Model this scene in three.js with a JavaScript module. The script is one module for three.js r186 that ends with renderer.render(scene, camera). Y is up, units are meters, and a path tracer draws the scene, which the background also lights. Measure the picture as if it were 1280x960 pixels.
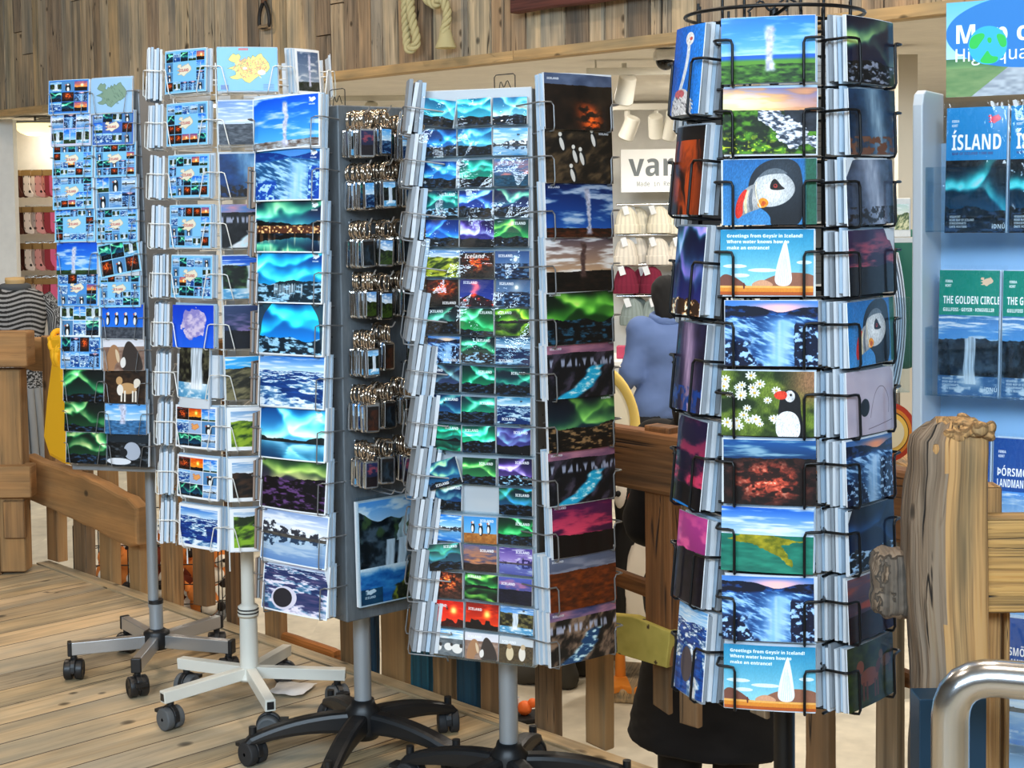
import * as THREE from 'three';
import { mergeGeometries, toCreasedNormals } from 'three/addons/utils/BufferGeometryUtils.js';
import { RoundedBoxGeometry } from 'three/addons/geometries/RoundedBoxGeometry.js';
import { MarchingCubes } from 'three/addons/objects/MarchingCubes.js';
import { RectAreaLightUniformsLib } from 'three/addons/lights/RectAreaLightUniformsLib.js';

// ---------------------------------------------------------------- camera, exposure, large lights
const scene = new THREE.Scene();
scene.background = new THREE.Color(0.02, 0.02, 0.02);
const FPX = 1900, CX = 640, CY = 361;                       // focal length and lens centre in pixels of the 1280 x 960 frame
const camera = new THREE.PerspectiveCamera(2 * Math.atan(480 / FPX) * 180 / Math.PI, 1280 / 960, 0.05, 60);
camera.position.set(0, 1.5, 0);
camera.rotation.set(-0.056, 0, -0.012, 'YXZ');
camera.setViewOffset(1280, 960, 0, 480 - CY, 1280, 960);
camera.updateMatrixWorld(true);
const renderer = new THREE.WebGLRenderer({ antialias: true });
renderer.toneMapping = THREE.LinearToneMapping;
renderer.toneMappingExposure = 1.45;
renderer.shadowMap.enabled = true;
RectAreaLightUniformsLib.init();

function areaLight(color, intensity, w, h, pos, target) {
  const l = new THREE.RectAreaLight(color, intensity, w, h);
  l.position.set(...pos); l.lookAt(...target); scene.add(l); return l;
}
// daylight through the long clerestory window in the wall behind the photographer
areaLight(0xd4ebff, 10.5, 9.0, 1.7, [-1.6, 3.9, 3.30], [-1.6, 3.1, -2]);
// ceiling lamps above the deck
const DECK_LAMPS = [[-2.3, 4.6, -2.6], [0.5, 4.6, -1.6], [-1.2, 4.6, -4.6], [-3.6, 4.6, -7.6], [0.9, 4.6, -4.2]];
for (const p of DECK_LAMPS) areaLight(0xffead2, p[2] < -4.1 && p[2] !== -4.6 ? 100 : 56, 0.4, 0.4, p, [p[0], 0, p[2] - 0.01]);
// added lamps that brighten the lower shop, mostly out of sight behind the stands
const ADDED_SHOP_LAMPS = [[-4.0, 2.26, -13.6], [-2.2, 2.26, -11.6], [0.4, 2.26, -9.8], [-0.3, 2.26, -12.6], [1.3, 2.26, -8.0], [1.4, 2.26, -10.6], [2.7, 2.26, -6.4], [3.2, 2.26, -9.2]];
for (const p of ADDED_SHOP_LAMPS) areaLight(0xfff7ec, p[0] < -3 ? 13 : p[0] < -1.5 ? 50 : p[0] < 0 ? 70 : p[2] < -9 ? 48 : 115, 0.3, 0.3, p, [p[0], -1, p[2] - 0.01]);

// ---------------------------------------------------------------- helpers
let seed_ = 7;
const rnd = () => { seed_ = (seed_ + 0x6d2b79f5) | 0; let t = Math.imul(seed_ ^ (seed_ >>> 15), 1 | seed_); t = (t + Math.imul(t ^ (t >>> 7), 61 | t)) ^ t; return ((t ^ (t >>> 14)) >>> 0) / 4294967296; };
const rr = (a, b) => a + (b - a) * rnd();
const pick = (a) => a[Math.floor(rnd() * a.length)];
const clamp = (x, a = 0, b = 1) => Math.min(b, Math.max(a, x));
const lerp = (a, b, t) => a + (b - a) * t;
const sst = (a, b, x) => { const t = clamp((x - a) / (b - a)); return t * t * (3 - 2 * t); };
const hash = (x, y, s) => { let h = Math.imul(x, 374761393) ^ Math.imul(y, 668265263) ^ Math.imul(s, 974634777); h = Math.imul(h ^ (h >>> 13), 1274126177); return ((h ^ (h >>> 16)) >>> 0) / 4294967296; };
function noise(x, y, s = 0) {
  const ix = Math.floor(x), iy = Math.floor(y); let fx = x - ix, fy = y - iy; fx = fx * fx * (3 - 2 * fx); fy = fy * fy * (3 - 2 * fy);
  return lerp(lerp(hash(ix, iy, s), hash(ix + 1, iy, s), fx), lerp(hash(ix, iy + 1, s), hash(ix + 1, iy + 1, s), fx), fy);
}
function fbm(x, y, s = 0, o = 4) { let v = 0, a = 0.5, n = 0; for (let i = 0; i < o; i++) { v += a * noise(x, y, s + i * 17); n += a; a *= 0.5; x *= 2.03; y *= 2.03; } return v / n; }

// a pixel of the photograph as a direction, then as a point on something known
function rayOf(px, py) { return new THREE.Vector3((px - CX) / FPX, -(py - CY) / FPX, -1).applyQuaternion(camera.quaternion); }
function atDepth(px, py, d) { const r = rayOf(px, py); return r.multiplyScalar(-d / r.z).add(camera.position); }
function atHeight(px, py, y) { const r = rayOf(px, py); return r.multiplyScalar((y - camera.position.y) / r.y).add(camera.position); }
// the fence line on the deck: s runs along it (towards near right), q away from it over the deck
const F0 = { x: 0.149, z: -4.17 }, FT = { x: 0.69, z: 0.724 }, FN = { x: -0.724, z: 0.69 };
const fenceXZ = (s, q = 0) => [F0.x + FT.x * s + FN.x * q, F0.z + FT.z * s + FN.z * q];
function onFence(px, py, q = 0) {
  const r = rayOf(px, py), o = camera.position, [ax, az] = fenceXZ(0, q);
  const t = ((ax - o.x) * FN.x + (az - o.z) * FN.z) / (r.x * FN.x + r.z * FN.z), p = r.multiplyScalar(t).add(o);
  return { s: (p.x - ax) * FT.x + (p.z - az) * FT.z, y: p.y, x: p.x, z: p.z };
}
const FENCE_TURN = Math.atan2(-FT.z, FT.x);                 // turns local +x onto the fence direction
const DECK = 0, SHOP = -0.6;

const taken = new Map();
function numbered(name) { const n = taken.get(name) ?? 0; taken.set(name, n + 1); return n ? name + '_' + String(n).padStart(3, '0') : name; }
function shadow(m) { m.castShadow = true; m.receiveShadow = true; return m; }
function mesh(name, geo, mat, parent) { const m = shadow(new THREE.Mesh(Array.isArray(geo) ? mergeGeometries(geo.map(g => g.index ? g.toNonIndexed() : g)) : geo, mat)); m.name = name; if (parent) parent.add(m); return m; }
function thing(name, label, category, pos = [0, 0, 0], turn = 0, group) {
  const o = new THREE.Group(); o.name = numbered(name); scene.add(o); o.position.set(...pos); o.rotation.y = turn;
  o.userData = { label, category }; if (group) o.userData.group = group; return o;
}
function single(name, label, category, geo, mat, pos = [0, 0, 0], turn = 0, group) {
  const m = mesh(numbered(name), geo, mat, scene); m.position.set(...pos); m.rotation.y = turn;
  m.userData = { label, category }; if (group) m.userData.group = group; return m;
}
function struct(name, geo, mat, pos = [0, 0, 0]) { const m = mesh(numbered(name), geo, mat, scene); m.position.set(...pos); m.userData = { kind: 'structure' }; return m; }
const xf = (g, p = [0, 0, 0], r = [0, 0, 0], s = [1, 1, 1]) => g.applyMatrix4(new THREE.Matrix4().compose(new THREE.Vector3(...p), new THREE.Quaternion().setFromEuler(new THREE.Euler(...r)), new THREE.Vector3(...s)));
const box = (w, h, d, p, r) => xf(new THREE.BoxGeometry(w, h, d), p, r);
const rbox = (w, h, d, rad = 0.004, p, r) => xf(new RoundedBoxGeometry(w, h, d, 2, Math.min(rad, w * 0.49, h * 0.49, d * 0.49)), p, r);
const cyl = (r0, r1, h, n = 20, p, r) => xf(new THREE.CylinderGeometry(r0, r1, h, n), p, r);
const ball = (r, p, s, n = 16) => xf(new THREE.SphereGeometry(r, n, Math.round(n * 0.7)), p, [0, 0, 0], s);
const lathe = (pts, n = 24) => new THREE.LatheGeometry(pts.map(p => new THREE.Vector2(...p)), n);
function rodPath(pts, bend = 0.006) {                      // polyline with rounded corners
  const v = pts.map(p => new THREE.Vector3(...p)), path = new THREE.CurvePath(); let prev = v[0];
  for (let i = 1; i < v.length - 1; i++) {
    const a = v[i].clone().sub(v[i - 1]), b = v[i + 1].clone().sub(v[i]), k = Math.min(bend, a.length() * 0.45, b.length() * 0.45);
    const p0 = v[i].clone().addScaledVector(a.normalize(), -k), p1 = v[i].clone().addScaledVector(b.normalize(), k);
    path.add(new THREE.LineCurve3(prev, p0)); path.add(new THREE.QuadraticBezierCurve3(p0, v[i], p1)); prev = p1;
  }
  path.add(new THREE.LineCurve3(prev, v[v.length - 1])); return path;
}
const wire = (pts, r = 0.0016, bend = 0.006, sides = 6) => new THREE.TubeGeometry(rodPath(pts, bend), Math.max(2, (pts.length - 1) * 6), r, sides);
const curveTube = (pts, r, n = 40, sides = 8, closed = false) => new THREE.TubeGeometry(new THREE.CatmullRomCurve3(pts.map(p => new THREE.Vector3(...p)), closed), n, r, sides, closed);
function extrude(pts, depth, bevel = 0.003, curve = 1) {
  const s = new THREE.Shape(pts.map(p => new THREE.Vector2(...p)));
  return new THREE.ExtrudeGeometry(s, { depth: depth - 2 * bevel, bevelEnabled: bevel > 0, bevelThickness: bevel, bevelSize: bevel, bevelOffset: -bevel, bevelSegments: 2, curveSegments: curve }).translate(0, 0, bevel);
}
// uv in metres over a box-like piece, the grain (v) along axis, with an offset of its own
function metreUV(g, along = 'y', ou = 0, ov = 0) {
  if (g.index) g = g.toNonIndexed();
  const p = g.attributes.position, n = g.attributes.normal, uv = new Float32Array(p.count * 2), ax = { x: 0, y: 1, z: 2 }[along];
  const get = (i, k) => (k === 0 ? p.getX(i) : k === 1 ? p.getY(i) : p.getZ(i));
  for (let i = 0; i < p.count; i++) {
    const nn = [Math.abs(n.getX(i)), Math.abs(n.getY(i)), Math.abs(n.getZ(i))]; let f = nn.indexOf(Math.max(...nn)), c = [0, 1, 2].filter(k => k !== f), a = c.includes(ax) ? ax : c[1], b = c.find(k => k !== a);
    uv[i * 2] = get(i, b) + ou + (f === ax ? 0.31 : 0); uv[i * 2 + 1] = get(i, a) + ov;
  }
  g.setAttribute('uv', new THREE.BufferAttribute(uv, 2)); return g;
}
// a board standing along y with uneven long edges: w wide, h high, t thick, base at y = 0
function roughBoard(w, h, t, wob, s, opt = {}) {
  const n = Math.max(6, Math.round(h / 0.09)), L = [], R = [];
  for (let i = 0; i <= n; i++) {
    const y = h * i / n, e = opt.round && (i === 0 || i === n) ? opt.round : 0;
    L.push([-w / 2 + e + (fbm(y * 5, s, 3, 3) - 0.5) * wob * 2, y + (i === 0 ? (opt.skew ?? 0) : i === n ? (opt.skewTop ?? 0) : 0)]);
    R.push([w / 2 - e + (fbm(y * 5, s + 40, 9, 3) - 0.5) * wob * 2, y - (i === 0 ? (opt.skew ?? 0) : i === n ? (opt.skewTop ?? 0) : 0)]);
  }
  return metreUV(extrude([...R, ...L.reverse()], t, Math.min(0.006, t * 0.3)).translate(0, 0, -t / 2), 'y', rnd() * 3, rnd() * 3);
}
// ---------------------------------------------------------------- materials
function dataTex(w, h, fn, srgb = true) {
  const d = new Uint8Array(w * h * 4); let o = 0;
  for (let y = 0; y < h; y++) for (let x = 0; x < w; x++) { const c = fn(x / w, y / h, x, y); d[o++] = clamp(c[0]) * 255; d[o++] = clamp(c[1]) * 255; d[o++] = clamp(c[2]) * 255; d[o++] = 255; }
  const t = new THREE.DataTexture(d, w, h); t.magFilter = THREE.LinearFilter; t.minFilter = THREE.LinearMipmapLinearFilter; t.wrapS = t.wrapT = THREE.RepeatWrapping; if (srgb) t.colorSpace = THREE.SRGBColorSpace; t.needsUpdate = true; return t;
}
const wrapN = (u, v, fu, fv, s, o = 3) => {             // noise that closes at the edges of the tile
  const b = sst(0.82, 1, v), a = fbm(u * fu, v * fv, s, o); return b > 0 ? lerp(a, fbm(u * fu, (v - 1) * fv, s, o), b) : a;
};
// wood grain: one tile is 1 m across and 2 m along the grain, grey value round 0.75 with tinted streaks
function woodTex(s, { knots = 6, streak = 0.1, warm = 0.03, rough = 0.1, crack = 0.5, w = 512, h = 1024 } = {}) {
  const K = []; for (let i = 0; i < knots; i++) K.push([hash(i, 1, s), hash(i, 2, s), 0.008 + 0.009 * hash(i, 3, s)]);
  return dataTex(w, h, (u, v) => {
    let du = 0, k = 0;
    for (const [ku, kv, kr] of K) { const dx = u - ku, dy = (v - kv) * 2, r2 = (dx * dx * 2.2 + dy * dy * 0.35) / (kr * kr * 6); if (r2 < 6) { du += dx * 0.5 * Math.exp(-r2); const q = (dx * dx + dy * dy * 0.6) / (kr * kr); if (q < 1.6) k = Math.max(k, 1 - q / 1.6); } }
    const uu = u + du + (wrapN(u, v, 5, 3, s) - 0.5) * 0.02, g = wrapN(uu, v, 80, 3, s + 5, 3), f = wrapN(uu, v, 210, 12, s + 11, 2), c = wrapN(uu, v, 14, 1.4, s + 21, 3), m = wrapN(u, v, 16, 9, s + 31, 4);
    let l = 0.84 + (g - 0.5) * streak * 1.7 + (f - 0.5) * rough * 1.3 + (c - 0.5) * streak * 1.3 + (m - 0.5) * 0.26;
    const cr = 1 - Math.abs(wrapN(uu, v, 34, 1.8, s + 51, 2) - 0.5) * 2, cm = sst(0.5, 0.62, wrapN(u, v, 9, 5, s + 61, 2)); l -= sst(0.965, 1, cr) * cm * crack;
    l *= 1 - 0.5 * k;
    const t = (c - 0.5) * warm * 3 + (m - 0.5) * warm * 2;
    return [l + t, l, l - t * 1.3];
  });
}
const WOOD_A = woodTex(11, { knots: 8, streak: 0.14 }), WOOD_B = woodTex(37, { knots: 5, streak: 0.22, rough: 0.2, crack: 0.75 }), WOOD_C = woodTex(71, { knots: 10, streak: 0.07, rough: 0.07, crack: 0.12 });
for (const t of [WOOD_A, WOOD_B, WOOD_C]) t.repeat.set(1, 0.5);
const WOOD_N = woodTex(91, { knots: 5, streak: 0.3, rough: 0.28, crack: 0.9, warm: 0.04 }); WOOD_N.repeat.set(2.6, 0.9);   // for wood seen close
const wood = (tex, color, rough = 0.72, bump = 0.0016) => new THREE.MeshStandardMaterial({ map: tex, bumpMap: tex, bumpScale: bump, color, roughness: rough });
const std = (color, roughness = 0.6, metalness = 0, more = {}) => new THREE.MeshStandardMaterial({ color, roughness, metalness, ...more });
const spotty = (s, base, amp, fr, w = 256) => dataTex(w, w, (u, v) => { const a = wrapN(u, v, fr, fr, s, 5), b = wrapN(u, v, fr * 6, fr * 6, s + 9, 3), l = base + (a - 0.5) * amp + (b - 0.5) * amp * 0.5; return [l, l, l]; });
const PLASTER = spotty(3, 0.93, 0.08, 4), CONCRETE = spotty(8, 0.86, 0.26, 3, 512), SPECK = spotty(19, 0.9, 0.25, 14);
const M = {
  fascia: [0xdcc8a8, 0xcbb596, 0xc2a583, 0xe6cfa9, 0xb5a088, 0xdabd92, 0xc8b69c, 0xa18c74, 0xd3ba98].map((c, i) => wood([WOOD_A, WOOD_B, WOOD_A][i % 3], c, 0.85, 0.003)),
  lath: wood(WOOD_C, 0xe2bd86, 0.75),
  deck: [0xdfc9a6, 0xd7be99, 0xe6d1b0, 0xd0b78f, 0xdcc49e, 0xcab089].map((c, i) => wood([WOOD_C, WOOD_A][i % 2], c, 0.5, 0.0008)),
  picket: [0xa37b4e, 0x8f6a43, 0xb58a57, 0x7e5c3b, 0x9a7650].map((c, i) => wood([WOOD_B, WOOD_A, WOOD_C][i % 3], c, 0.75, 0.003)),
  grey: wood(WOOD_B, 0xa58f72, 0.85, 0.004),
  teal: wood(WOOD_B, 0x1b5a6b, 0.7, 0.002), teal2: wood(WOOD_A, 0x16455a, 0.7, 0.002),
  rail: wood(WOOD_C, 0xbd8d57, 0.75, 0.003), railDark: wood(WOOD_B, 0x8a5a30, 0.7, 0.002), orange: wood(WOOD_A, 0xb9702f, 0.65, 0.002),
  drift: wood(WOOD_N, 0xb78d59, 0.8, 0.0012), driftGrey: wood(WOOD_N, 0x877460, 0.9, 0.003), fresh: wood(WOOD_N, 0xbd9152, 0.7, 0.001),
  redboard: wood(WOOD_B, 0x6a3a32, 0.7, 0.002),
  plaster: new THREE.MeshStandardMaterial({ color: 0xf6efe2, map: PLASTER, roughness: 0.9 }),
  drab: new THREE.MeshStandardMaterial({ color: 0x7d7468, map: PLASTER, roughness: 0.9 }),
  white: new THREE.MeshStandardMaterial({ color: 0xf4f4f0, map: PLASTER, roughness: 0.7 }),
  concrete: new THREE.MeshStandardMaterial({ color: 0xeee6d0, map: CONCRETE, roughness: 0.45 }),
  under: wood(WOOD_A, 0xd0b78f, 0.8), caulk: std(0x4a3b2e, 0.9),
  greyMetal: std(0x8e9296, 0.42, 0.35), steel: std(0xd0d2d4, 0.22, 1), chrome: std(0xe2e2e2, 0.12, 1), silver: std(0xb9bbbd, 0.35, 0.8), ring: std(0xcdbfae, 0.18, 1),
  panel: new THREE.MeshStandardMaterial({ color: 0x6d757b, roughness: 0.5, metalness: 0.25, map: SPECK }), panelDark: std(0x4a4c4b, 0.55, 0.3),
  pole: std(0x9aa0a5, 0.4, 0.4), whitePaint: std(0xdfddd2, 0.4), blackPlastic: std(0x17181a, 0.42), blackMetal: std(0x0c0d0f, 0.38, 0.3), tyre: std(0x55585a, 0.6), darkRubber: std(0x222325, 0.7),
  whiteWire: std(0xe9e8e2, 0.32, 0.1), greyWire: std(0x8a8c8e, 0.35, 0.7),
  paper: std(0xe6e9ec, 0.6), sheafWhite: std(0xcdd3d9, 0.65), sheafBlue: std(0xa9c0d4, 0.6), paperBlue: std(0xcfdfee, 0.5), paperBrown: std(0x9a8474, 0.7), paperGrey: std(0x8a9198, 0.65),
  acrylic: new THREE.MeshPhysicalMaterial({ color: 0xf2f8fb, roughness: 0.04, transmission: 1, thickness: 0, ior: 1.49 }),
  cabinet: std(0xc4cdd4, 0.4, 0.1), cabinetBlue: std(0x9ec7ea, 0.45), navy: std(0x14384f, 0.4, 0.2),
  black: std(0x0a0a0b, 0.8), cloth: new THREE.MeshStandardMaterial({ color: 0x111114, roughness: 0.95, map: SPECK }),
};
const filmBump = dataTex(256, 256, (u, v) => { const a = Math.abs(wrapN(u, v, 5, 5, 61, 3) - 0.5) * 2, b = Math.abs(wrapN(u, v, 9, 7, 65, 2) - 0.5) * 2, l = 1 - Math.min(a, b); return [l, l, l]; }, false);
M.film = new THREE.MeshPhysicalMaterial({ color: 0xffffff, roughness: 0.04, transmission: 1, thickness: 0, ior: 1.6, bumpMap: filmBump, bumpScale: 0.001 });
// ---------------------------------------------------------------- the printed pictures, packed into shared sheets
const SHEET = 2048, sheets = [];
function newSheet() {
  const cv = document.createElement('canvas'); cv.width = cv.height = SHEET; const c = cv.getContext('2d'); c.fillStyle = '#eef1f4'; c.fillRect(0, 0, SHEET, SHEET);
  const t = new THREE.CanvasTexture(cv); t.colorSpace = THREE.SRGBColorSpace; t.anisotropy = 4;
  const s = { cv, c, x: 0, y: 0, row: 0, t }; sheets.push(s);
  s.mat = new THREE.MeshPhysicalMaterial({ map: t, roughness: 0.5, specularIntensity: 0.5, clearcoat: 0.45, clearcoatRoughness: 0.07 });
  s.matte = new THREE.MeshPhysicalMaterial({ map: t, roughness: 0.5 });
  s.white = place(s, 24, 24); s.back = place(s, 160, 114);
  const b = s.back; c.fillStyle = '#d9d6cf'; c.fillRect(b.x, b.y, b.w, b.h); c.fillStyle = '#8f8d88'; c.fillRect(b.x + 80, b.y + 30, 1, 74); for (let i = 0; i < 4; i++) c.fillRect(b.x + 92, b.y + 56 + i * 12, 58, 1);
  c.fillStyle = '#57595c'; c.fillRect(b.x + 128, b.y + 10, 24, 16); c.fillStyle = '#9b9994'; c.fillRect(b.x + 8, b.y + 96, 40, 4);
  return s;
}
function place(s, w, h) {
  if (s.x + w + 4 > SHEET) { s.x = 0; s.y += s.row + 4; s.row = 0; }
  if (s.y + h + 4 > SHEET) return null;
  const r = { s, x: s.x + 2, y: s.y + 2, w, h }; s.x += w + 4; s.row = Math.max(s.row, h); r.u0 = (r.x + 0.5) / SHEET; r.u1 = (r.x + w - 0.5) / SHEET; r.v1 = 1 - (r.y + 0.5) / SHEET; r.v0 = 1 - (r.y + h - 0.5) / SHEET; return r;
}
function shadeInto(c, x0, y0, w, h, f) {
  const im = c.createImageData(w, h), d = im.data; let o = 0;
  for (let y = 0; y < h; y++) for (let x = 0; x < w; x++) { const k = f((x + 0.5) / w, (y + 0.5) / h), m = (k[0] + k[1] + k[2]) / 3, t = (q) => { q = clamp(m + (q - m) * 1.12); return clamp(lerp(q, q * q * (3 - 2 * q), 0.45)) * 255; }; d[o++] = t(k[0]); d[o++] = t(k[1]); d[o++] = t(k[2]); d[o++] = 255; }
  c.putImageData(im, x0, y0);
}
function paintMotif(c, x, y, w, h, m) {
  x = Math.round(x); y = Math.round(y); w = Math.round(w); h = Math.round(h);
  if (m.f) shadeInto(c, x, y, w, h, m.f);
  c.save(); c.beginPath(); c.rect(x, y, w, h); c.clip(); c.translate(x, y);
  if (m.o) m.o(c, w, h);
  if (m.grain) { const im = c.getImageData(x, y, w, h), d = im.data; for (let j = 0, q = 0; j < h; j++) for (let i = 0; i < w; i++, q += 4) { const k = 1 + m.grain * (fbm(i * 0.5 + j * 0.12, j * 0.2, 5, 3) - 0.5) * 2; d[q] *= k; d[q + 1] *= k; d[q + 2] *= k; } c.putImageData(im, x, y); }
  if (m.text) for (const [s, tx, ty, sz, col, font] of m.text) { c.fillStyle = col ?? '#fff'; c.font = (font ?? 'bold') + ' ' + (sz * h) + 'px sans-serif'; c.fillText(s, tx * w, ty * h); }
  if (m.frame) { c.strokeStyle = m.frame; c.lineWidth = Math.max(2, h * (m.fw ?? 0.045)) * 2; c.strokeRect(0, 0, w, h); }
  c.restore();
}
function print(w, h, m) {
  let s = sheets[sheets.length - 1] ?? newSheet(), r = place(s, w, h); if (!r) { s = newSheet(); r = place(s, w, h); }
  paintMotif(s.c, r.x, r.y, w, h, m); r.d = m.d; r.m = m; return r;
}
const H = (h) => [(h >> 16 & 255) / 255, (h >> 8 & 255) / 255, (h & 255) / 255];
const mix = (a, b, t) => [lerp(a[0], b[0], t), lerp(a[1], b[1], t), lerp(a[2], b[2], t)];
const mul = (a, k) => [a[0] * k, a[1] * k, a[2] * k], add = (a, b, k = 1) => [a[0] + b[0] * k, a[1] + b[1] * k, a[2] + b[2] * k];
const WHITE = [1, 1, 1];
const skyc = (u, v, top, bot, cl, s, cc = WHITE, stretch = 3) => mix(mix(top, bot, v), cc, cl * sst(0.48, 0.75, fbm(u * 3 + s, v * 3 * stretch, s, 4)));
const ridge = (u, s, fr) => fbm(u * fr + s * 3.7, s * 1.3, s, 5);
const px_ = (s) => (c, w, h) => s(c, w, h);
const motif = {
  geyser: ({ top = 0x1d63c4, bot = 0x9cc8ef, ground = 0x3f5a35, g2 = 0x1e2c1c, u0 = 0.52, base = 0.76, wd = 0.05, top0 = 0.08, cl = 0.6, s = 1, col = 0xd2d4ea, hills = 0, d = 'a tall white geyser' } = {}) => ({ d, f: (u, v) => {
    const T = H(top), B = H(bot), r = base - 0.05 * ridge(u, s, 3); let c = v < r ? (hills && v > base - 0.16 ? mix(H(hills), H(ground), sst(base - 0.13, base - 0.06, v)) : skyc(u, v / r, T, B, cl, s)) : mix(H(ground), H(g2), clamp(fbm(u * 14, v * 26, s, 3) * 1.6 - 0.3));
    const w = wd * (0.7 + 0.9 * (1 - (v - top0) / (base - top0)) * fbm(v * 7, s, s, 3)) + 0.03 * sst(base - 0.1, base + 0.08, v), x = Math.abs(u - u0 - (fbm(v * 5, 2, s, 2) - 0.5) * 0.05);
    if (v > top0 && v < base + 0.12) c = mix(c, mul(H(col), 0.66 + 0.5 * fbm(u * 30, v * 22, s, 3)), (1 - sst(w * 0.35, w * 1.3, x + (fbm(u * 20, v * 24, s + 3, 3) - 0.5) * 0.035)) * sst(top0, top0 + 0.08, v) * (1 - sst(base + 0.04, base + 0.12, v)));
    return c; } }),
  aurora: ({ sky = 0x0b2038, low = 0x10506a, c1 = 0x2fe58a, c2 = 0xb6ff9c, base = 0.7, ground = 'rock', gc = 0x16202a, s = 1, k = 1, d = 'green northern lights' } = {}) => { const A = H(c1), B = H(c2), SK = H(sky), LO = H(low), GC = H(gc), dir = hash(s, 3, 5) > 0.5 ? 1 : -1, tilt = dir * (0.25 + 0.5 * hash(s, 5, 6)), ph = hash(s, 7, 8) * 6.28; return { d, f: (u, v) => {
    const glow = (uu, vv) => { let c = mix(mul(SK, 0.75), LO, Math.pow(clamp(vv / base), 1.4));
      const wx = (fbm(uu * 2.1 + s, vv * 2.1, s, 3) - 0.5) * 0.5, wy = (fbm(uu * 2.3, vv * 2 + s, s + 9, 3) - 0.5) * 0.4;
      for (let i = 0; i < 2; i++) { const yc = 0.2 + 0.26 * i + tilt * (uu + wx - 0.5) * (i ? -0.6 : 1) + 0.12 * Math.sin(uu * 5 + ph + i * 2.4), dd = vv + wy - yc, ww = dd > 0 ? 0.05 : 0.17, a = Math.exp(-dd * dd / ww / ww) * (0.6 + 0.55 * noise((uu + wx) * 9 + vv * 2, i, s)) * (0.35 + 0.95 * fbm(uu * 2.4, i * 3, s + 2, 2));
        c = add(c, mix(A, B, clamp(a * 1.1)), a * (i ? 0.6 : 0.95) * k); } return c; };
    const r = base - 0.22 * Math.max(0, ridge(u, s, 4) - 0.3);
    if (v < r) return glow(u, v);
    const g = fbm(u * 12, v * 22, s, 4);
    if (ground === 'lake') return v < base + 0.05 ? mul(GC, 0.3 + g * 0.5) : mul(glow(u + (noise(u * 6, v * 50, s) - 0.5) * 0.04, 2 * base - v), 0.6);
    if (ground === 'snow') return mix(mul(GC, 0.6), H(0x9fc8e6), sst(0.46, 0.68, g));
    if (ground === 'trees') return mul(GC, 0.25 + 0.35 * noise(u * 60, v * 6, s));
    return mix(mul(GC, 0.35), mul(GC, 2.4), sst(0.48, 0.75, g)); } }; },
  fall: ({ sky = 0x8fc0ea, cliff = 0x2d3a33, c2 = 0x55663c, water = 0xdfeaf5, u0 = 0.55, wd = 0.16, topv = 0.22, pool = 0x5f93b5, s = 1, d = 'a waterfall over dark cliffs' } = {}) => ({ d, f: (u, v) => {
    const r = topv + 0.12 * (ridge(u, s, 4) - 0.5), x = Math.abs(u - u0 - (fbm(v * 3, 1, s, 2) - 0.5) * 0.08);
    if (v < r) return skyc(u, v / topv, mul(H(sky), 0.75), H(sky), 0.7, s);
    let c = mix(mul(H(cliff), 0.45), H(c2), sst(0.3, 0.78, fbm(u * 9, v * 12, s, 5)));
    if (v > 0.76) c = mix(H(pool), WHITE, sst(0.45, 0.8, fbm(u * 8, v * 22, s, 4)) * 0.8);
    const a = 1 - sst(wd * 0.75, wd * 1.05, x + (fbm(u * 30, v * 4, s, 2) - 0.5) * 0.04); if (v < 0.86) c = mix(c, mul(H(water), 0.7 + 0.4 * noise(u * 60, v * 5, s)), a * 0.95);
    return mix(c, WHITE, 0.6 * Math.exp(-Math.pow((v - 0.82) / 0.08, 2)) * (1 - sst(wd, wd * 2.5, x))); } }),
  gorge: ({ tint = 0x3f86d6, dark = 0x081a38, dusk = 0xf0b9c0, s = 1, u0 = 0.62, mist = 0xc4dcf8, d = 'a blue misty waterfall gorge' } = {}) => ({ d, f: (u, v) => {
    const T = H(tint), D = H(dark), W = H(mist), dip = 0.16 * Math.exp(-Math.pow((u - 0.6) / 0.2, 2)), r = 0.06 + dip * 0.6 + 0.05 * ridge(u, s, 4);
    if (v < r) return mix(mul(T, 0.9), H(dusk), sst(0.0, 0.1, v) * Math.exp(-Math.pow((u - 0.6) / 0.28, 2)) + 0.15);
    const lip = 0.27 + 0.05 * (fbm(u * 5, 2, s, 3) - 0.5) - dip * 0.3;
    if (v < lip) return mix(mul(D, 0.8), mul(T, 0.75), sst(0.5, 0.75, fbm(u * 14, v * 20, s, 4)) * 0.6 + sst(lip - 0.04, lip, v) * 0.5);
    const q = fbm((u + v * 0.7) * 7, (v - u * 0.55) * 26, s, 4), casc = sst(0.35, 0.72, q); let c = mix(mul(T, 0.55), mix(T, W, 0.75), casc);
    const cx = u - u0 + (v - 0.5) * 0.12, m = Math.exp(-cx * cx / 0.022) * sst(lip, lip + 0.12, v); c = mix(c, mix(T, W, 0.55 + 0.35 * noise(u * 34, v * 3, s)), clamp(m * 0.95));
    const rk = (lo) => mix(D, mix(T, WHITE, 0.55), sst(0.5, 0.68, fbm(u * 22, v * 20, s + lo, 4)));
    if (u > u0 + 0.13 + 0.03 * (fbm(v * 9, 1, s, 2) - 0.5)) c = mix(c, rk(3), sst(lip + 0.06, lip + 0.14, v));
    const left = sst(0.02, -0.06, u - 0.42 + (v - 0.95) * -0.35 + (fbm(u * 6, v * 7, s, 3) - 0.5) * 0.3) * sst(0.55, 0.68, v); return mix(c, rk(9), left); } }),
  river: ({ top = 0x6a5268, rock = 0x14161b, r2 = 0x4a4450, water = 0x2f9ec2, s = 1, d = 'a turquoise river through black rocks' } = {}) => ({ d, f: (u, v) => {
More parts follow.
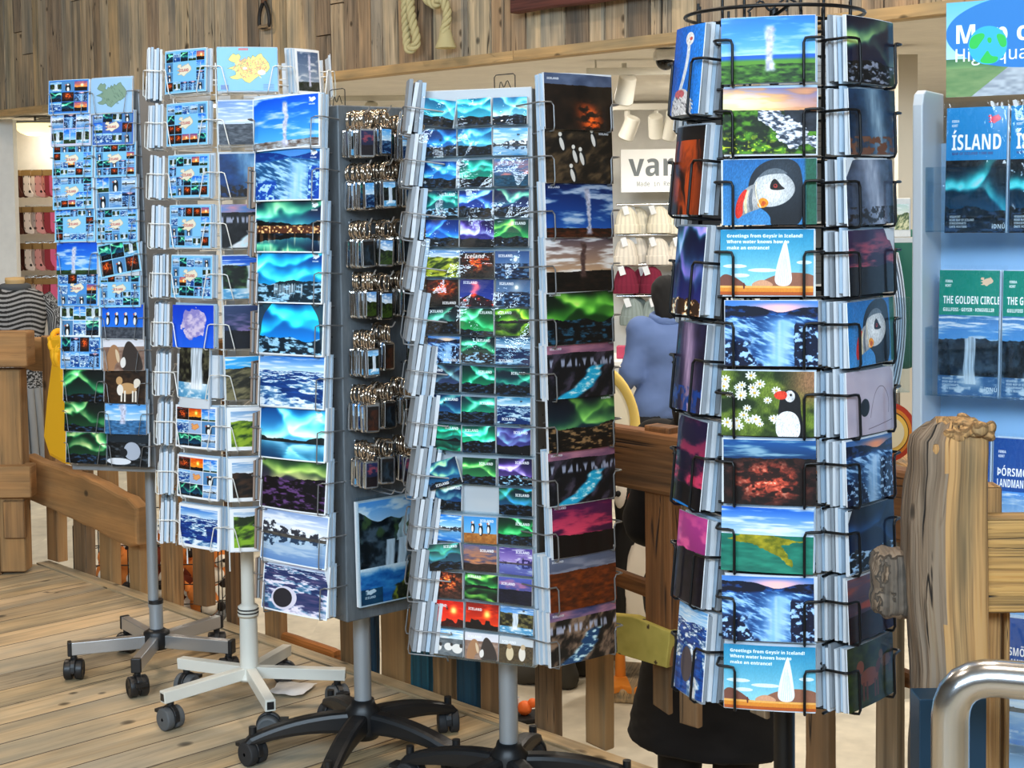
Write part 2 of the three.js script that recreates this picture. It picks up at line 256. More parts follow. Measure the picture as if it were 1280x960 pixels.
    if (v < 0.16 + 0.06 * ridge(u, s, 3)) return mix(H(top), H(0xc08a94), fbm(u * 5, v * 12, s, 3));
    let c = mix(H(rock), H(r2), sst(0.4, 0.75, fbm(u * 10 + v * 3, v * 5, s, 5)));
    const uc = 0.72 - (v - 0.5) * 0.9, x = Math.abs(u - uc + (fbm(v * 5, 3, s, 3) - 0.5) * 0.3), w = 0.1 + 0.1 * Math.abs(v - 0.45), a = (1 - sst(w * 0.7, w * 1.3, x)) * sst(0.4, 0.48, v);
    c = mix(c, mix(H(water), H(0xcdeaf2), sst(0.45, 0.75, fbm(u * 14, v * 20, s, 4))), a);
    const b = sst(0.25, 0.33, v) * (1 - sst(0.4, 0.46, v)) * sst(0.45, 0.62, noise(u * 40, v * 4, s)); return mix(c, H(0xb9bfd4), b * 0.75); } }),
  lava: ({ sky = 0x2d5f92, cl = 0x9fb9c4, hot = 0xff5a1c, hot2 = 0xffd36a, base = 0.3, s = 1, amt = 0.5, rock = 0x14100f, d = 'glowing red lava' } = {}) => ({ d, f: (u, v) => {
    const r = base - 0.1 * ridge(u, s, 3);
    if (v < r) return skyc(u, v / Math.max(base, 0.01), H(sky), mul(H(sky), 0.6), 0.8, s, H(cl), 2);
    const n = fbm(u * 12, v * 13, s, 4), e = 0.55 + 0.5 * fbm(u * 26 + n * 2, v * 24, s + 3, 3) * sst(0.35, 0.6, n), m = Math.exp(-Math.pow((u - 0.5) / 0.38, 2)) * Math.exp(-Math.pow((v - base - 0.3) / 0.3, 2));
    return add(mul(H(rock), 0.6 + n), mix(H(hot), H(hot2), sst(0.8, 1, e)), sst(0.72 - amt * 0.35, 1, e) * m * 1.2); } }),
  volcano: ({ s = 1, d = 'an erupting volcano at night' } = {}) => ({ d, f: (u, v) => {
    const r = 0.55 + Math.abs(u - 0.45) * 0.5 - 0.06 * ridge(u, s, 5); let c = v < r ? mix(H(0x0d2a6a), H(0x3a4f9a), v) : mul(H(0x2a1420), 0.5 + fbm(u * 9, v * 9, s, 3));
    const x = u - 0.45 + (fbm(v * 6, 1, s, 3) - 0.5) * 0.18, a = Math.exp(-x * x / (0.004 + 0.03 * Math.max(0, 0.6 - v))) * sst(0, 0.2, v) * (1 - sst(0.55, 0.75, v));
    c = add(c, H(0xff4a1a), a * (0.6 + 0.8 * fbm(u * 12, v * 12, s, 3))); return v > r ? add(c, H(0xff5520), sst(0.62, 0.8, fbm(u * 6, v * 14, s + 4, 3)) * 0.8) : c; } }),
  lake: ({ top = 0x5b8fd0, bot = 0xdfe7f2, hill = 0x2c3440, snow = 0xe8eef6, line = 0.5, s = 1, amp = 0.4, cl = 0.7, d = 'snowy mountains mirrored in a lake' } = {}) => ({ d, f: (u, v) => {
    const g = (vv) => { const r = line - amp * Math.max(0, ridge(u, s, 4) - 0.32); if (vv < r) return skyc(u, vv / line, H(top), H(bot), cl, s); return mix(H(hill), H(snow), sst(0.52, 0.62, fbm(u * 18, vv * 16, s, 4) + (line - vv) * 0.5)); };
    if (v < line) return g(v); return v < line + 0.06 ? mul(mix(H(0x8d8474), H(hill), fbm(u * 20, v * 40, s, 3)), 0.8) : mix(mul(g(2 * line - v + 0.04 + (noise(u * 8, v * 60, s) - 0.5) * 0.03), 0.85), H(0x3f86c8), 0.22); } }),
  ice: ({ top = 0x4f95dd, water = 0x2a6fb8, s = 1, ice = 0xe6f2ff, shade = 0x6ba3da, d = 'blue ice floating in a lagoon', line = 0.25 } = {}) => ({ d, f: (u, v) => {
    if (v < line - 0.05 * ridge(u, s, 4)) return skyc(u, v / line, H(top), H(0xc5def5), 0.6, s);
    const q = 1 / (v - line + 0.24), X = (u - 0.5) * q * 2.4 + s * 3.1, Y = q * 3.4, n = fbm(X, Y, s, 5), e = fbm(X * 3, Y * 3.4, s + 7, 4), w = mix(H(water), H(0x0d2c55), fbm(u * 5, v * 34, s, 3)); return mix(w, mix(mul(H(shade), 0.7), H(ice), sst(0.32, 0.68, e)), sst(0.46, 0.56, n + (e - 0.5) * 0.18)); } }),
  fosses: ({ d = 'twin falls below a mossy rock' } = {}) => ({ d, f: (u, v) => {
    const r = 0.2 - 0.1 * sst(0.3, 0.0, u) + 0.05 * (fbm(u * 6, 1, 4, 3) - 0.5) - 0.08 * sst(0.75, 1, u); if (v < r) return skyc(u, v * 3, H(0x5f94cc), H(0xdfe8f0), 0.9, 6, WHITE, 1.4);
    const n = fbm(u * 9, v * 14, 7, 5); let c = mix(H(0x12181c), H(0x566068), sst(0.35, 0.75, n)); c = mix(c, H(0x4a5a3c), sst(0.5, 0.7, fbm(u * 6, v * 6, 9, 3)) * sst(0.45, 0.3, v));
    const up = Math.abs(u - 0.72 + (v - 0.3) * 0.35 + (n - 0.5) * 0.1) < 0.06 + 0.03 * v && v < 0.42; if (up) c = mix(c, H(0xdfe8f2), 0.55 + 0.4 * noise(u * 50, v * 9, 3));
    for (const x of [0.5, 0.68]) { const q = Math.abs(u - x + (v - 0.5) * 0.12 + (fbm(v * 8, x * 9, 5, 2) - 0.5) * 0.05); if (v > 0.4 && v < 0.68) c = mix(c, mul(H(0xf0f4fa), 0.8 + 0.2 * noise(u * 60, v * 6, 4)), 1 - sst(0.05, 0.085, q)); }
    if (v > 0.64 && u < 0.78 - (v - 0.64) * 0.5) c = mix(mix(H(0x124a80), H(0x5fa4d0), fbm(u * 8, v * 26, 8, 4)), WHITE, sst(0.72, 0.64, v + (n - 0.5) * 0.08));
    const rock = u - (0.86 - (v - 0.58) * 0.95) + (n - 0.5) * 0.2; if (v > 0.5) c = mix(c, mix(H(0x2a2c20), H(0x8a8a3c), sst(0.35, 0.7, fbm(u * 16, v * 16, 11, 4))), sst(0.0, 0.05, rock)); if (v > 0.84 && u < 0.36) c = mix(c, H(0x1a3a44), 0.7); return c; } }),
  valley: ({ top = 0x5b86b8, bot = 0xcdd9e6, g1 = 0x3c6b2a, g2 = 0x90a63c, s = 1, base = 0.4, d = 'a green valley' } = {}) => ({ d, f: (u, v) => {
    const r = base - 0.25 * (ridge(u, s, 2.5) - 0.4); if (v < r) return skyc(u, v / base, H(top), H(bot), 0.8, s); const n = fbm(u * 7 + v * 6, v * 9, s, 5); return mix(mul(H(g1), 0.55), H(g2), sst(0.3, 0.75, n + (v - base) * 0.2)); } }),
  sunset: ({ top = 0x6a4d8c, bot = 0xff9a4a, hill = 0x1a1214, sun = 0xffe08a, su = 0.6, sv = 0.4, base = 0.68, s = 1, sil = 0, d = 'a red sunset' } = {}) => ({ d, f: (u, v) => {
    const r = base - 0.14 * ridge(u, s, 5) - (sil ? 0.16 * sst(0.55, 0.75, noise(u * 9, 3, s)) : 0); if (v > r) return mul(H(hill), 0.6 + fbm(u * 12, v * 14, s, 3) * 0.8);
    const dd = Math.hypot((u - su) * 1.4, v - sv); return add(skyc(u, v / base, H(top), H(bot), 0.5, s, mul(H(bot), 1.15)), H(sun), Math.exp(-dd * dd / 0.018) * 0.9); } }),
  dusk: ({ top = 0x27304f, mid = 0xc45a5a, low = 0x2a1c22, base = 0.62, s = 1, d = 'a dark red evening sky' } = {}) => ({ d, f: (u, v) => {
    if (v > base - 0.08 * ridge(u, s, 4)) return mix(H(low), mul(H(low), 0.4), fbm(u * 12, v * 20, s, 4)); return mix(mix(H(top), mul(H(top), 0.6), v), H(mid), sst(0.4, 0.72, fbm(u * 3 + s, v * 9, s, 4)) * (0.3 + v)); } }),
  moon: ({ s = 1, top = 0x37527a, d = 'a moon over a blue coast' } = {}) => ({ d, f: (u, v) => {
    const dd = Math.hypot((u - 0.6) * 1.4, v - 0.3), c = v < 0.5 - 0.08 * ridge(u, s, 4) ? mix(H(top), H(0x7fa0c4), v) : mix(H(0x16283f), H(0x6d8db0), sst(0.45, 0.75, fbm(u * 9, v * 18, s, 4))); return add(c, H(0xffe2a0), Math.exp(-dd * dd / 0.003) + 0.25 * Math.exp(-dd * dd / 0.03)); } }),
  rust: ({ s = 1, a = 0x2b1a14, b = 0xb4572a, d = 'rust-brown rock folds' } = {}) => ({ d, f: (u, v) => { const n = fbm(u * 4 + fbm(u * 3, v * 3, s, 2) * 3, v * 3, s, 5); return v < 0.16 ? mul(H(0x3a302c), 0.6) : mix(H(a), H(b), sst(0.3, 0.7, n) * (1 - Math.pow(Math.abs(u - 0.5) * 1.6, 2))); } }),
  fog: ({ s = 1, a = 0x3c4a58, b = 0xb9bfca, low = 0x2a2422, d = 'a grey misty waterfall' } = {}) => ({ d, f: (u, v) => { const x = Math.abs(u - 0.55 - (v - 0.5) * 0.2), m = Math.exp(-x * x / 0.04); let c = mix(H(a), mul(H(a), 0.5), fbm(u * 8, v * 9, s, 4)); c = mix(c, H(b), m * (0.5 + 0.6 * fbm(u * 18, v * 4, s, 3))); return v > 0.72 ? mix(c, H(low), sst(0.4, 0.6, fbm(u * 14, v * 14, s, 4))) : c; } }),
};
const blob = (c, pts, fill) => { c.fillStyle = fill; c.beginPath(); const n = pts.length; for (let i = 0; i < n; i++) { const a = pts[i], b = pts[(i + 1) % n], mx = (a[0] + b[0]) / 2, my = (a[1] + b[1]) / 2; if (!i) { const z = pts[n - 1]; c.moveTo((z[0] + a[0]) / 2, (z[1] + a[1]) / 2); } c.quadraticCurveTo(a[0], a[1], mx, my); } c.fill(); };
const oval = (c, x, y, rx, ry, fill, rot = 0) => { c.fillStyle = fill; c.beginPath(); c.ellipse(x, y, rx, ry, rot, 0, 7); c.fill(); };
const S = (w, h) => (a) => a.map(([x, y]) => [x * w, y * h]);
const ISLE = [[.10, .12], [.16, .05], [.22, .10], [.28, .06], [.33, .14], [.30, .26], [.36, .30], [.40, .20], [.46, .24], [.50, .14], [.56, .20], [.60, .10], [.66, .16], [.72, .08], [.80, .04], [.84, .14], [.90, .22], [.97, .34], [.99, .48], [.94, .58], [.84, .68], [.72, .74], [.62, .84], [.52, .95], [.42, .90], [.34, .80], [.24, .84], [.12, .82], [.06, .76], [.20, .70], [.22, .60], [.14, .54], [.02, .50], [.16, .44], [.24, .40], [.20, .34], [.10, .30], [.04, .24]];
function isle(c, x, y, w, h, fill, edge) { c.beginPath(); ISLE.forEach(([a, b], i) => c[i ? 'lineTo' : 'moveTo'](x + a * w, y + b * h)); c.closePath(); c.fillStyle = fill; c.fill(); if (edge) { c.strokeStyle = edge; c.lineWidth = Math.max(1, w * 0.012); c.stroke(); } }
Object.assign(motif, {
  map: ({ sea = '#5fa9dc', land = '#f2cf3e', mid = '#e8842c', s = 1, d = 'a map of the island in yellow' } = {}) => ({ d, o: (c, w, h) => {
    c.fillStyle = sea; c.fillRect(0, 0, w, h); const x = w * 0.16, y = h * 0.1, W = w * 0.72, Hh = h * 0.76; isle(c, x, y, W, Hh, land, '#4f7f3a');
    for (let i = 0; i < 260; i++) { const a = hash(i, 1, s) * 6.28, r = Math.sqrt(hash(i, 2, s)) * 0.36; const X = x + W * (0.55 + r * 1.1 * Math.cos(a)), Y = y + Hh * (0.48 + r * 0.8 * Math.sin(a)); c.strokeStyle = ['#d8661c', '#e8a01e', '#8a9a2c', '#b8861a', '#f2e06a'][i % 5]; c.lineWidth = h * 0.018; c.beginPath(); c.moveTo(X, Y); c.lineTo(X + (hash(i, 4, s) - 0.5) * w * 0.08, Y + (hash(i, 5, s) - 0.5) * h * 0.12); c.stroke(); }
    oval(c, x + W * 0.8, y + Hh * 0.62, W * 0.09, Hh * 0.08, '#f5ece0'); oval(c, x + W * 0.42, y + Hh * 0.5, W * 0.05, Hh * 0.04, '#f5ece0');
    c.fillStyle = '#2d5ea0'; c.fillRect(w * 0.06, h * 0.86, w * 0.13, h * 0.11); c.fillStyle = '#b43a34'; c.fillRect(w * 0.36, h * 0.02, w * 0.16, h * 0.05); c.fillStyle = '#2d5ea0'; for (let i = 0; i < 4; i++) c.fillRect(w * 0.76, h * (0.84 + i * 0.035), w * 0.18, h * 0.012); } }),
  greenMap: () => ({ d: 'a grey-green relief map of the island', o: (c, w, h) => { c.fillStyle = '#9cc4e6'; c.fillRect(0, 0, w, h); isle(c, w * 0.14, h * 0.1, w * 0.74, h * 0.78, '#7f9a84', '#5d7c6a'); for (let i = 0; i < 40; i++) { const a = hash(i, 1, 9) * 6.28, r = Math.sqrt(hash(i, 2, 9)) * 0.28; c.strokeStyle = '#5d7866'; c.lineWidth = 1.5; c.beginPath(); c.moveTo(w * (0.52 + r * Math.cos(a)), h * (0.5 + r * Math.sin(a))); c.lineTo(w * (0.55 + r * Math.cos(a)), h * (0.56 + r * Math.sin(a))); c.stroke(); } } }),
  collage: ({ s = 1, cols = 5, rows = 4, bg = '#7fc4ee', frame = 0.05, heart = true, d = 'a blue picture collage round a small island map' } = {}) => ({ d, o: null, big: (c, x, y, w, h) => {
    c.fillStyle = bg; c.fillRect(x, y, w, h); const m = frame * h, gw = (w - 2 * m) / cols, gh = (h - 2 * m) / rows;
    for (let j = 0; j < rows; j++) for (let i = 0; i < cols; i++) {
      if (heart && i > 0 && i < cols - 1 && j > 0 && j < rows - 1 && !(rows > 3 && j === 2 && hash(i, s, 5) > 0.35)) continue;
      const tall = 0, X = x + m + i * gw + 1, Y = y + m + j * gh + 1, q = Math.floor(hash(i, j, s) * 9), sd = s * 13 + i * 3 + j;
      paintMotif(c, X, Y, gw - 2.5, gh - 2.5 + tall, [motif.geyser({ s: sd }), motif.aurora({ s: sd }), motif.ice({ s: sd }), motif.lava({ s: sd, base: 0.1, amt: 1 }), motif.fall({ s: sd }), motif.lake({ s: sd }), motif.puffinSmall(), motif.gorge({ s: sd }), motif.sunset({ s: sd })][q]);
    }
    if (heart) { const X = x + w * 0.31, Y = y + h * 0.31, W = w * 0.36, Hh = h * 0.32; isle(c, X, Y, W, Hh, '#ece4cc', '#c89a5a'); c.fillStyle = '#b02f35'; c.font = 'bold ' + Hh * 0.3 + 'px sans-serif'; c.save(); c.translate(X + W * 0.16, Y + Hh * 0.62); c.scale(0.8, 1); c.fillText('ICELAND', 0, 0); c.restore(); }
    c.strokeStyle = '#c4e6fa'; c.lineWidth = 2; c.strokeRect(x + 1, y + 1, w - 2, h - 2); } }),
  nine: ({ s = 1, d = 'nine small pictures with an orange island' } = {}) => ({ d, big: (c, x, y, w, h) => {
    c.fillStyle = '#f2f4f6'; c.fillRect(x, y, w, h); const m = w * 0.03, gw = (w - 2 * m) / 3, gh = (h - 2 * m) / 3, L = [motif.lava({ s, base: 0.2, sky: 0x7a2a20, amt: 0.8 }), motif.sunset({ s, top: 0xd04a1a, bot: 0xff9a3a, base: 0.8 }), motif.geyser({ s: s + 2, base: 0.9 }), motif.ice({ s: s + 3 }), null, motif.puffinSmall(), motif.aurora({ s: s + 5, base: 0.9 }), motif.aurora({ s: s + 7, base: 0.8 }), motif.lake({ s: s + 9 })];
    L.forEach((q, i) => { const X = x + m + (i % 3) * gw, Y = y + m + Math.floor(i / 3) * gh; if (q) paintMotif(c, X + 1, Y + 1, gw - 2, gh - 2, q); else { c.fillStyle = '#9db9dd'; c.fillRect(X + 1, Y + 1, gw - 2, gh - 2); isle(c, X + gw * 0.18, Y + gh * 0.2, gw * 0.64, gh * 0.56, '#f0a25a', '#c46a2c'); } }); } }),
  puffinSmall: () => ({ d: 'a puffin', o: (c, w, h) => { const P = S(w, h); c.fillStyle = '#4f86b8'; c.fillRect(0, 0, w, h); blob(c, P([[.3, 1.05], [.28, .5], [.4, .2], [.65, .2], [.75, .5], [.72, 1.05]]), '#15171b'); blob(c, P([[.42, 1.05], [.4, .6], [.6, .55], [.64, 1.05]]), '#f2f2f0'); oval(c, w * 0.5, h * 0.32, w * 0.1, h * 0.1, '#eceae6'); blob(c, P([[.36, .26], [.2, .38], [.36, .42]]), '#e2551e'); } }),
  puffinFace: ({ d = 'a large puffin head with orange beak', dark = '#10161e', bg = [0x2f6a9a, 0x4f86b4] } = {}) => ({ d, grain: 0.22, f: (u, v) => mix(mix(H(bg[0]), H(bg[1]), v), H(0x2a5a3a), sst(0.86, 0.9, u) * 0.8), o: (c, w, h) => { const P = S(w, h), rad = (x, y, r, a, b) => { const g = c.createRadialGradient(x * w, y * h, 0, x * w, y * h, r * w); g.addColorStop(0, a); g.addColorStop(1, b); return g; };
    blob(c, P([[.26, .42], [.34, .12], [.56, -.02], [.8, .02], [.86, .3], [.87, 1.05], [.5, 1.05], [.52, .84], [.3, .66]]), rad(.62, .2, .5, '#2e3a46', dark)); blob(c, P([[.3, .5], [.36, .28], [.5, .16], [.68, .22], [.78, .4], [.76, .56], [.64, .7], [.46, .74], [.34, .66]]), rad(.52, .48, .34, '#f4f2ee', '#8f969c')); blob(c, P([[.36, .3], [.46, .16], [.6, .13], [.72, .24], [.6, .22], [.46, .24]]), '#5f6a74');
    blob(c, P([[.36, .36], [.26, .42], [.17, .56], [.13, .78], [.16, .9], [.28, .8], [.43, .74], [.37, .56]]), rad(.3, .6, .2, '#c9c4c0', '#7f8488')); blob(c, P([[.24, .44], [.16, .58], [.125, .8], [.15, .92], [.22, .84], [.21, .66], [.27, .48]]), '#d92c1c'); blob(c, P([[.26, .46], [.22, .66], [.235, .83], [.265, .81], [.25, .64], [.285, .46]]), '#e8d8a8'); blob(c, P([[.3, .44], [.27, .64], [.29, .8], [.33, .78], [.31, .62], [.33, .44]]), '#6a7078'); blob(c, P([[.36, .72], [.4, .58], [.47, .6], [.5, .68], [.44, .75]]), '#f0951e'); blob(c, P([[.4, .7], [.43, .62], [.47, .66], [.44, .72]]), '#c8541a'); c.strokeStyle = '#e8dcb8'; c.lineWidth = w * 0.012; c.beginPath(); c.moveTo(w * 0.365, h * 0.34); c.quadraticCurveTo(w * 0.33, h * 0.52, w * 0.41, h * 0.74); c.stroke();
    blob(c, P([[.49, .45], [.55, .26], [.63, .42], [.68, .46], [.56, .48]]), '#1c1614'); oval(c, w * 0.565, h * 0.41, w * 0.022, h * 0.032, '#a83228'); oval(c, w * 0.562, h * 0.405, w * 0.01, h * 0.015, '#120c0a'); } }),
  puffinFlowers: () => ({ grain: 0.3, d: 'a puffin among white daisies', f: (u, v) => mix(mix(H(0x24351c), H(0x6f7f3c), sst(0.3, 0.7, fbm(u * 4, v * 4, 5, 3))), H(0x8c6f56), sst(0.55, 0.95, u) * sst(0.7, 0.2, v)), o: (c, w, h) => { const P = S(w, h);
    for (let i = 0; i < 26; i++) { const x = w * (0.02 + 0.6 * hash(i, 1, 3)), y = h * (0.05 + 0.9 * hash(i, 2, 3)), r = h * (0.05 + 0.03 * hash(i, 3, 3)); for (let k = 0; k < 9; k++) oval(c, x + r * 0.8 * Math.cos(k * 0.7), y + r * 0.6 * Math.sin(k * 0.7), r * 0.45, r * 0.2, '#f1f1ec', k * 0.7); oval(c, x, y, r * 0.3, r * 0.25, '#e0b83a'); }
    blob(c, P([[.66, .3], [.78, .26], [.86, .4], [.85, .6], [.92, 1.05], [.6, 1.05], [.62, .5]]), '#16171a'); blob(c, P([[.6, 1.05], [.58, .75], [.66, .6], [.8, .62], [.86, .8], [.84, 1.05]]), '#efeff0'); oval(c, w * 0.74, h * 0.38, w * 0.055, h * 0.09, '#d9dade'); blob(c, P([[.71, .3], [.6, .3], [.56, .38], [.62, .44], [.71, .42]]), '#e5402a'); oval(c, w * 0.75, h * 0.36, w * 0.012, h * 0.02, '#111'); } }),
  greeting: ({ d = 'a cartoon geyser and a greeting in white letters' } = {}) => ({ d, grain: 0.06, o: (c, w, h) => { const P = S(w, h), g = c.createLinearGradient(0, 0, 0, h * 0.8); g.addColorStop(0, '#1c86b4'); g.addColorStop(1, '#8fd3e4'); c.fillStyle = g; c.fillRect(0, 0, w, h);
    for (const [x, y, r] of [[.16, .56, .13], [.46, .62, .16], [.22, .7, .1], [.9, .5, .08]]) oval(c, x * w, y * h, r * w, h * 0.03, '#e4f4f8'); blob(c, P([[-.05, .9], [.02, .66], [.16, .72], [.3, .86], [.3, .95]]), '#7a4a3c'); blob(c, P([[.34, .9], [.5, .74], [.72, .64], [1.05, .68], [1.05, .95]]), '#93604a'); blob(c, P([[.3, .86], [.45, .74], [.6, .84], [.5, .9]]), '#d9a07c'); c.fillStyle = '#e08b2e'; c.fillRect(0, h * 0.86, w, h * 0.15); c.fillStyle = '#b5541f'; c.fillRect(0, h * 0.95, w, h * 0.05); c.fillStyle = '#f2b45e'; c.fillRect(0, h * 0.86, w, h * 0.03);
    blob(c, P([[.58, .86], [.6, .6], [.66, .3], [.7, .12], [.73, .3], [.76, .58], [.78, .86]]), '#f3f6f8'); c.strokeStyle = '#c6d8e2'; c.lineWidth = w * 0.006; for (let i = 0; i < 6; i++) { c.beginPath(); c.moveTo(w * (0.62 + i * 0.025), h * 0.84); c.lineTo(w * (0.67 + i * 0.008), h * (0.35 + 0.05 * (i % 3))); c.stroke(); } oval(c, w * 0.26, h * 0.86, w * 0.01, h * 0.05, '#6a2c22');
    c.fillStyle = '#fff'; c.font = 'bold ' + h * 0.072 + 'px sans-serif'; c.fillText('Greetings from Geysir in Iceland!', w * 0.07, h * 0.12); c.fillText('Where water knows how to', w * 0.07, h * 0.21); c.fillText('make an entrance!', w * 0.07, h * 0.3); } }),
  bird: () => ({ grain: 0.25, d: 'a white bird with a long neck', f: (u, v) => mix(H(0x1f62b4), H(0x3f86d0), u), o: (c, w, h) => { const P = S(w, h); c.strokeStyle = '#dfe4ea'; c.lineWidth = w * 0.1; c.beginPath(); c.moveTo(w * 0.55, h * 0.16); c.quadraticCurveTo(w * 0.62, h * 0.4, w * 0.36, h * 0.72); c.stroke(); oval(c, w * 0.58, h * 0.15, w * 0.13, h * 0.075, '#f0ece8'); oval(c, w * 0.62, h * 0.15, w * 0.05, h * 0.02, '#d0605a'); blob(c, P([[.05, 1.05], [.1, .8], [.35, .68], [.7, .74], [.85, 1.05]]), '#d8d4d4'); oval(c, w * 0.35, h * 0.76, w * 0.18, h * 0.05, '#cf6a70'); for (let i = 0; i < 40; i++) oval(c, w * (0.1 + 0.7 * hash(i, 1, 2)), h * (0.78 + 0.22 * hash(i, 2, 2)), w * 0.04, h * 0.008, hash(i, 3, 2) > 0.5 ? '#6d6a70' : '#f4f2f0', 0.6); } }),
  volcanoCloud: () => ({ d: 'a lilac ash cloud in a deep blue sky', f: (u, v) => { const x = u - 0.55, y = v - 0.45, a = Math.hypot(x * 1.25, y) + (fbm(u * 9, v * 9, 4, 4) - 0.5) * 0.22; return a < 0.36 ? mix(H(0x8d86b8), H(0xcdbfd6), sst(0.3, 0.7, fbm(u * 11, v * 12, 8, 4))) : mix(H(0x1446b4), H(0x2f6ad2), v); } }),
  animals: ({ kind = 'horses', s = 1, d } = {}) => ({ d: d ?? { horses: 'two horses nuzzling', dogs: 'two light dogs on dark ground', sheep: 'white sheep by a fjord', dog: 'a pale brown dog on a dark ground', puffins: 'puffins standing on a rock', penguins: 'four puffins in a row on blue', horse: 'a brown horse in a dark meadow', whale: 'a blowing whale by black rocks' }[kind],
    f: (u, v) => ({ horses: v < 0.3 ? H(0xd8d6dc) : mix(H(0x6a5248), H(0xa9988c), fbm(u * 8, v * 9, s, 3)), dogs: v < 0.3 ? H(0xbfc4c8) : mix(H(0x3a3026), H(0x6e6148), fbm(u * 14, v * 14, s, 4)), sheep: v < 0.35 ? skyc(u, v * 2.5, H(0x6fa9dc), H(0xd6e6f2), 0.8, s) : mix(H(0x50575c), H(0x8b8f90), fbm(u * 8, v * 20, s, 3)), dog: mix(H(0x1e1713), H(0x54402e), fbm(u * 10, v * 14, s, 4)), puffins: v < 0.62 ? mix(H(0x4f8fc8), H(0x8fbfe4), v) : mix(H(0x7a4f2c), H(0xb98a54), fbm(u * 16, v * 12, s, 3)), penguins: v < 0.66 ? mix(H(0x1f5fc4), H(0x3f86dc), v) : mix(H(0x2c3038), H(0x6f7278), fbm(u * 18, v * 18, s, 4)), horse: mix(H(0x1c2410), H(0x4a5420), fbm(u * 8, v * 10, s, 4)), whale: v < 0.3 ? H(0x2a333a) : mix(H(0x15181a), H(0x565c62), sst(0.4, 0.8, fbm(u * 8, v * 14, s, 4))) }[kind]),
    o: (c, w, h) => { const P = S(w, h); const quad = (x, y, k, col, col2) => { oval(c, w * x, h * y, w * 0.16 * k, h * 0.12 * k, col); oval(c, w * (x - 0.15 * k), h * (y - 0.16 * k), w * 0.06 * k, h * 0.09 * k, col); for (const q of [-0.12, -0.06, 0.08, 0.13]) { c.fillStyle = col2; c.fillRect(w * (x + q * k), h * (y + 0.05 * k), w * 0.03 * k, h * 0.24 * k); } oval(c, w * (x + 0.16 * k), h * (y - 0.1 * k), w * 0.04 * k, h * 0.1 * k, col2, 0.5); };
      const puf = (x, y, k) => { oval(c, w * x, h * y, w * 0.06 * k, h * 0.2 * k, '#15181c'); oval(c, w * (x - 0.015), h * (y + 0.04), w * 0.035 * k, h * 0.13 * k, '#f0f0ee'); oval(c, w * x, h * (y - 0.2 * k), w * 0.035 * k, h * 0.06 * k, '#e6e4e0'); oval(c, w * (x - 0.04 * k), h * (y - 0.19 * k), w * 0.02 * k, h * 0.03 * k, '#e2601e'); };
      if (kind === 'horses') { blob(c, P([[.02, 1.05], [.1, .5], [.24, .2], [.4, .3], [.44, .7], [.3, .8], [.28, 1.05]]), '#a77b58'); blob(c, P([[.42, 1.05], [.5, .4], [.62, .08], [.8, .3], [.95, .7], [.98, 1.05]]), '#3b322e'); blob(c, P([[.3, .3], [.42, .5], [.42, .8], [.34, .7]]), '#d8c0a0'); blob(c, P([[.42, .7], [.55, .55], [.58, .85], [.46, .95]]), '#e7e2dc'); }
      if (kind === 'dogs') { oval(c, w * 0.32, h * 0.62, w * 0.11, h * 0.26, '#d9c6a2'); oval(c, w * 0.3, h * 0.36, w * 0.07, h * 0.1, '#a98860'); oval(c, w * 0.68, h * 0.6, w * 0.1, h * 0.26, '#e8ded0'); oval(c, w * 0.7, h * 0.34, w * 0.07, h * 0.1, '#c9b08c'); }
      if (kind === 'sheep') for (const [x, y, k] of [[.2, .7, .9], [.55, .66, .8], [.82, .7, 1]]) { oval(c, w * x, h * y, w * 0.16 * k, h * 0.18 * k, '#e9e6e0'); oval(c, w * (x + 0.12 * k), h * (y - 0.12 * k), w * 0.05 * k, h * 0.08 * k, '#3b3836'); }
      if (kind === 'dog') { quad(0.58, 0.55, 1.35, '#c59a68', '#ece2d4'); oval(c, w * 0.4, h * 0.6, w * 0.08, h * 0.16, '#efe6da'); oval(c, w * 0.8, h * 0.38, w * 0.08, h * 0.12, '#eadfce'); }
      if (kind === 'puffins') { puf(0.28, 0.42, 1); puf(0.52, 0.5, 1.1); puf(0.76, 0.44, 1); } if (kind === 'penguins') for (let i = 0; i < 4; i++) puf(0.16 + i * 0.22, 0.45, 0.85);
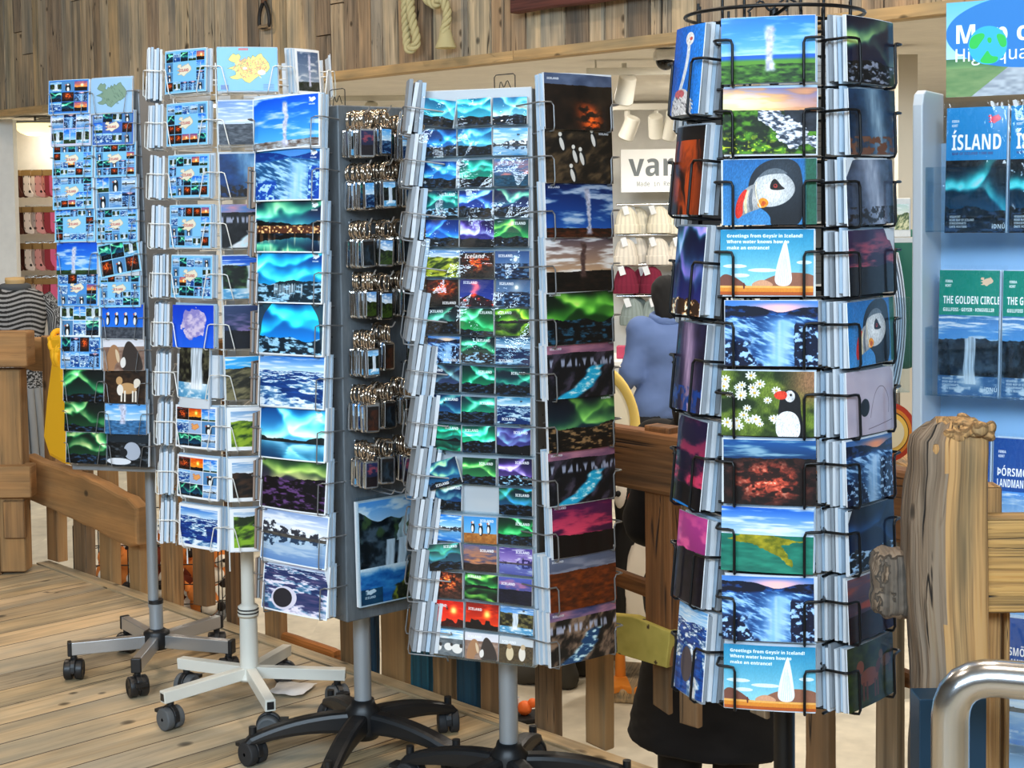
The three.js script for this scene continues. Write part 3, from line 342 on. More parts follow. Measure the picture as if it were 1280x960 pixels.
      if (kind === 'horse') { quad(0.42, 0.55, 1.2, '#7a3f22', '#5a2c18'); quad(0.8, 0.4, 0.8, '#6a4a30', '#4a3422'); } if (kind === 'whale') { oval(c, w * 0.62, h * 0.55, w * 0.2, h * 0.26, '#aeb6c4', 0.4); oval(c, w * 0.3, h * 0.86, w * 0.3, h * 0.1, '#dfe3ea'); oval(c, w * 0.42, h * 0.6, w * 0.09, h * 0.12, '#1d2024'); } } }),
  isleInLake: () => ({ d: 'a green headland in a teal sea', f: (u, v) => { if (v < 0.42) return skyc(u, v * 2.2, H(0x2f66b8), H(0xc8dcec), 0.6, 4); const uc = 0.45 + (v - 0.5) * 0.9, x = Math.abs(u - uc), w = v < 0.56 ? 0.4 - Math.abs(v - 0.5) * 3 : 0.16 * (1 - (v - 0.56) / 0.36); return x < w + (fbm(u * 16, v * 16, 6, 3) - 0.5) * 0.16 && v < 0.9 ? mix(H(0x4f5a1c), H(0xb9a93c), fbm(u * 18, v * 18, 7, 4)) : mix(H(0x1d5a52), H(0x3c8f7a), fbm(u * 6, v * 16, 9, 3)); } }),
  sketch: () => ({ d: 'a pale lilac-grey bird sketch', f: (u, v) => mix(H(0xa69ba6), H(0xb8aeb6), fbm(u * 4, v * 4, 3, 3)), o: (c, w, h) => { c.strokeStyle = '#6a5a62'; c.lineWidth = w * 0.008; c.beginPath(); c.moveTo(w * 0.45, h * 0.75); c.quadraticCurveTo(w * 0.55, h * 0.2, w * 0.75, h * 0.3); c.quadraticCurveTo(w * 0.92, h * 0.45, w * 0.86, h * 0.72); c.stroke(); oval(c, w * 0.34, h * 0.58, w * 0.09, h * 0.14, '#17181a', 0.5); c.beginPath(); c.moveTo(w * 0.4, h * 0.92); c.lineTo(w * 0.95, h * 0.84); c.stroke(); } }),
});
const basePrint = print;
function printAny(w, h, m) {                                  // collages paint themselves out of smaller pictures
  if (!m.big) return basePrint(w, h, m);
  let s = sheets[sheets.length - 1] ?? newSheet(), r = place(s, w, h); if (!r) { s = newSheet(); r = place(s, w, h); }
  m.big(s.c, r.x, r.y, w, h); r.d = m.d; r.m = m; return r;
}
// ---------------------------------------------------------------- the room
const X0 = -9, X1 = 5, Z0 = -15, Z1 = 3.5, CEIL = 5;
const W_ = X1 - X0, D_ = Z1 - Z0, XM = (X0 + X1) / 2, ZM = (Z0 + Z1) / 2;
const plasterUV = (g) => metreUV(g, 'y');
struct('wall_left', plasterUV(box(0.2, 6, D_ + 0.4)), M.drab, [X0 - 0.1, 2.2, ZM]);
struct('wall_right', plasterUV(box(0.2, 6, D_ + 0.4)), M.drab, [X1 + 0.1, 2.2, ZM]);
struct('wall_far', plasterUV(box(W_, 6, 0.2)), M.white, [XM, 2.2, Z0 - 0.1]);
struct('wall_back', plasterUV(mergeGeometries([box(W_, 3.85, 0.2, [XM, 1.125, Z1 + 0.1]), box(W_, 0.4, 0.2, [XM, 5.0, Z1 + 0.1]), box(2.9, 1.75, 0.2, [X0 + 1.45, 3.925, Z1 + 0.1]), box(2.1, 1.75, 0.2, [X1 - 1.05, 3.925, Z1 + 0.1])])), M.drab);
struct('ceiling', plasterUV(box(W_ + 0.4, 0.2, D_ + 0.4)), M.drab, [XM, CEIL + 0.1, ZM]);
struct('floor', metreUV(box(W_ + 0.4, 0.2, D_ + 0.4), 'z'), M.concrete, [XM, SHOP - 0.1, ZM]);
{ // the clerestory window behind the photographer
  const w = new THREE.Group(); w.name = 'window_1'; w.userData = { kind: 'structure' }; scene.add(w); w.position.set(-1.6, 3.925, Z1 + 0.02);
  mesh('window_pane', box(9.0, 1.75, 0.02, [0, 0, 0.1]), new THREE.MeshStandardMaterial({ color: 0xdfeefc, emissive: 0xd4ebff, emissiveIntensity: 1.5, roughness: 0.2 }), w);
  for (let i = 0; i <= 6; i++) mesh('window_bar', box(0.05, 1.75, 0.06, [-4.5 + i * 1.5, 0, 0.05]), M.white, w);
}
{ // lamps over the deck
  for (const p of DECK_LAMPS) {
    const t = thing('ceiling_lamp', 'square white lamp hanging over the wooden deck', 'lamp', [p[0], p[1], p[2]], 0, 'lamps over the deck');
    mesh('lamp_housing', rbox(0.46, 0.06, 0.46, 0.01, [0, 0.05, 0]), M.whitePaint, t);
    mesh('lamp_diffuser', box(0.4, 0.01, 0.4, [0, 0.012, 0]), new THREE.MeshStandardMaterial({ color: 0xffffff, emissive: 0xffe9cc, emissiveIntensity: 2, roughness: 0.6 }), t);
    mesh('rod', cyl(0.01, 0.01, CEIL - p[1] - 0.08, 8, [0, (CEIL - p[1]) / 2 + 0.04, 0]), M.whitePaint, t);
  }
  for (const p of ADDED_SHOP_LAMPS) {  // housings for the added shop lamps
    const t = thing('ceiling_panel_lamp', 'added flat square lamp under the shop ceiling', 'lamp', [p[0], p[1], p[2]], 0, 'added lamps under the shop ceiling');
    mesh('lamp_housing', box(0.34, 0.02, 0.34, [0, 0.022, 0]), M.whitePaint, t);
    mesh('lamp_diffuser', box(0.3, 0.006, 0.3, [0, 0.008, 0]), new THREE.MeshStandardMaterial({ color: 0xffffff, emissive: 0xfff2dd, emissiveIntensity: 2, roughness: 0.6 }), t);
  }
}
// ---------------------------------------------------------------- the board-clad fascia and the lower ceiling behind it
const FH = 2.25, fa = atHeight(0, 146, FH), fb = atHeight(840, 55, FH), fd = fb.clone().sub(fa).setY(0).normalize();
const FASCIA_TURN = Math.atan2(-fd.z, fd.x), fOut = new THREE.Vector3(-fd.z, 0, fd.x);                // fOut points at the deck
const fasciaAt = (s, y, out = 0) => new THREE.Vector3(fa.x + fd.x * s + fOut.x * out, y, fa.z + fd.z * s + fOut.z * out);
function onFascia(px, py, out = 0) { const r = rayOf(px, py), o = camera.position, a = fasciaAt(0, 0, out), t = ((a.x - o.x) * fOut.x + (a.z - o.z) * fOut.z) / (r.x * fOut.x + r.z * fOut.z), p = r.multiplyScalar(t).add(o); return { s: (p.x - a.x) * fd.x + (p.z - a.z) * fd.z, y: p.y, p }; }
const sL = (X0 - fa.x) / fd.x, sR = (X1 - fa.x) / fd.x;
{
  const zL = fa.z + fd.z * sL, zR = fa.z + fd.z * sR;
  const sh = new THREE.Shape([[X0, -zL + 0.16], [X1, -zR + 0.16], [X1, -Z0], [X0, -Z0]].map(p => new THREE.Vector2(...p)));
  struct('ceiling_shop', metreUV(new THREE.ExtrudeGeometry(sh, { depth: 0.1, bevelEnabled: false }).rotateX(-Math.PI / 2), 'x'), M.plaster, [0, FH + 0.05, 0]);
  const f = new THREE.Group(); f.name = 'wall_fascia'; f.userData = { kind: 'structure' }; scene.add(f);
  f.position.copy(fasciaAt(0, 0)); f.rotation.y = FASCIA_TURN;
  mesh('backing', box(sR - sL, CEIL - FH, 0.06, [(sL + sR) / 2, (CEIL + FH) / 2, -0.05]), M.under, f);
  for (let s = sL + 0.01; s < sR - 0.05;) {
    const w = Math.min(rr(0.1, 0.175), sR - s), t = rr(0.018, 0.03), mat = pick(M.fascia), cut = rnd() < 0.3 ? FH + rr(0.15, 0.8) : 0, g = 0.009;
    const add1 = (y0, y1, m) => mesh('plank', metreUV(box(w - g, y1 - y0, t, [s + w / 2, (y0 + y1) / 2, -0.02 + t / 2]), 'y', rnd() * 5, rnd() * 5), m, f);
    if (cut) { add1(FH + 0.03, cut - 0.004, mat); add1(cut + 0.004, CEIL, pick(M.fascia)); } else add1(FH + 0.03, CEIL, mat);
    s += w;
  }
  for (let s = sL; s < sR; s += 2.6) mesh('lath', metreUV(box(Math.min(2.594, sR - s), 0.05, 0.05, [s + Math.min(2.594, sR - s) / 2, FH + 0.025, 0.01]), 'x', rnd() * 4, rnd() * 4), M.lath, f);
}
// ---------------------------------------------------------------- the raised deck
const S0 = onFence(62, 708).s, S1 = 6.2, Q1 = 6.4;
{
  const d = new THREE.Group(); d.name = 'floor_deck'; d.userData = { kind: 'structure' }; scene.add(d); const [ox, oz] = fenceXZ(0, 0); d.position.set(ox, 0, oz); d.rotation.y = FENCE_TURN;
  // local x runs along the fence, local z away from it over the deck
  mesh('deck_body', box(S1 - S0, -SHOP - 0.03, Q1, [(S0 + S1) / 2, (SHOP - 0.03) / 2 , Q1 / 2]), M.under, d);
  const pw = 0.152, jointGeo = box(0.0076, 0.003, 6.3, [0, 0, 3.22]);
  for (let s = S0, k = 0; s < S1 - 0.02; s += pw, k++) {
    const w = Math.min(pw, S1 - s) - 0.007; let q = 0.062, cuts = [rr(1.1, 3.2), 6.4];
    mesh('joint_filler', jointGeo, M.caulk, d).position.set(s + pw - 0.0035 + pw * 0 - 0.0005, -0.0025, 0);
    for (const c of cuts) { mesh('plank', metreUV(box(w, 0.03, c - q - 0.004, [s + w / 2, -0.015, (q + c) / 2]), 'z', rnd() * 6, rnd() * 6), pick(M.deck), d); q = c; }
  }
  for (let s = S0; s < S1; s += 2.2) mesh('edge_board', metreUV(box(Math.min(2.195, S1 - s), 0.034, 0.058, [s + Math.min(2.195, S1 - s) / 2, -0.013, 0.03]), 'x', rnd() * 3, rnd() * 3), M.deck[3], d);
}
// ---------------------------------------------------------------- the driftwood fence along the deck edge
const fence = thing('driftwood_fence', 'rustic fence of brown and teal driftwood pickets along the deck edge', 'fence', [fenceXZ(0)[0], 0, fenceXZ(0)[1]], FENCE_TURN);
{
  // pickets: [left px, right px at the deck edge, bottom, top, material]
  const P = M.picket, top = 0.895;
  const list = [[62, 84, 0, .96, P[0]], [95, 120, -.04, top, P[4]], [127, 150, -.04, top, P[2]], [163, 186, -.06, top, P[2]], [203, 228, -.05, top, P[0]], [242, 268, .02, top, P[1]], [283, 305, -.06, top, P[3]], [331, 361, -.05, top, P[0]], [374, 406, .26, top, P[1]],
    [424, 446, -.05, top, P[0]], [449, 470, -.05, top, M.teal2], [475, 510, -.05, top, P[2]], [512, 538, -.05, top, M.teal], [539, 567, -.05, top, P[0]], [569, 597, -.05, top, M.teal2], [599, 632, -.05, top, P[1]], [667, 706, -.03, top, P[4]], [730, 770, 0.0, top, P[2]], [815, 846, .16, top, P[1]], [848, 886, .14, top, P[4]], [936, 968, .22, top, M.grey], [1006, 1056, -.02, top, P[4]], [1092, 1142, -.03, top, M.grey], [1190, 1235, -.03, top, P[0]]];
  list.forEach(([a, b, y0, y1, m], i) => {
    const A = onFence(a, 800, -0.01).s, B = onFence(b, 800, -0.01).s, t = (B - A) * rr(0.26, 0.36), w = (B - A) * (i > 8 && i < 16 ? 0.86 : 0.6);
    const g = roughBoard(w, y1 - y0, t, 0.006, i * 3.1, { skew: rr(-0.006, 0.008), skewTop: rr(-0.01, 0.01) });
    mesh('picket', g.translate(A + w / 2, y0, -0.01 - t / 2), m, fence);
  });
  // lower rail of pale driftwood on the left
  const railBetween = (name, p0, p1, hPx0, hPx1, mat, q = 0.03, t = 0.05, wob = 0.012, sd = 1, bulge = 0.02) => {
    const a = onFence(...p0, q), b = onFence(...p1, q), a2 = onFence(p0[0], p0[1] + hPx0 / 2, q), b2 = onFence(p1[0], p1[1] + hPx1 / 2, q), h0 = a.y - a2.y, h1 = b.y - b2.y, n = 14, T = [], Bt = [];
    for (let i = 0; i <= n; i++) { const k = i / n, s = lerp(a.s, b.s, k), y = lerp(a.y, b.y, k), h = lerp(h0, h1, k), e = (i === 0 || i === n) ? bulge : 0; T.push([s, y + h - e + (fbm(k * 6, sd, 2, 3) - 0.5) * wob * 2]); Bt.push([s, y - h + e + (fbm(k * 6, sd + 9, 2, 3) - 0.5) * wob * 2]); }
    mesh(name, metreUV(extrude([...Bt, ...T.reverse()], t, 0.012).translate(0, 0, q), 'x', rnd() * 3, rnd() * 3), mat, fence);
  };
  railBetween('rail', [38, 588], [188, 655], 52, 64, M.rail, 0.0, 0.06, 0.016, 3, 0.03);
  railBetween('rail', [36, 442], [330, 452], 42, 56, M.rail, -0.10, 0.06, 0.01, 5, 0.02);
  railBetween('rail', [395, 480], [690, 510], 50, 64, M.rail, -0.10, 0.06, 0.01, 8, 0.012);
  railBetween('rail', [692, 549], [1210, 640], 68, 92, M.railDark, -0.02, 0.07, 0.004, 11, 0.008);
  railBetween('rail', [345, 796], [428, 824], 24, 26, M.orange, -0.055, 0.035, 0.004, 21, 0.004);
  railBetween('rail', [690, 690], [1150, 850], 20, 26, M.railDark, -0.09, 0.03, 0.004, 31, 0.004);
  // the heavy post under the top rail
  { const a = onFence(815, 700, 0).s, b = onFence(848, 700, 0).s; mesh('post', roughBoard(b - a, 0.62, 0.06, 0.003, 51).translate((a + b) / 2, 0.3, 0.0), M.railDark, fence); }
  { // the yellow-green painted board nailed across the pickets
    const pts = [[752, 764], [800, 768], [847, 787], [842, 832], [800, 820], [752, 806]].map(([x, y]) => { const p = onFence(x, y, 0.012); return [p.s, p.y]; });
    const yel = new THREE.MeshStandardMaterial({ roughness: 0.7, map: dataTex(256, 256, (u, v) => { const n = wrapN(u, v, 9, 9, 44, 4), m = wrapN(u, v, 40, 40, 48, 2); return n > 0.66 || m > 0.86 ? [0.24, 0.17, 0.1] : mix([0.66, 0.6, 0.27], [0.78, 0.71, 0.36], m); }) });
    mesh('painted_board', metreUV(extrude(pts.reverse(), 0.03, 0.003).translate(0, 0, 0.012), 'x', 0.2, 0.4), yel, fence);
  }
}
{ // the fence turns the corner on the left
  const t = thing('corner_fence', 'short fence with thick planks at the far corner of the deck', 'fence', [0, 0, 0]);
  const d0 = 6.15, put = (name, x0, y0, x1, y1, thick, mat, d = d0) => { const a = atDepth(x0, y1, d), b = atDepth(x1, y0, d); mesh(name, metreUV(rbox(b.x - a.x, b.y - a.y, thick, 0.008, [(a.x + b.x) / 2, (a.y + b.y) / 2, -d - thick / 2]), b.x - a.x > b.y - a.y ? 'x' : 'y', rnd() * 3, rnd() * 3), mat, t); };
  put('post', -26, 462, 25, 716, 0.09, M.picket[2], d0 + 0.03); put('rail', -60, 415, 33, 460, 0.11, M.rail); put('rail', -60, 582, 38, 624, 0.08, M.rail); put('picket', 4, 626, 30, 674, 0.04, M.picket[0], d0 + 0.015);
  put('picket', -40, 670, -1, 722, 0.05, M.picket[1], d0 + 0.02); 
}
// ---------------------------------------------------------------- cards, bundles and how they are placed
const cardGeos = new Map();
function cardGeo(w, h, t, r, bow = 0, back = true) {         // a card with its picture in front and a written back, bowed a little; centre at the origin, front towards +z
  const n = 8, P = [], N = [], U = [], sh = r.s, q = [];
  const z = (x) => -bow * Math.pow(2 * x / w, 2), nx = (x) => { const k = 8 * bow * x / (w * w), l = Math.hypot(1, k); return [k / l, 0, 1 / l]; };
  const tri = (a, b, c) => { for (const v of [a, b, c]) { P.push(...v.p); N.push(...v.n); U.push(...v.u); } };
  const quad = (a, b, c, d) => { tri(a, b, c); tri(a, c, d); };
  const wu = [(sh.white.u0 + sh.white.u1) / 2, (sh.white.v0 + sh.white.v1) / 2], bk = back ? sh.back : sh.white;
  for (let i = 0; i < n; i++) {
    const xa = -w / 2 + w * i / n, xb = -w / 2 + w * (i + 1) / n, za = z(xa), zb = z(xb), ka = i / n, kb = (i + 1) / n, na = nx(xa), nb = nx(xb), U_ = (k) => lerp(r.u0, r.u1, k), B_ = (k) => lerp(bk.u1, bk.u0, k);
    quad({ p: [xa, -h / 2, za], n: na, u: [U_(ka), r.v0] }, { p: [xb, -h / 2, zb], n: nb, u: [U_(kb), r.v0] }, { p: [xb, h / 2, zb], n: nb, u: [U_(kb), r.v1] }, { p: [xa, h / 2, za], n: na, u: [U_(ka), r.v1] });
    const ia = na.map(v => -v), ib = nb.map(v => -v);
    quad({ p: [xb, -h / 2, zb - t], n: ib, u: [B_(kb), bk.v0] }, { p: [xa, -h / 2, za - t], n: ia, u: [B_(ka), bk.v0] }, { p: [xa, h / 2, za - t], n: ia, u: [B_(ka), bk.v1] }, { p: [xb, h / 2, zb - t], n: ib, u: [B_(kb), bk.v1] });
    for (const [y, ny] of [[h / 2, 1], [-h / 2, -1]]) { const a = { p: [xa, y, za], n: [0, ny, 0], u: wu }, b = { p: [xb, y, zb], n: [0, ny, 0], u: wu }, c = { p: [xb, y, zb - t], n: [0, ny, 0], u: wu }, d = { p: [xa, y, za - t], n: [0, ny, 0], u: wu }; ny > 0 ? quad(a, b, c, d) : quad(d, c, b, a); }
  }
  for (const sgn of [1, -1]) { const x = sgn * w / 2, zz = z(x), a = { p: [x, -h / 2, zz], n: [sgn, 0, 0], u: wu }, b = { p: [x, -h / 2, zz - t], n: [sgn, 0, 0], u: wu }, c = { p: [x, h / 2, zz - t], n: [sgn, 0, 0], u: wu }, d = { p: [x, h / 2, zz], n: [sgn, 0, 0], u: wu }; sgn > 0 ? quad(a, b, c, d) : quad(d, c, b, a); }
  const g = new THREE.BufferGeometry(); g.setAttribute('position', new THREE.Float32BufferAttribute(P, 3)); g.setAttribute('normal', new THREE.Float32BufferAttribute(N, 3)); g.setAttribute('uv', new THREE.Float32BufferAttribute(U, 2)); return g;
}
const slabs = new Map();
function slab(w, h, t, bow) { const k = [w, h, t, bow].join(); if (!slabs.has(k)) slabs.set(k, (() => { const g = new THREE.BoxGeometry(w, h, t, 6, 1, 1), p = g.attributes.position; for (let i = 0; i < p.count; i++) p.setZ(i, p.getZ(i) - bow * Math.pow(2 * p.getX(i) / w, 2)); g.computeVertexNormals(); return g; })()); return slabs.get(k); }
const ORD = ['first', 'second', 'third', 'fourth', 'fifth', 'sixth', 'seventh', 'eighth', 'ninth', 'tenth', 'eleventh', 'twelfth', 'thirteenth', 'fourteenth', 'fifteenth', 'sixteenth', 'seventeenth', 'eighteenth', 'nineteenth'];
const labelsUsed = new Set();
function unique(label) { if (label.split(/\s+/).length > 16) console.log('LONG', label); if (!labelsUsed.has(label)) { labelsUsed.add(label); return label; } for (const w of ['beside its twin', 'behind its twin', 'below its twin']) { const l = label + ', ' + w; if (!labelsUsed.has(l)) { labelsUsed.add(l); return l; } } return label; }
// frame of a pocket: the point where a card's centre stands, its outward turn and its lean
function pocketFrame(st, phi, r, y, lean) { const o = new THREE.Object3D(); o.position.set(st.x + r * Math.sin(phi) + (st.leanX ?? 0) * y, y, st.z + r * Math.cos(phi)); o.rotation.set(-lean, phi, (st.leanX ? -st.leanX : 0), 'YXZ'); o.updateMatrix(); return o; }
function putAt(m, fr, x = 0, y = 0, z = 0, rz = 0, ry = 0) { const o = new THREE.Object3D(); o.position.set(x, y, z); o.rotation.set(0, ry, rz); o.updateMatrix(); const k = fr.matrix.clone().multiply(o.matrix); k.decompose(m.position, m.quaternion, m.scale); return m; }
function card(st, fr, row, pic, w, h, { n = 3, t = 0.006, bow = 0.004, rz = 0, dx = 0, dy = 0, res = 200, mats = [M.sheafWhite, M.sheafBlue], gap = 0.0012, kind = 'postcard', splay = 0, z = 0 } = {}) {
  const r = printAny(Math.round(res), Math.round(res * h / w), pic);
  const m = single('postcard', unique(`${kind} of ${pic.d}, ${ORD[row]} row, ${st.name}`), 'postcard', cardGeo(w, h, 0.0016, r, bow), r.s.mat, [0, 0, 0], 0, `cards on the ${st.name}`);
  putAt(m, fr, dx, dy, z, rz);
  if (n > 0) {
    const b = thing('postcard_bundle', unique(`cards behind ${pic.d}, ${ORD[row]} row, ${st.name}`), 'cards', [0, 0, 0], 0, `card bundles on the ${st.name}`); putAt(b, fr, 0, 0, 0);
    let zz = -0.0022 + z;
    for (let i = 0; i < n; i++) { const g = slab(w, h, t, bow), p = mesh('card_packet', g, mats[i % mats.length], b); zz -= t / 2; p.position.set(rr(-0.003, 0.003) + dx * 0.3, rr(-0.003, 0.003) + (i ? rr(-0.002, 0.004) : 0), zz); p.rotation.set(rr(0, splay), rr(-splay, splay), rr(-0.01, 0.01)); zz -= t / 2 + gap; }
  }
  return m;
}
function bundle(st, fr, row, w, h, n, t, label, { bow = 0.004, mats = [M.sheafWhite, M.sheafBlue, M.paperGrey], splay = 0.01, gap = 0.0014 } = {}) {
  const b = thing('postcard_bundle', unique(label), 'cards', [0, 0, 0], 0, `card bundles on the ${st.name}`); putAt(b, fr); let zz = 0;
  for (let i = 0; i < n; i++) { const p = mesh('card_packet', slab(w, h, t, bow), mats[i % mats.length], b); zz -= t / 2; p.position.set(rr(-0.003, 0.003), rr(-0.003, 0.005), zz); p.rotation.set(rr(-splay, splay), 0, rr(-0.02, 0.02)); zz -= t / 2 + gap; }
}
function pocket(parent, st, fr, geo, mat) { const m = mesh('wire_pocket', geo, mat, parent); m.position.copy(fr.position).sub(parent.position); m.quaternion.copy(fr.quaternion); return m; }
// wire pocket round a card w x h: prongs come from outside, cross the front and run down and under
function prongGeo(w, h, wireR, { yArm = 0.13, inset = 0.018, out = 0.014, deep = 0.06, slant = 0, front = 0.006, low = 0.004 } = {}) {
  const parts = [], y1 = h * yArm, yb = -h / 2 - low;
  for (const s of [-1, 1]) parts.push(wire([[s * (w / 2 + out), y1, -deep], [s * (w / 2 + out), y1, front - 0.004], [s * (w / 2 - inset), y1, front], [s * (w / 2 - inset - slant), yb, front], [s * (w / 2 - inset - slant), yb, -deep]], wireR, 0.007));
  parts.push(wire([[-w / 2 - out, yb, -deep], [w / 2 + out, yb, -deep]], wireR), wire([[-w / 2 - out, y1, -deep], [w / 2 + out, y1, -deep]], wireR), wire([[-w / 2 + inset, yb, -deep * 0.4], [w / 2 - inset, yb, -deep * 0.4]], wireR));
  return mergeGeometries(parts.map(g => g.toNonIndexed()));
}
// ---------------------------------------------------------------- the display stands
const deg = Math.PI / 180;
function pf(st, phi, r, y, lean, lat = 0) { const f = pocketFrame(st, phi, r, y, lean); f.position.x += lat * Math.cos(phi); f.position.z -= lat * Math.sin(phi); f.updateMatrix(); return f; }
const rowY = (st, phi, r, px, py) => atDepth(px, py, -(st.z + r * Math.cos(phi))).y;
function standAt(px, py, name, label) { const p = atHeight(px, py, 0), g = thing('display_stand', label, 'display stand', [p.x, 0, p.z]); return { x: p.x, z: p.z, name, g }; }
const casterGeo = (() => {
  const hood = []; for (let i = 0; i <= 10; i++) { const a = Math.PI * i / 10; hood.push([Math.cos(a) * 0.031, Math.sin(a) * 0.031]); }
  return { wheels: mergeGeometries([-1, 1].map(s => lathe([[0.004, -0.011], [0.024, -0.011], [0.0275, -0.008], [0.0275, 0.008], [0.024, 0.011], [0.02, 0.0115], [0.018, 0.009], [0.004, 0.009]], 24).rotateX(Math.PI / 2).translate(0, 0.0275, s * 0.014))),
    hood: mergeGeometries([extrude([...hood, [-0.031, -0.006], [0.031, -0.006]], 0.014, 0.002).translate(0, 0.03, -0.007).toNonIndexed(), cyl(0.009, 0.009, 0.03, 12, [0, 0.072, 0]).toNonIndexed(), box(0.02, 0.008, 0.03, [0.036, 0.04, 0]).toNonIndexed()]) };
})();
function starBase(st, { n = 5, R, turn, leg, mat, cap, tyre = M.blackPlastic, top }) {
  for (let i = 0; i < n; i++) {
    const l = mesh('leg', leg, mat, st.g); l.rotation.y = turn + i * 2 * Math.PI / n;
    if (cap) mesh('end_cap', cap, M.blackPlastic, l);
    const w = mesh('caster', casterGeo.hood, M.blackPlastic, l); w.position.set(R - 0.025, 0, 0); w.rotation.y = rr(-2, 2); w.scale.setScalar(1.18);
    const q = mesh('wheel', casterGeo.wheels, tyre, l); q.position.copy(w.position); q.rotation.y = w.rotation.y; q.scale.setScalar(1.18);
  }
}
const signClip = (w = 0.05, h = 0.035) => mergeGeometries([wire([[-w / 2, 0, 0], [-w / 2, h, 0], [w / 2, h * 1.1, 0], [w / 2, 0.004, 0]], 0.0014), wire([[-w * 0.3, 0, 0], [-w * 0.2, h * 0.7, 0], [-w * 0.05, h * 0.2, 0], [w * 0.12, h * 0.75, 0], [w * 0.3, h * 0.2, 0]], 0.0012), cyl(0.012, 0.014, 0.006, 12, [0, -0.002, 0])].map(g => g.toNonIndexed()));
function labelTag(m, label) { m.userData = { label }; return m; }
function squareBody(st, s, phi, y0, y1, mat, holes = true) {
  const g = mesh('pegboard_column', rbox(s, y1 - y0, s, 0.004), mat, st.g); g.position.set((st.leanX ?? 0) * (y0 + y1) / 2, (y0 + y1) / 2, 0); g.rotation.set(0, phi, -(st.leanX ?? 0), 'ZYX');
  if (holes) for (const side of [0, 1, 3]) { const hg = []; for (let y = y0 + 0.06; y < y1 - 0.02; y += 0.075) for (let x = -s / 2 + 0.035; x < s / 2 - 0.02; x += 0.05) hg.push(cyl(0.0024, 0.0024, 0.0006, 6, [x, y - (y0 + y1) / 2, s / 2 + 0.0002], [Math.PI / 2, 0, 0])); const hm = mesh('peg_holes', mergeGeometries(hg), M.black, g); hm.rotation.y = side * Math.PI / 2; hm.userData = { kind: 'stuff' }; }
  return g;
}
const G = (o) => motif.geyser(o), A = (o) => motif.aurora(o), FR = '#f4f5f7';

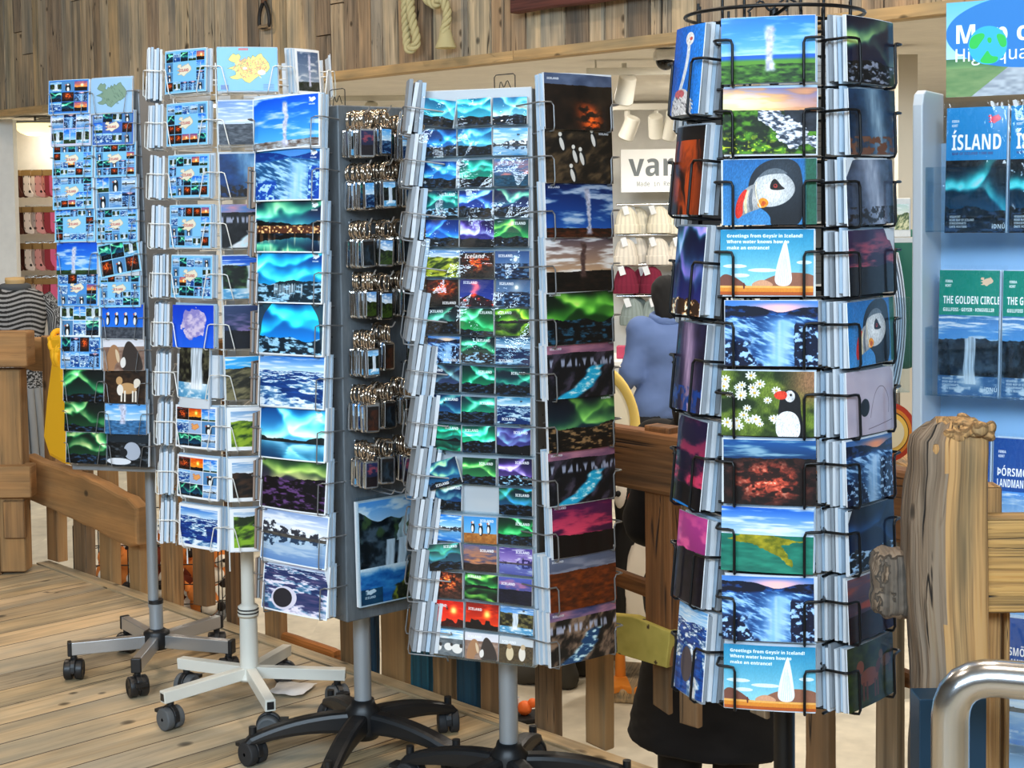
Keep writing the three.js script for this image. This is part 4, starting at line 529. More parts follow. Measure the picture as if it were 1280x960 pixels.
// ---- stand one: grey square column with two columns of small collage cards
const st1 = standAt(197, 838, 'grey column stand', 'grey square card stand on a five-legged silver wheel base'); st1.leanX = -0.02;
{
  starBase(st1, { R: 0.285, turn: -1.571, mat: M.silver, leg: rbox(0.25, 0.042, 0.028, 0.003, [0.145, 0.1, 0]), cap: rbox(0.014, 0.046, 0.032, 0.004, [0.272, 0.1, 0]) });
  mesh('hub', lathe([[0, 0.075], [0.038, 0.075], [0.042, 0.09], [0.042, 0.128], [0.03, 0.135], [0.024, 0.14], [0, 0.14]]), M.blackPlastic, st1.g);
  mesh('pole', mergeGeometries([cyl(0.022, 0.022, 0.09, 20, [0, 0.18, 0]), cyl(0.017, 0.017, 0.5, 20, [-0.008, 0.46, 0])]), M.pole, st1.g); mesh('collar', cyl(0.024, 0.024, 0.012, 20, [0, 0.228, 0]), M.blackPlastic, st1.g);
  const phi = -20 * deg, s = 0.31, r = s / 2 + 0.035, st1c = { ...st1, x: st1.x - 0.02 }; squareBody(st1, s, phi, 0.68, 1.86, M.greyMetal, false).position.x -= 0.02;
  const geo = prongGeo(0.148, 0.105, 0.0012, { yArm: 0.1, deep: 0.035, inset: 0.014, slant: 0.01, out: 0.006 });
  const col = (k) => [motif.collage({ s: k, d: ['a blue picture collage with a small island map', 'a blue collage with an island map and puffins', 'a blue collage of tiny sights and map'][k % 3] })][0];
  const a = [motif.collage({ s: 2, cols: 3, rows: 3, heart: false, bg: '#3b7fd0', d: 'red and blue lights in a collage' }), motif.collage({ s: 41, cols: 3, rows: 2, heart: false, bg: '#cfc9e2', d: 'a lilac collage of northern lights' }), col(3), col(4), col(6), G({ s: 4, top: 0x0f4fb4, bot: 0x4f92dc, base: 0.9, u0: 0.45, top0: 0.15, wd: 0.06, d: 'a geyser in a plain blue sky' }), motif.collage({ s: 9, cols: 4, rows: 3, bg: '#4a90d8', d: 'a dark blue collage with a pink island' }), motif.collage({ s: 12, cols: 3, rows: 2, heart: false, bg: '#e4eef6', d: 'a geyser, puffin and stone collage' }), motif.collage({ s: 15, cols: 4, rows: 2, heart: false, bg: '#5aa0e0', d: 'a blue collage of upright pictures' }), A({ s: 21, sky: 0x0c1512, low: 0x17463a, base: 0.82, d: 'faint green northern lights over stones' }), A({ s: 23, sky: 0x0c1512, low: 0x1f4a30, c2: 0xe8f0a8, base: 0.85, d: 'green swirling northern lights' }), A({ s: 24, sky: 0x0c1512, low: 0x1f4a30, c2: 0xe8f0a8, base: 0.78, d: 'green northern lights above dark ground' })];
  const b = [motif.greenMap(), motif.collage({ s: 44, cols: 4, rows: 3, bg: '#3f66b8', d: 'a dark blue collage with red pictures' }), col(5), motif.collage({ s: 17, cols: 3, rows: 2, heart: false, bg: '#a9d0ee', d: 'a country road in a blue collage' }), col(8), motif.collage({ s: 19, cols: 3, rows: 2, heart: false, bg: '#8fd0f0', d: 'northern lights and geysers in a collage' }), col(10), motif.animals({ kind: 'penguins' }), motif.animals({ kind: 'horses', s: 2 }), motif.animals({ kind: 'dog' }), G({ s: 8, top: 0x3f86d8, bot: 0xb4d4ee, base: 0.62, ground: 0x5c8ab4, g2: 0x33536f, u0: 0.46, wd: 0.08, d: 'a misty blue geyser' }), motif.animals({ kind: 'whale' })];
  const ys = [120, 160, 200, 240, 281, 322, 362, 401, 441, 482, 520, 560];
  for (let i = 0; i < 12; i++) for (const [lat, m, dx] of [[-0.077, a[i], 86], [0.077, b[i], 140]]) {
    const y = rowY(st1, phi, r, dx + i * 1.8, ys[i]), fr = pf(st1c, phi, r, y, 0.08, lat); pocket(st1.g, st1, fr, geo, M.greyWire);
    card(st1, fr, i, m, 0.148, 0.105, { n: 2, t: 0.005, res: 168, rz: (i === 5 && lat > 0) ? 0.16 : rr(-0.02, 0.02), dx: rr(-0.003, 0.003) });
  }
}
// ---- stand two: white wire carousel
const st2 = standAt(313, 886, 'white wire stand', 'white wire postcard carousel on a cream five-legged wheel base'); st2.leanX = -0.006;
{
  starBase(st2, { R: 0.285, turn: 0.06, mat: M.whitePaint, tyre: M.tyre, leg: mergeGeometries([rbox(0.27, 0.034, 0.03, 0.002, [0.15, 0.105, 0], [0, 0, -0.06]).toNonIndexed()]), cap: box(0.002, 0.022, 0.02, [0.2848, 0.097, 0]) });
  mesh('pole', mergeGeometries([lathe([[0, 0.09], [0.036, 0.09], [0.036, 0.1], [0.028, 0.115], [0.026, 0.28], [0, 0.28]]), lathe([[0, 0.28], [0.03, 0.282], [0.032, 0.29], [0.028, 0.295], [0.032, 0.3], [0.028, 0.306], [0.031, 0.312], [0.02, 0.32], [0.0195, 0.5], [0, 0.5]]), cyl(0.0195, 0.0195, 1.4, 20, [0, 1.2, 0])].map(g => g.toNonIndexed())), M.whitePaint, st2.g);
  mesh('collar', mergeGeometries([0.294, 0.304].map(y => new THREE.TorusGeometry(0.0295, 0.0022, 8, 24).rotateX(Math.PI / 2).translate(0, y, 0))), M.blackPlastic, st2.g);
  const st2c = { ...st2, x: st2.x + 0.042 }, r = 0.245, w = 0.165, h = 0.12, geo = prongGeo(w, h, 0.0016, { yArm: 0.07, inset: 0.012, slant: 0.016, out: 0.012, deep: 0.05 });
  const ys = [89, 155, 220, 283, 346, 408, 471, 534, 597, 659];
  const col = (k, d) => motif.collage({ s: k + 50, d: d ?? 'a sky-blue collage round an island map' });
  const C = {
    a: [col(1), col(2, 'a glossy blue collage with horses'), col(3, 'a cyan collage with a standing puffin'), col(4, 'a blue collage with a red boat'), col(5, 'a pale collage with dark ponds'), motif.volcanoCloud(), motif.fall({ s: 5, sky: 0xb8c0cc, cliff: 0x2a2a24, c2: 0x5c5a48, u0: 0.62, wd: 0.2, topv: 0.04, d: 'a tall grey waterfall' }), motif.nine({ s: 3 }), motif.nine({ s: 8, d: 'nine small pictures with an orange sunset' }), { ...motif.ice({ s: 5, top: 0x1a56b0, water: 0x0f4a9a, line: 0.3, d: 'icebergs on a dark blue bay' }), frame: FR, fw: 0.07 }],
    b: [motif.map(), G({ s: 12, top: 0x5f7fb0, bot: 0xb9c8dc, base: 0.55, ground: 0x6a7078, g2: 0x3a4048, u0: 0.75, wd: 0.12, d: 'a grey steaming geyser' }), motif.fog({ s: 12, a: 0x28548a, b: 0x8fb4d4, d: 'a dark steam column' }), motif.river({ s: 13, top: 0x2f7ec0, rock: 0x0a0c0f, r2: 0x2a2c30, water: 0xd9dde0, d: 'a black river canyon' }), motif.fall({ s: 14, sky: 0x2f6ed2, cliff: 0x1f3a2a, c2: 0x3c5a3a, u0: 0.55, topv: 0.24, d: 'a waterfall with a blue bow of sky' }), motif.dusk({ s: 15, top: 0x3a4a6a, mid: 0x8a7aa0, low: 0x1a2030, d: 'dark blue storm clouds' }), motif.valley({ s: 16, top: 0x3f9ee0, bot: 0x3f9ee0, g1: 0x4a4a38, g2: 0x7c765c, base: 0.3, d: 'a bare brown hillside' }), { ...motif.valley({ s: 17, base: 0.3, d: 'a green hill and the letters of the country' }), frame: FR, fw: 0.09, side: 1 }, { ...motif.valley({ s: 18, g1: 0x241c16, g2: 0x4a3626, base: 0.36, d: 'brown cliffs and the letters of the country' }), frame: FR, fw: 0.09, side: 1 }, { ...motif.valley({ s: 19, g1: 0x355a1c, g2: 0x86a83a, base: 0.2, d: 'green turf houses and the letters of the country' }), frame: FR, fw: 0.09, side: 1 }],
  };
  for (const m of C.b) if (m.side) m.text = [['I', 0.012, 0.8, 0.09, '#6a6f78'], ['C', 0.012, 0.68, 0.09, '#6a6f78'], ['E', 0.012, 0.56, 0.09, '#6a6f78'], ['L', 0.012, 0.44, 0.09, '#6a6f78'], ['A', 0.012, 0.32, 0.09, '#6a6f78'], ['N', 0.012, 0.2, 0.09, '#6a6f78']];
  const paint0 = paintMotif; 
  for (let i = 0; i < 10; i++) {
    const yA = rowY(st2, -35 * deg, r, 236, ys[i]);
    for (const [phi, list, pxn] of [[-35, C.a, 0], [10, C.b, 1]]) {
      const fr = pf(st2c, phi * deg, r, yA, 0.05); pocket(st2.g, st2, fr, geo, M.whiteWire); let m = list[i];
      if (m.side) { const inner = m; m = { ...inner, f: inner.f }; }
      if (i === 6 && pxn === 0) { card(st2, fr, i, m, 0.12, 0.18, { n: 2, t: 0.005, res: 150, rz: -0.03, dy: 0.03, z: 0.002 }); bundle(st2, pf(st2c, phi * deg, r - 0.014, yA, 0.05), i, w, h, 3, 0.008, 'bundle of light blue cards behind the tall grey waterfall card'); }
      else card(st2, fr, i, m, w, h, { n: i > 6 ? 6 : 3, t: 0.006, res: 190, rz: rr(-0.012, 0.012) });
    }
    for (const [phi, k] of [[-80, 0], [55, 1], [145, 2], [100, 3], [-125, 4], [190, 5]]) {
      const fr = pf(st2c, phi * deg, k ? r : 0.285, yA, 0.05); pocket(st2.g, st2, fr, geo, M.whiteWire);
      const pics = [() => motif.fall({ s: i + 30, sky: 0x9ac0e8, cliff: 0x3a4a58, c2: 0x7d8ea0, d: 'a narrow blue waterfall' }), () => ({ ...G({ s: i + 60, top: 0x4a5c78, bot: 0x8a97a8, ground: 0x4a4c50, d: 'a grey geyser with a white border' }), frame: FR, fw: 0.06 }), () => motif.ice({ s: i + 5, d: 'floating ice on the far side' }), () => motif.valley({ s: i + 70, d: 'green hills on the far side' }), () => motif.sunset({ s: i + 80, d: 'an evening sky on the far side' }), () => motif.lake({ s: i + 90, d: 'a mountain lake on the far side' })][k];
      if (k === 0 || (k === 1 && i < 1)) card(st2, fr, i, pics(), k ? 0.1 : w, k ? 0.125 : (i === 0 ? 0.145 : h), { n: 5, t: 0.007, res: 96, rz: k ? 0 : -0.03, splay: 0.02 });
      else if (k > 1) card(st2, fr, i, pics(), w, h, { n: 1, t: 0.004, res: 64 });
    }
  }
  for (let k = 0; k < 8; k++) { const phi = (-35 + 22.5 + k * 45) * deg, R = 0.225; mesh('upright_rod', wire([[R * Math.sin(phi) + 0.039, 0.47, R * Math.cos(phi)], [R * Math.sin(phi) + 0.03, 1.9, R * Math.cos(phi)]], 0.0022), M.whiteWire, st2.g); }
  for (const y of [0.56, 0.94, 1.42, 1.84]) { mesh('ring', new THREE.TorusGeometry(0.215, 0.0022, 6, 40).rotateX(Math.PI / 2).translate(0.042 - 0.006 * y, y, 0), M.whiteWire, st2.g); mesh('spoke', mergeGeometries([0, 1, 2, 3].map(k => cyl(0.002, 0.002, 0.43, 6, [0.042 - 0.006 * y, y, 0], [Math.PI / 2, k * Math.PI / 4, 0]))), M.whiteWire, st2.g); }
}
// ---- star base of black arched plastic, shared by stands three and four
const archLeg = (() => { const n = 9, up = [], dn = []; for (let i = 0; i <= n; i++) { const k = i / n, x = 0.02 + k * 0.285, y = 0.135 - 0.055 * Math.pow(k, 2.2); up.push([x, y]); dn.push([x, y - lerp(0.062, 0.03, k)]); } up.push([0.318, 0.066]); dn.push([0.316, 0.05]); return extrude([...dn, ...up.reverse()], 0.05, 0.012).translate(0, 0, -0.025); })();
function blackBase(st, turn, pole0, pole1, R = 0.0235) {
  starBase(st, { R: 0.322, turn, mat: M.blackPlastic, tyre: M.darkRubber, leg: archLeg });
  mesh('hub', lathe([[0, 0.06], [0.04, 0.06], [0.05, 0.08], [0.048, 0.135], [0.034, 0.15], [0.03, 0.165], [0, 0.165]]), M.blackPlastic, st.g);
  mesh('pole', cyl(R, R, pole1 - pole0, 24, [0, (pole0 + pole1) / 2, 0]), M.pole, st.g);
}
// ---- stand three: pegboard column with keychains and large prints
const st3 = standAt(455, 948, 'keychain stand', 'grey pegboard stand with keychain hooks on a black arched wheel base');
{
  blackBase(st3, -1.78, 0.13, 0.42); const s = 0.28, phi = 40 * deg, yT = atDepth(430, 134, -st3.z - 0.1).y, yB = atDepth(445, 766, -st3.z - 0.1).y; squareBody(st3, s, phi, yB, yT, M.panel);
  const clip = mesh('sign_clip', signClip(0.04, 0.045), M.blackMetal, st3.g); clip.position.set(-0.035, yT + 0.004, 0.04);
  // large prints in wire holders on the next face
  const pr = -29 * deg, R = 0.25, geo = prongGeo(0.21, 0.136, 0.0018, { yArm: 0.08, inset: 0.016, out: 0.012, deep: 0.1 }), ys = [152, 217, 282, 346, 411, 477, 543, 607, 674, 737];
  const logo = (c, w, h) => { c.fillStyle = '#f4f6f8'; isle(c, w * 0.85, h * 0.07, w * 0.1, h * 0.11, '#f4f6f8'); c.font = 'bold ' + h * 0.03 + 'px sans-serif'; c.fillText('ICELAND', w * 0.855, h * 0.22); };
  const L = [G({ s: 3, top: 0x0e56c4, bot: 0x5fa8ea, base: 0.86, ground: 0x5a4a40, g2: 0xb9c4cc, u0: 0.52, wd: 0.04, d: 'a slim geyser in a vivid blue sky' }), motif.gorge({ s: 4, tint: 0x4f9ee2, dark: 0x1f4f9c, dusk: 0x5a8ecc, u0: 0.7, d: 'light rays over white cascades' }), { f: (u, v) => { const a = A({ s: 5, sky: 0x14223c, low: 0x2a4a78, base: 0.5 }).f; return v < 0.5 ? a(u, v) : v < 0.64 ? mix(H(0x5a3a2a), H(0xffc890), sst(0.55, 0.8, noise(u * 40, v * 30, 3))) : add(mul(a(u, 1.2 - v), 0.8), H(0xffb070), sst(0.6, 0.9, noise(u * 30, v * 4, 5)) * 0.3); }, d: 'a lit town under green northern lights' }, A({ s: 6, sky: 0x0f4f9c, low: 0x2f9ad0, c1: 0x2fd0c0, c2: 0x8ff0ff, base: 0.66, gc: 0x2f5264, ground: 'snow', d: 'turquoise northern lights over a waterfall' }), A({ s: 7, sky: 0x1a5aa0, low: 0x1f8ad8, c1: 0x2fe0b0, c2: 0x6ff0ff, base: 0.74, gc: 0x24465a, ground: 'snow', d: 'blue and green light in an ice arch' }), motif.ice({ s: 8, top: 0x2f6ab8, water: 0x2a5a98, line: 0.34, d: 'snowy rocks below an aurora sky' }), A({ s: 9, sky: 0x1a6ab0, low: 0x6fb8e8, c1: 0x5fe0d8, c2: 0xc8f4ff, base: 0.62, gc: 0x3a4a4c, ground: 'lake', d: 'bright aurora behind a pointed peak' }), A({ s: 10, sky: 0x2a4a3c, low: 0x3c3448, c1: 0xa8e03c, c2: 0xe8f47a, base: 0.42, gc: 0x2a1f30, ground: 'rock', k: 0.8, d: 'horse silhouettes under yellow-green lights' }), motif.lake({ s: 11, top: 0x8fa4cc, bot: 0xe8ecf4, hill: 0x3a3c44, line: 0.45, d: 'dark peaks mirrored in pale water' }), { ...motif.ice({ s: 12, top: 0x6a5060, water: 0x6a5a78, ice: 0xe4dcec, shade: 0x5f9cc4, line: 0.16, d: 'a dark whirlpool among blue ice' }), o: (c, w, h) => { oval(c, w * 0.36, h * 0.72, w * 0.2, h * 0.22, '#d9d4e4', -0.2); oval(c, w * 0.34, h * 0.72, w * 0.15, h * 0.18, '#23232b', -0.2); } }];
  for (let i = 0; i < 10; i++) {
    const y = rowY(st3, pr, R, 366 + i * 2, ys[i]), fr = pf(st3, pr, R, y, 0.08, -0.036); pocket(st3.g, st3, fr, geo, M.greyWire); const o0 = L[i].o;
    card(st3, fr, i, { ...L[i], o: (c, w, h) => { o0?.(c, w, h); if (i === 3) for (let q = 0; q < 60; q++) { c.fillStyle = q % 3 ? 'rgba(225,240,250,0.55)' : 'rgba(120,170,200,0.5)'; c.fillRect(w * (0.3 + 0.42 * hash(q, 1, 3)), h * (0.62 + 0.05 * hash(q, 2, 3)), w * 0.008, h * (0.12 + 0.12 * hash(q, 3, 3))); } if (i === 4) { blob(c, S(w, h)([[-.05, -.05], [.3, -.05], [.2, .1], [.08, .3], [.06, .7], [-.05, .9]]), 'rgba(40,60,72,0.9)'); blob(c, S(w, h)([[1.05, -.05], [.75, -.05], [.86, .12], [.94, .35], [.95, .8], [1.05, .9]]), 'rgba(40,60,72,0.9)'); } if (i < 8 && i !== 4 && i !== 5 && i !== 7) logo(c, w, h); }, frame: '#eef3f8', fw: 0.028 }, 0.21, 0.136, { n: 4, t: 0.007, res: 256, kind: 'large print', bow: 0.008, rz: [0.06, 0.02, 0.01, 0.01, 0, 0, 0, -0.02, -0.05, -0.04][i] - 0.01, splay: 0.02 });
    if (i > 0) { const f2 = pf(st3, -112 * deg, 0.285, y - 0.03, 0.05); pocket(st3.g, st3, f2, prongGeo(0.15, 0.105, 0.0014, { deep: 0.1, out: 0.008 }), M.greyWire); bundle(st3, f2, i, 0.148, 0.11, 7, 0.006, `sheaf of brown-edged cards in the ${ORD[i]} row beside the large prints`, { mats: [M.paperBrown, M.paperGrey, M.paperBrown], bow: 0.001 }); }
  }
  // keychains: ring, split link and a metal-framed picture tag
  const tagPics = [A({ s: 91, k: 0.5 }), motif.ice({ s: 92, line: 0.5, water: 0x12304a, ice: 0x6f94b8, shade: 0x24486a }), motif.rust({ s: 93, a: 0x14100c, b: 0x4a2c1c }), motif.fall({ s: 94, cliff: 0x14181a, c2: 0x2c3428 }), motif.dusk({ s: 95 }), motif.valley({ s: 96, g1: 0x1c2c14, g2: 0x3a4a1c }), A({ s: 97, c1: 0x4f3fa0, c2: 0x4fa090, k: 0.5 }), motif.rust({ s: 98, a: 0x0e1214, b: 0x2c3a44 })].map(m => printAny(56, 96, m));
  const tagShape = new THREE.Shape(); { const a = 0.019, b = 0.0345, q = 0.006; tagShape.moveTo(-a + q, -b); tagShape.lineTo(a - q, -b); tagShape.quadraticCurveTo(a, -b, a, -b + q); tagShape.lineTo(a, b - q); tagShape.quadraticCurveTo(a, b, a - q, b); tagShape.lineTo(-a + q, b); tagShape.quadraticCurveTo(-a, b, -a, b - q); tagShape.lineTo(-a, -b + q); tagShape.quadraticCurveTo(-a, -b, -a + q, -b); }
  const tagGeo = new THREE.ExtrudeGeometry(tagShape, { depth: 0.004, bevelEnabled: true, bevelSize: 0.001, bevelThickness: 0.001, bevelSegments: 1, curveSegments: 3 }).translate(0, -0.062, -0.002), ringGeo = mergeGeometries([new THREE.TorusGeometry(0.019, 0.0023, 6, 20).rotateY(Math.PI / 2 - 0.9).scale(1.15, 1.15, 1.15).translate(0, -0.004, 0), new THREE.TorusGeometry(0.006, 0.0012, 5, 10).translate(0, -0.024, 0)]);
  const picGeos = tagPics.map(r => cardGeo(0.032, 0.061, 0.0004, r, 0, false));
  const kys = [[163, 10], [228, 10], [299, 9], [361, 9], [429, 9], [497, 10], [566, 8]], hook = wire([[0, 0.012, -0.002], [0, 0, -0.002], [0, 0, 0.09], [0, 0.014, 0.102]], 0.002, 0.006);
  kys.forEach(([py, cnt], i) => {
    for (let k = 0; k < 4; k++) {
      if ((i === 4 && k === 2) || (i === 6 && k === 3)) continue; const lat = -0.108 + k * 0.062 + rr(-0.006, 0.006), y = rowY(st3, phi, 0.18, 470, py) + 0.036 + rr(-0.01, 0.012), fr = pf(st3, phi, s / 2, y, 0, lat);
      const hk = mesh('hook', hook, M.silver, st3.g); hk.position.copy(fr.position).sub(st3.g.position); hk.quaternion.copy(fr.quaternion);
      const pic = Math.floor(rnd() * 8), lab = `silver framed picture keychains on the ${ORD[k]} hook, ${ORD[i]} row of the pegboard`;
      for (let q = 0; q < cnt - (k === 3 ? 3 : k % 2); q++) {
        const t = thing('keychain', lab.replace('keychains', 'keychain'), 'keychain', [0, 0, 0], 0, lab); putAt(t, fr, rr(-0.002, 0.002), -0.012 + rr(-0.003, 0.002), 0.01 + q * 0.0088, rr(-0.05, 0.05), rr(-0.45, 0.25));
        mesh('ring', ringGeo, M.ring, t); mesh('tag', tagGeo, M.chrome, t); const p = mesh('picture', picGeos[(pic + (q % 2)) % 8], tagPics[(pic + (q % 2)) % 8].s.mat, t); p.position.set(0, -0.062, 0.0036);
      }
    }
  });
  { // empty double hook and the wrapped portrait print under the keychains
    const y = rowY(st3, phi, 0.2, 470, 613), fr = pf(st3, phi, s / 2, y, 0, -0.04); const hk = mesh('hook', mergeGeometries([-0.016, 0.016].map(x => hook.clone().translate(x, 0, 0))), M.silver, st3.g); hk.position.copy(fr.position).sub(st3.g.position); hk.quaternion.copy(fr.quaternion);
    const m = motif.fosses(); m.text = [['ICELAND', 0.08, 0.93, 0.028, '#eef2f4']]; m.o = (c, w, h) => { isle(c, w * 0.08, h * 0.84, w * 0.18, h * 0.06, '#e8eef0'); };
    m.frame = '#c9d4dc'; m.fw = 0.014;
    const r = printAny(256, 356, m), yc = rowY(st3, phi, 0.2, 474, 688), f2 = pf(st3, phi, s / 2 + 0.03, yc, 0.02, -0.02), t = thing('calendar_pack', 'upright waterfall print wrapped in film below the keychains', 'print'); putAt(t, f2);
    mesh('print', cardGeo(0.2, 0.272, 0.003, r, 0), r.s.mat, t); mesh('film', box(0.214, 0.29, 0.001, [0, 0.004, 0.003]), M.acrylic, t); const bk = mesh('pad', box(0.2, 0.272, 0.012), M.paper, t); bk.position.z = -0.0095;
  }
}
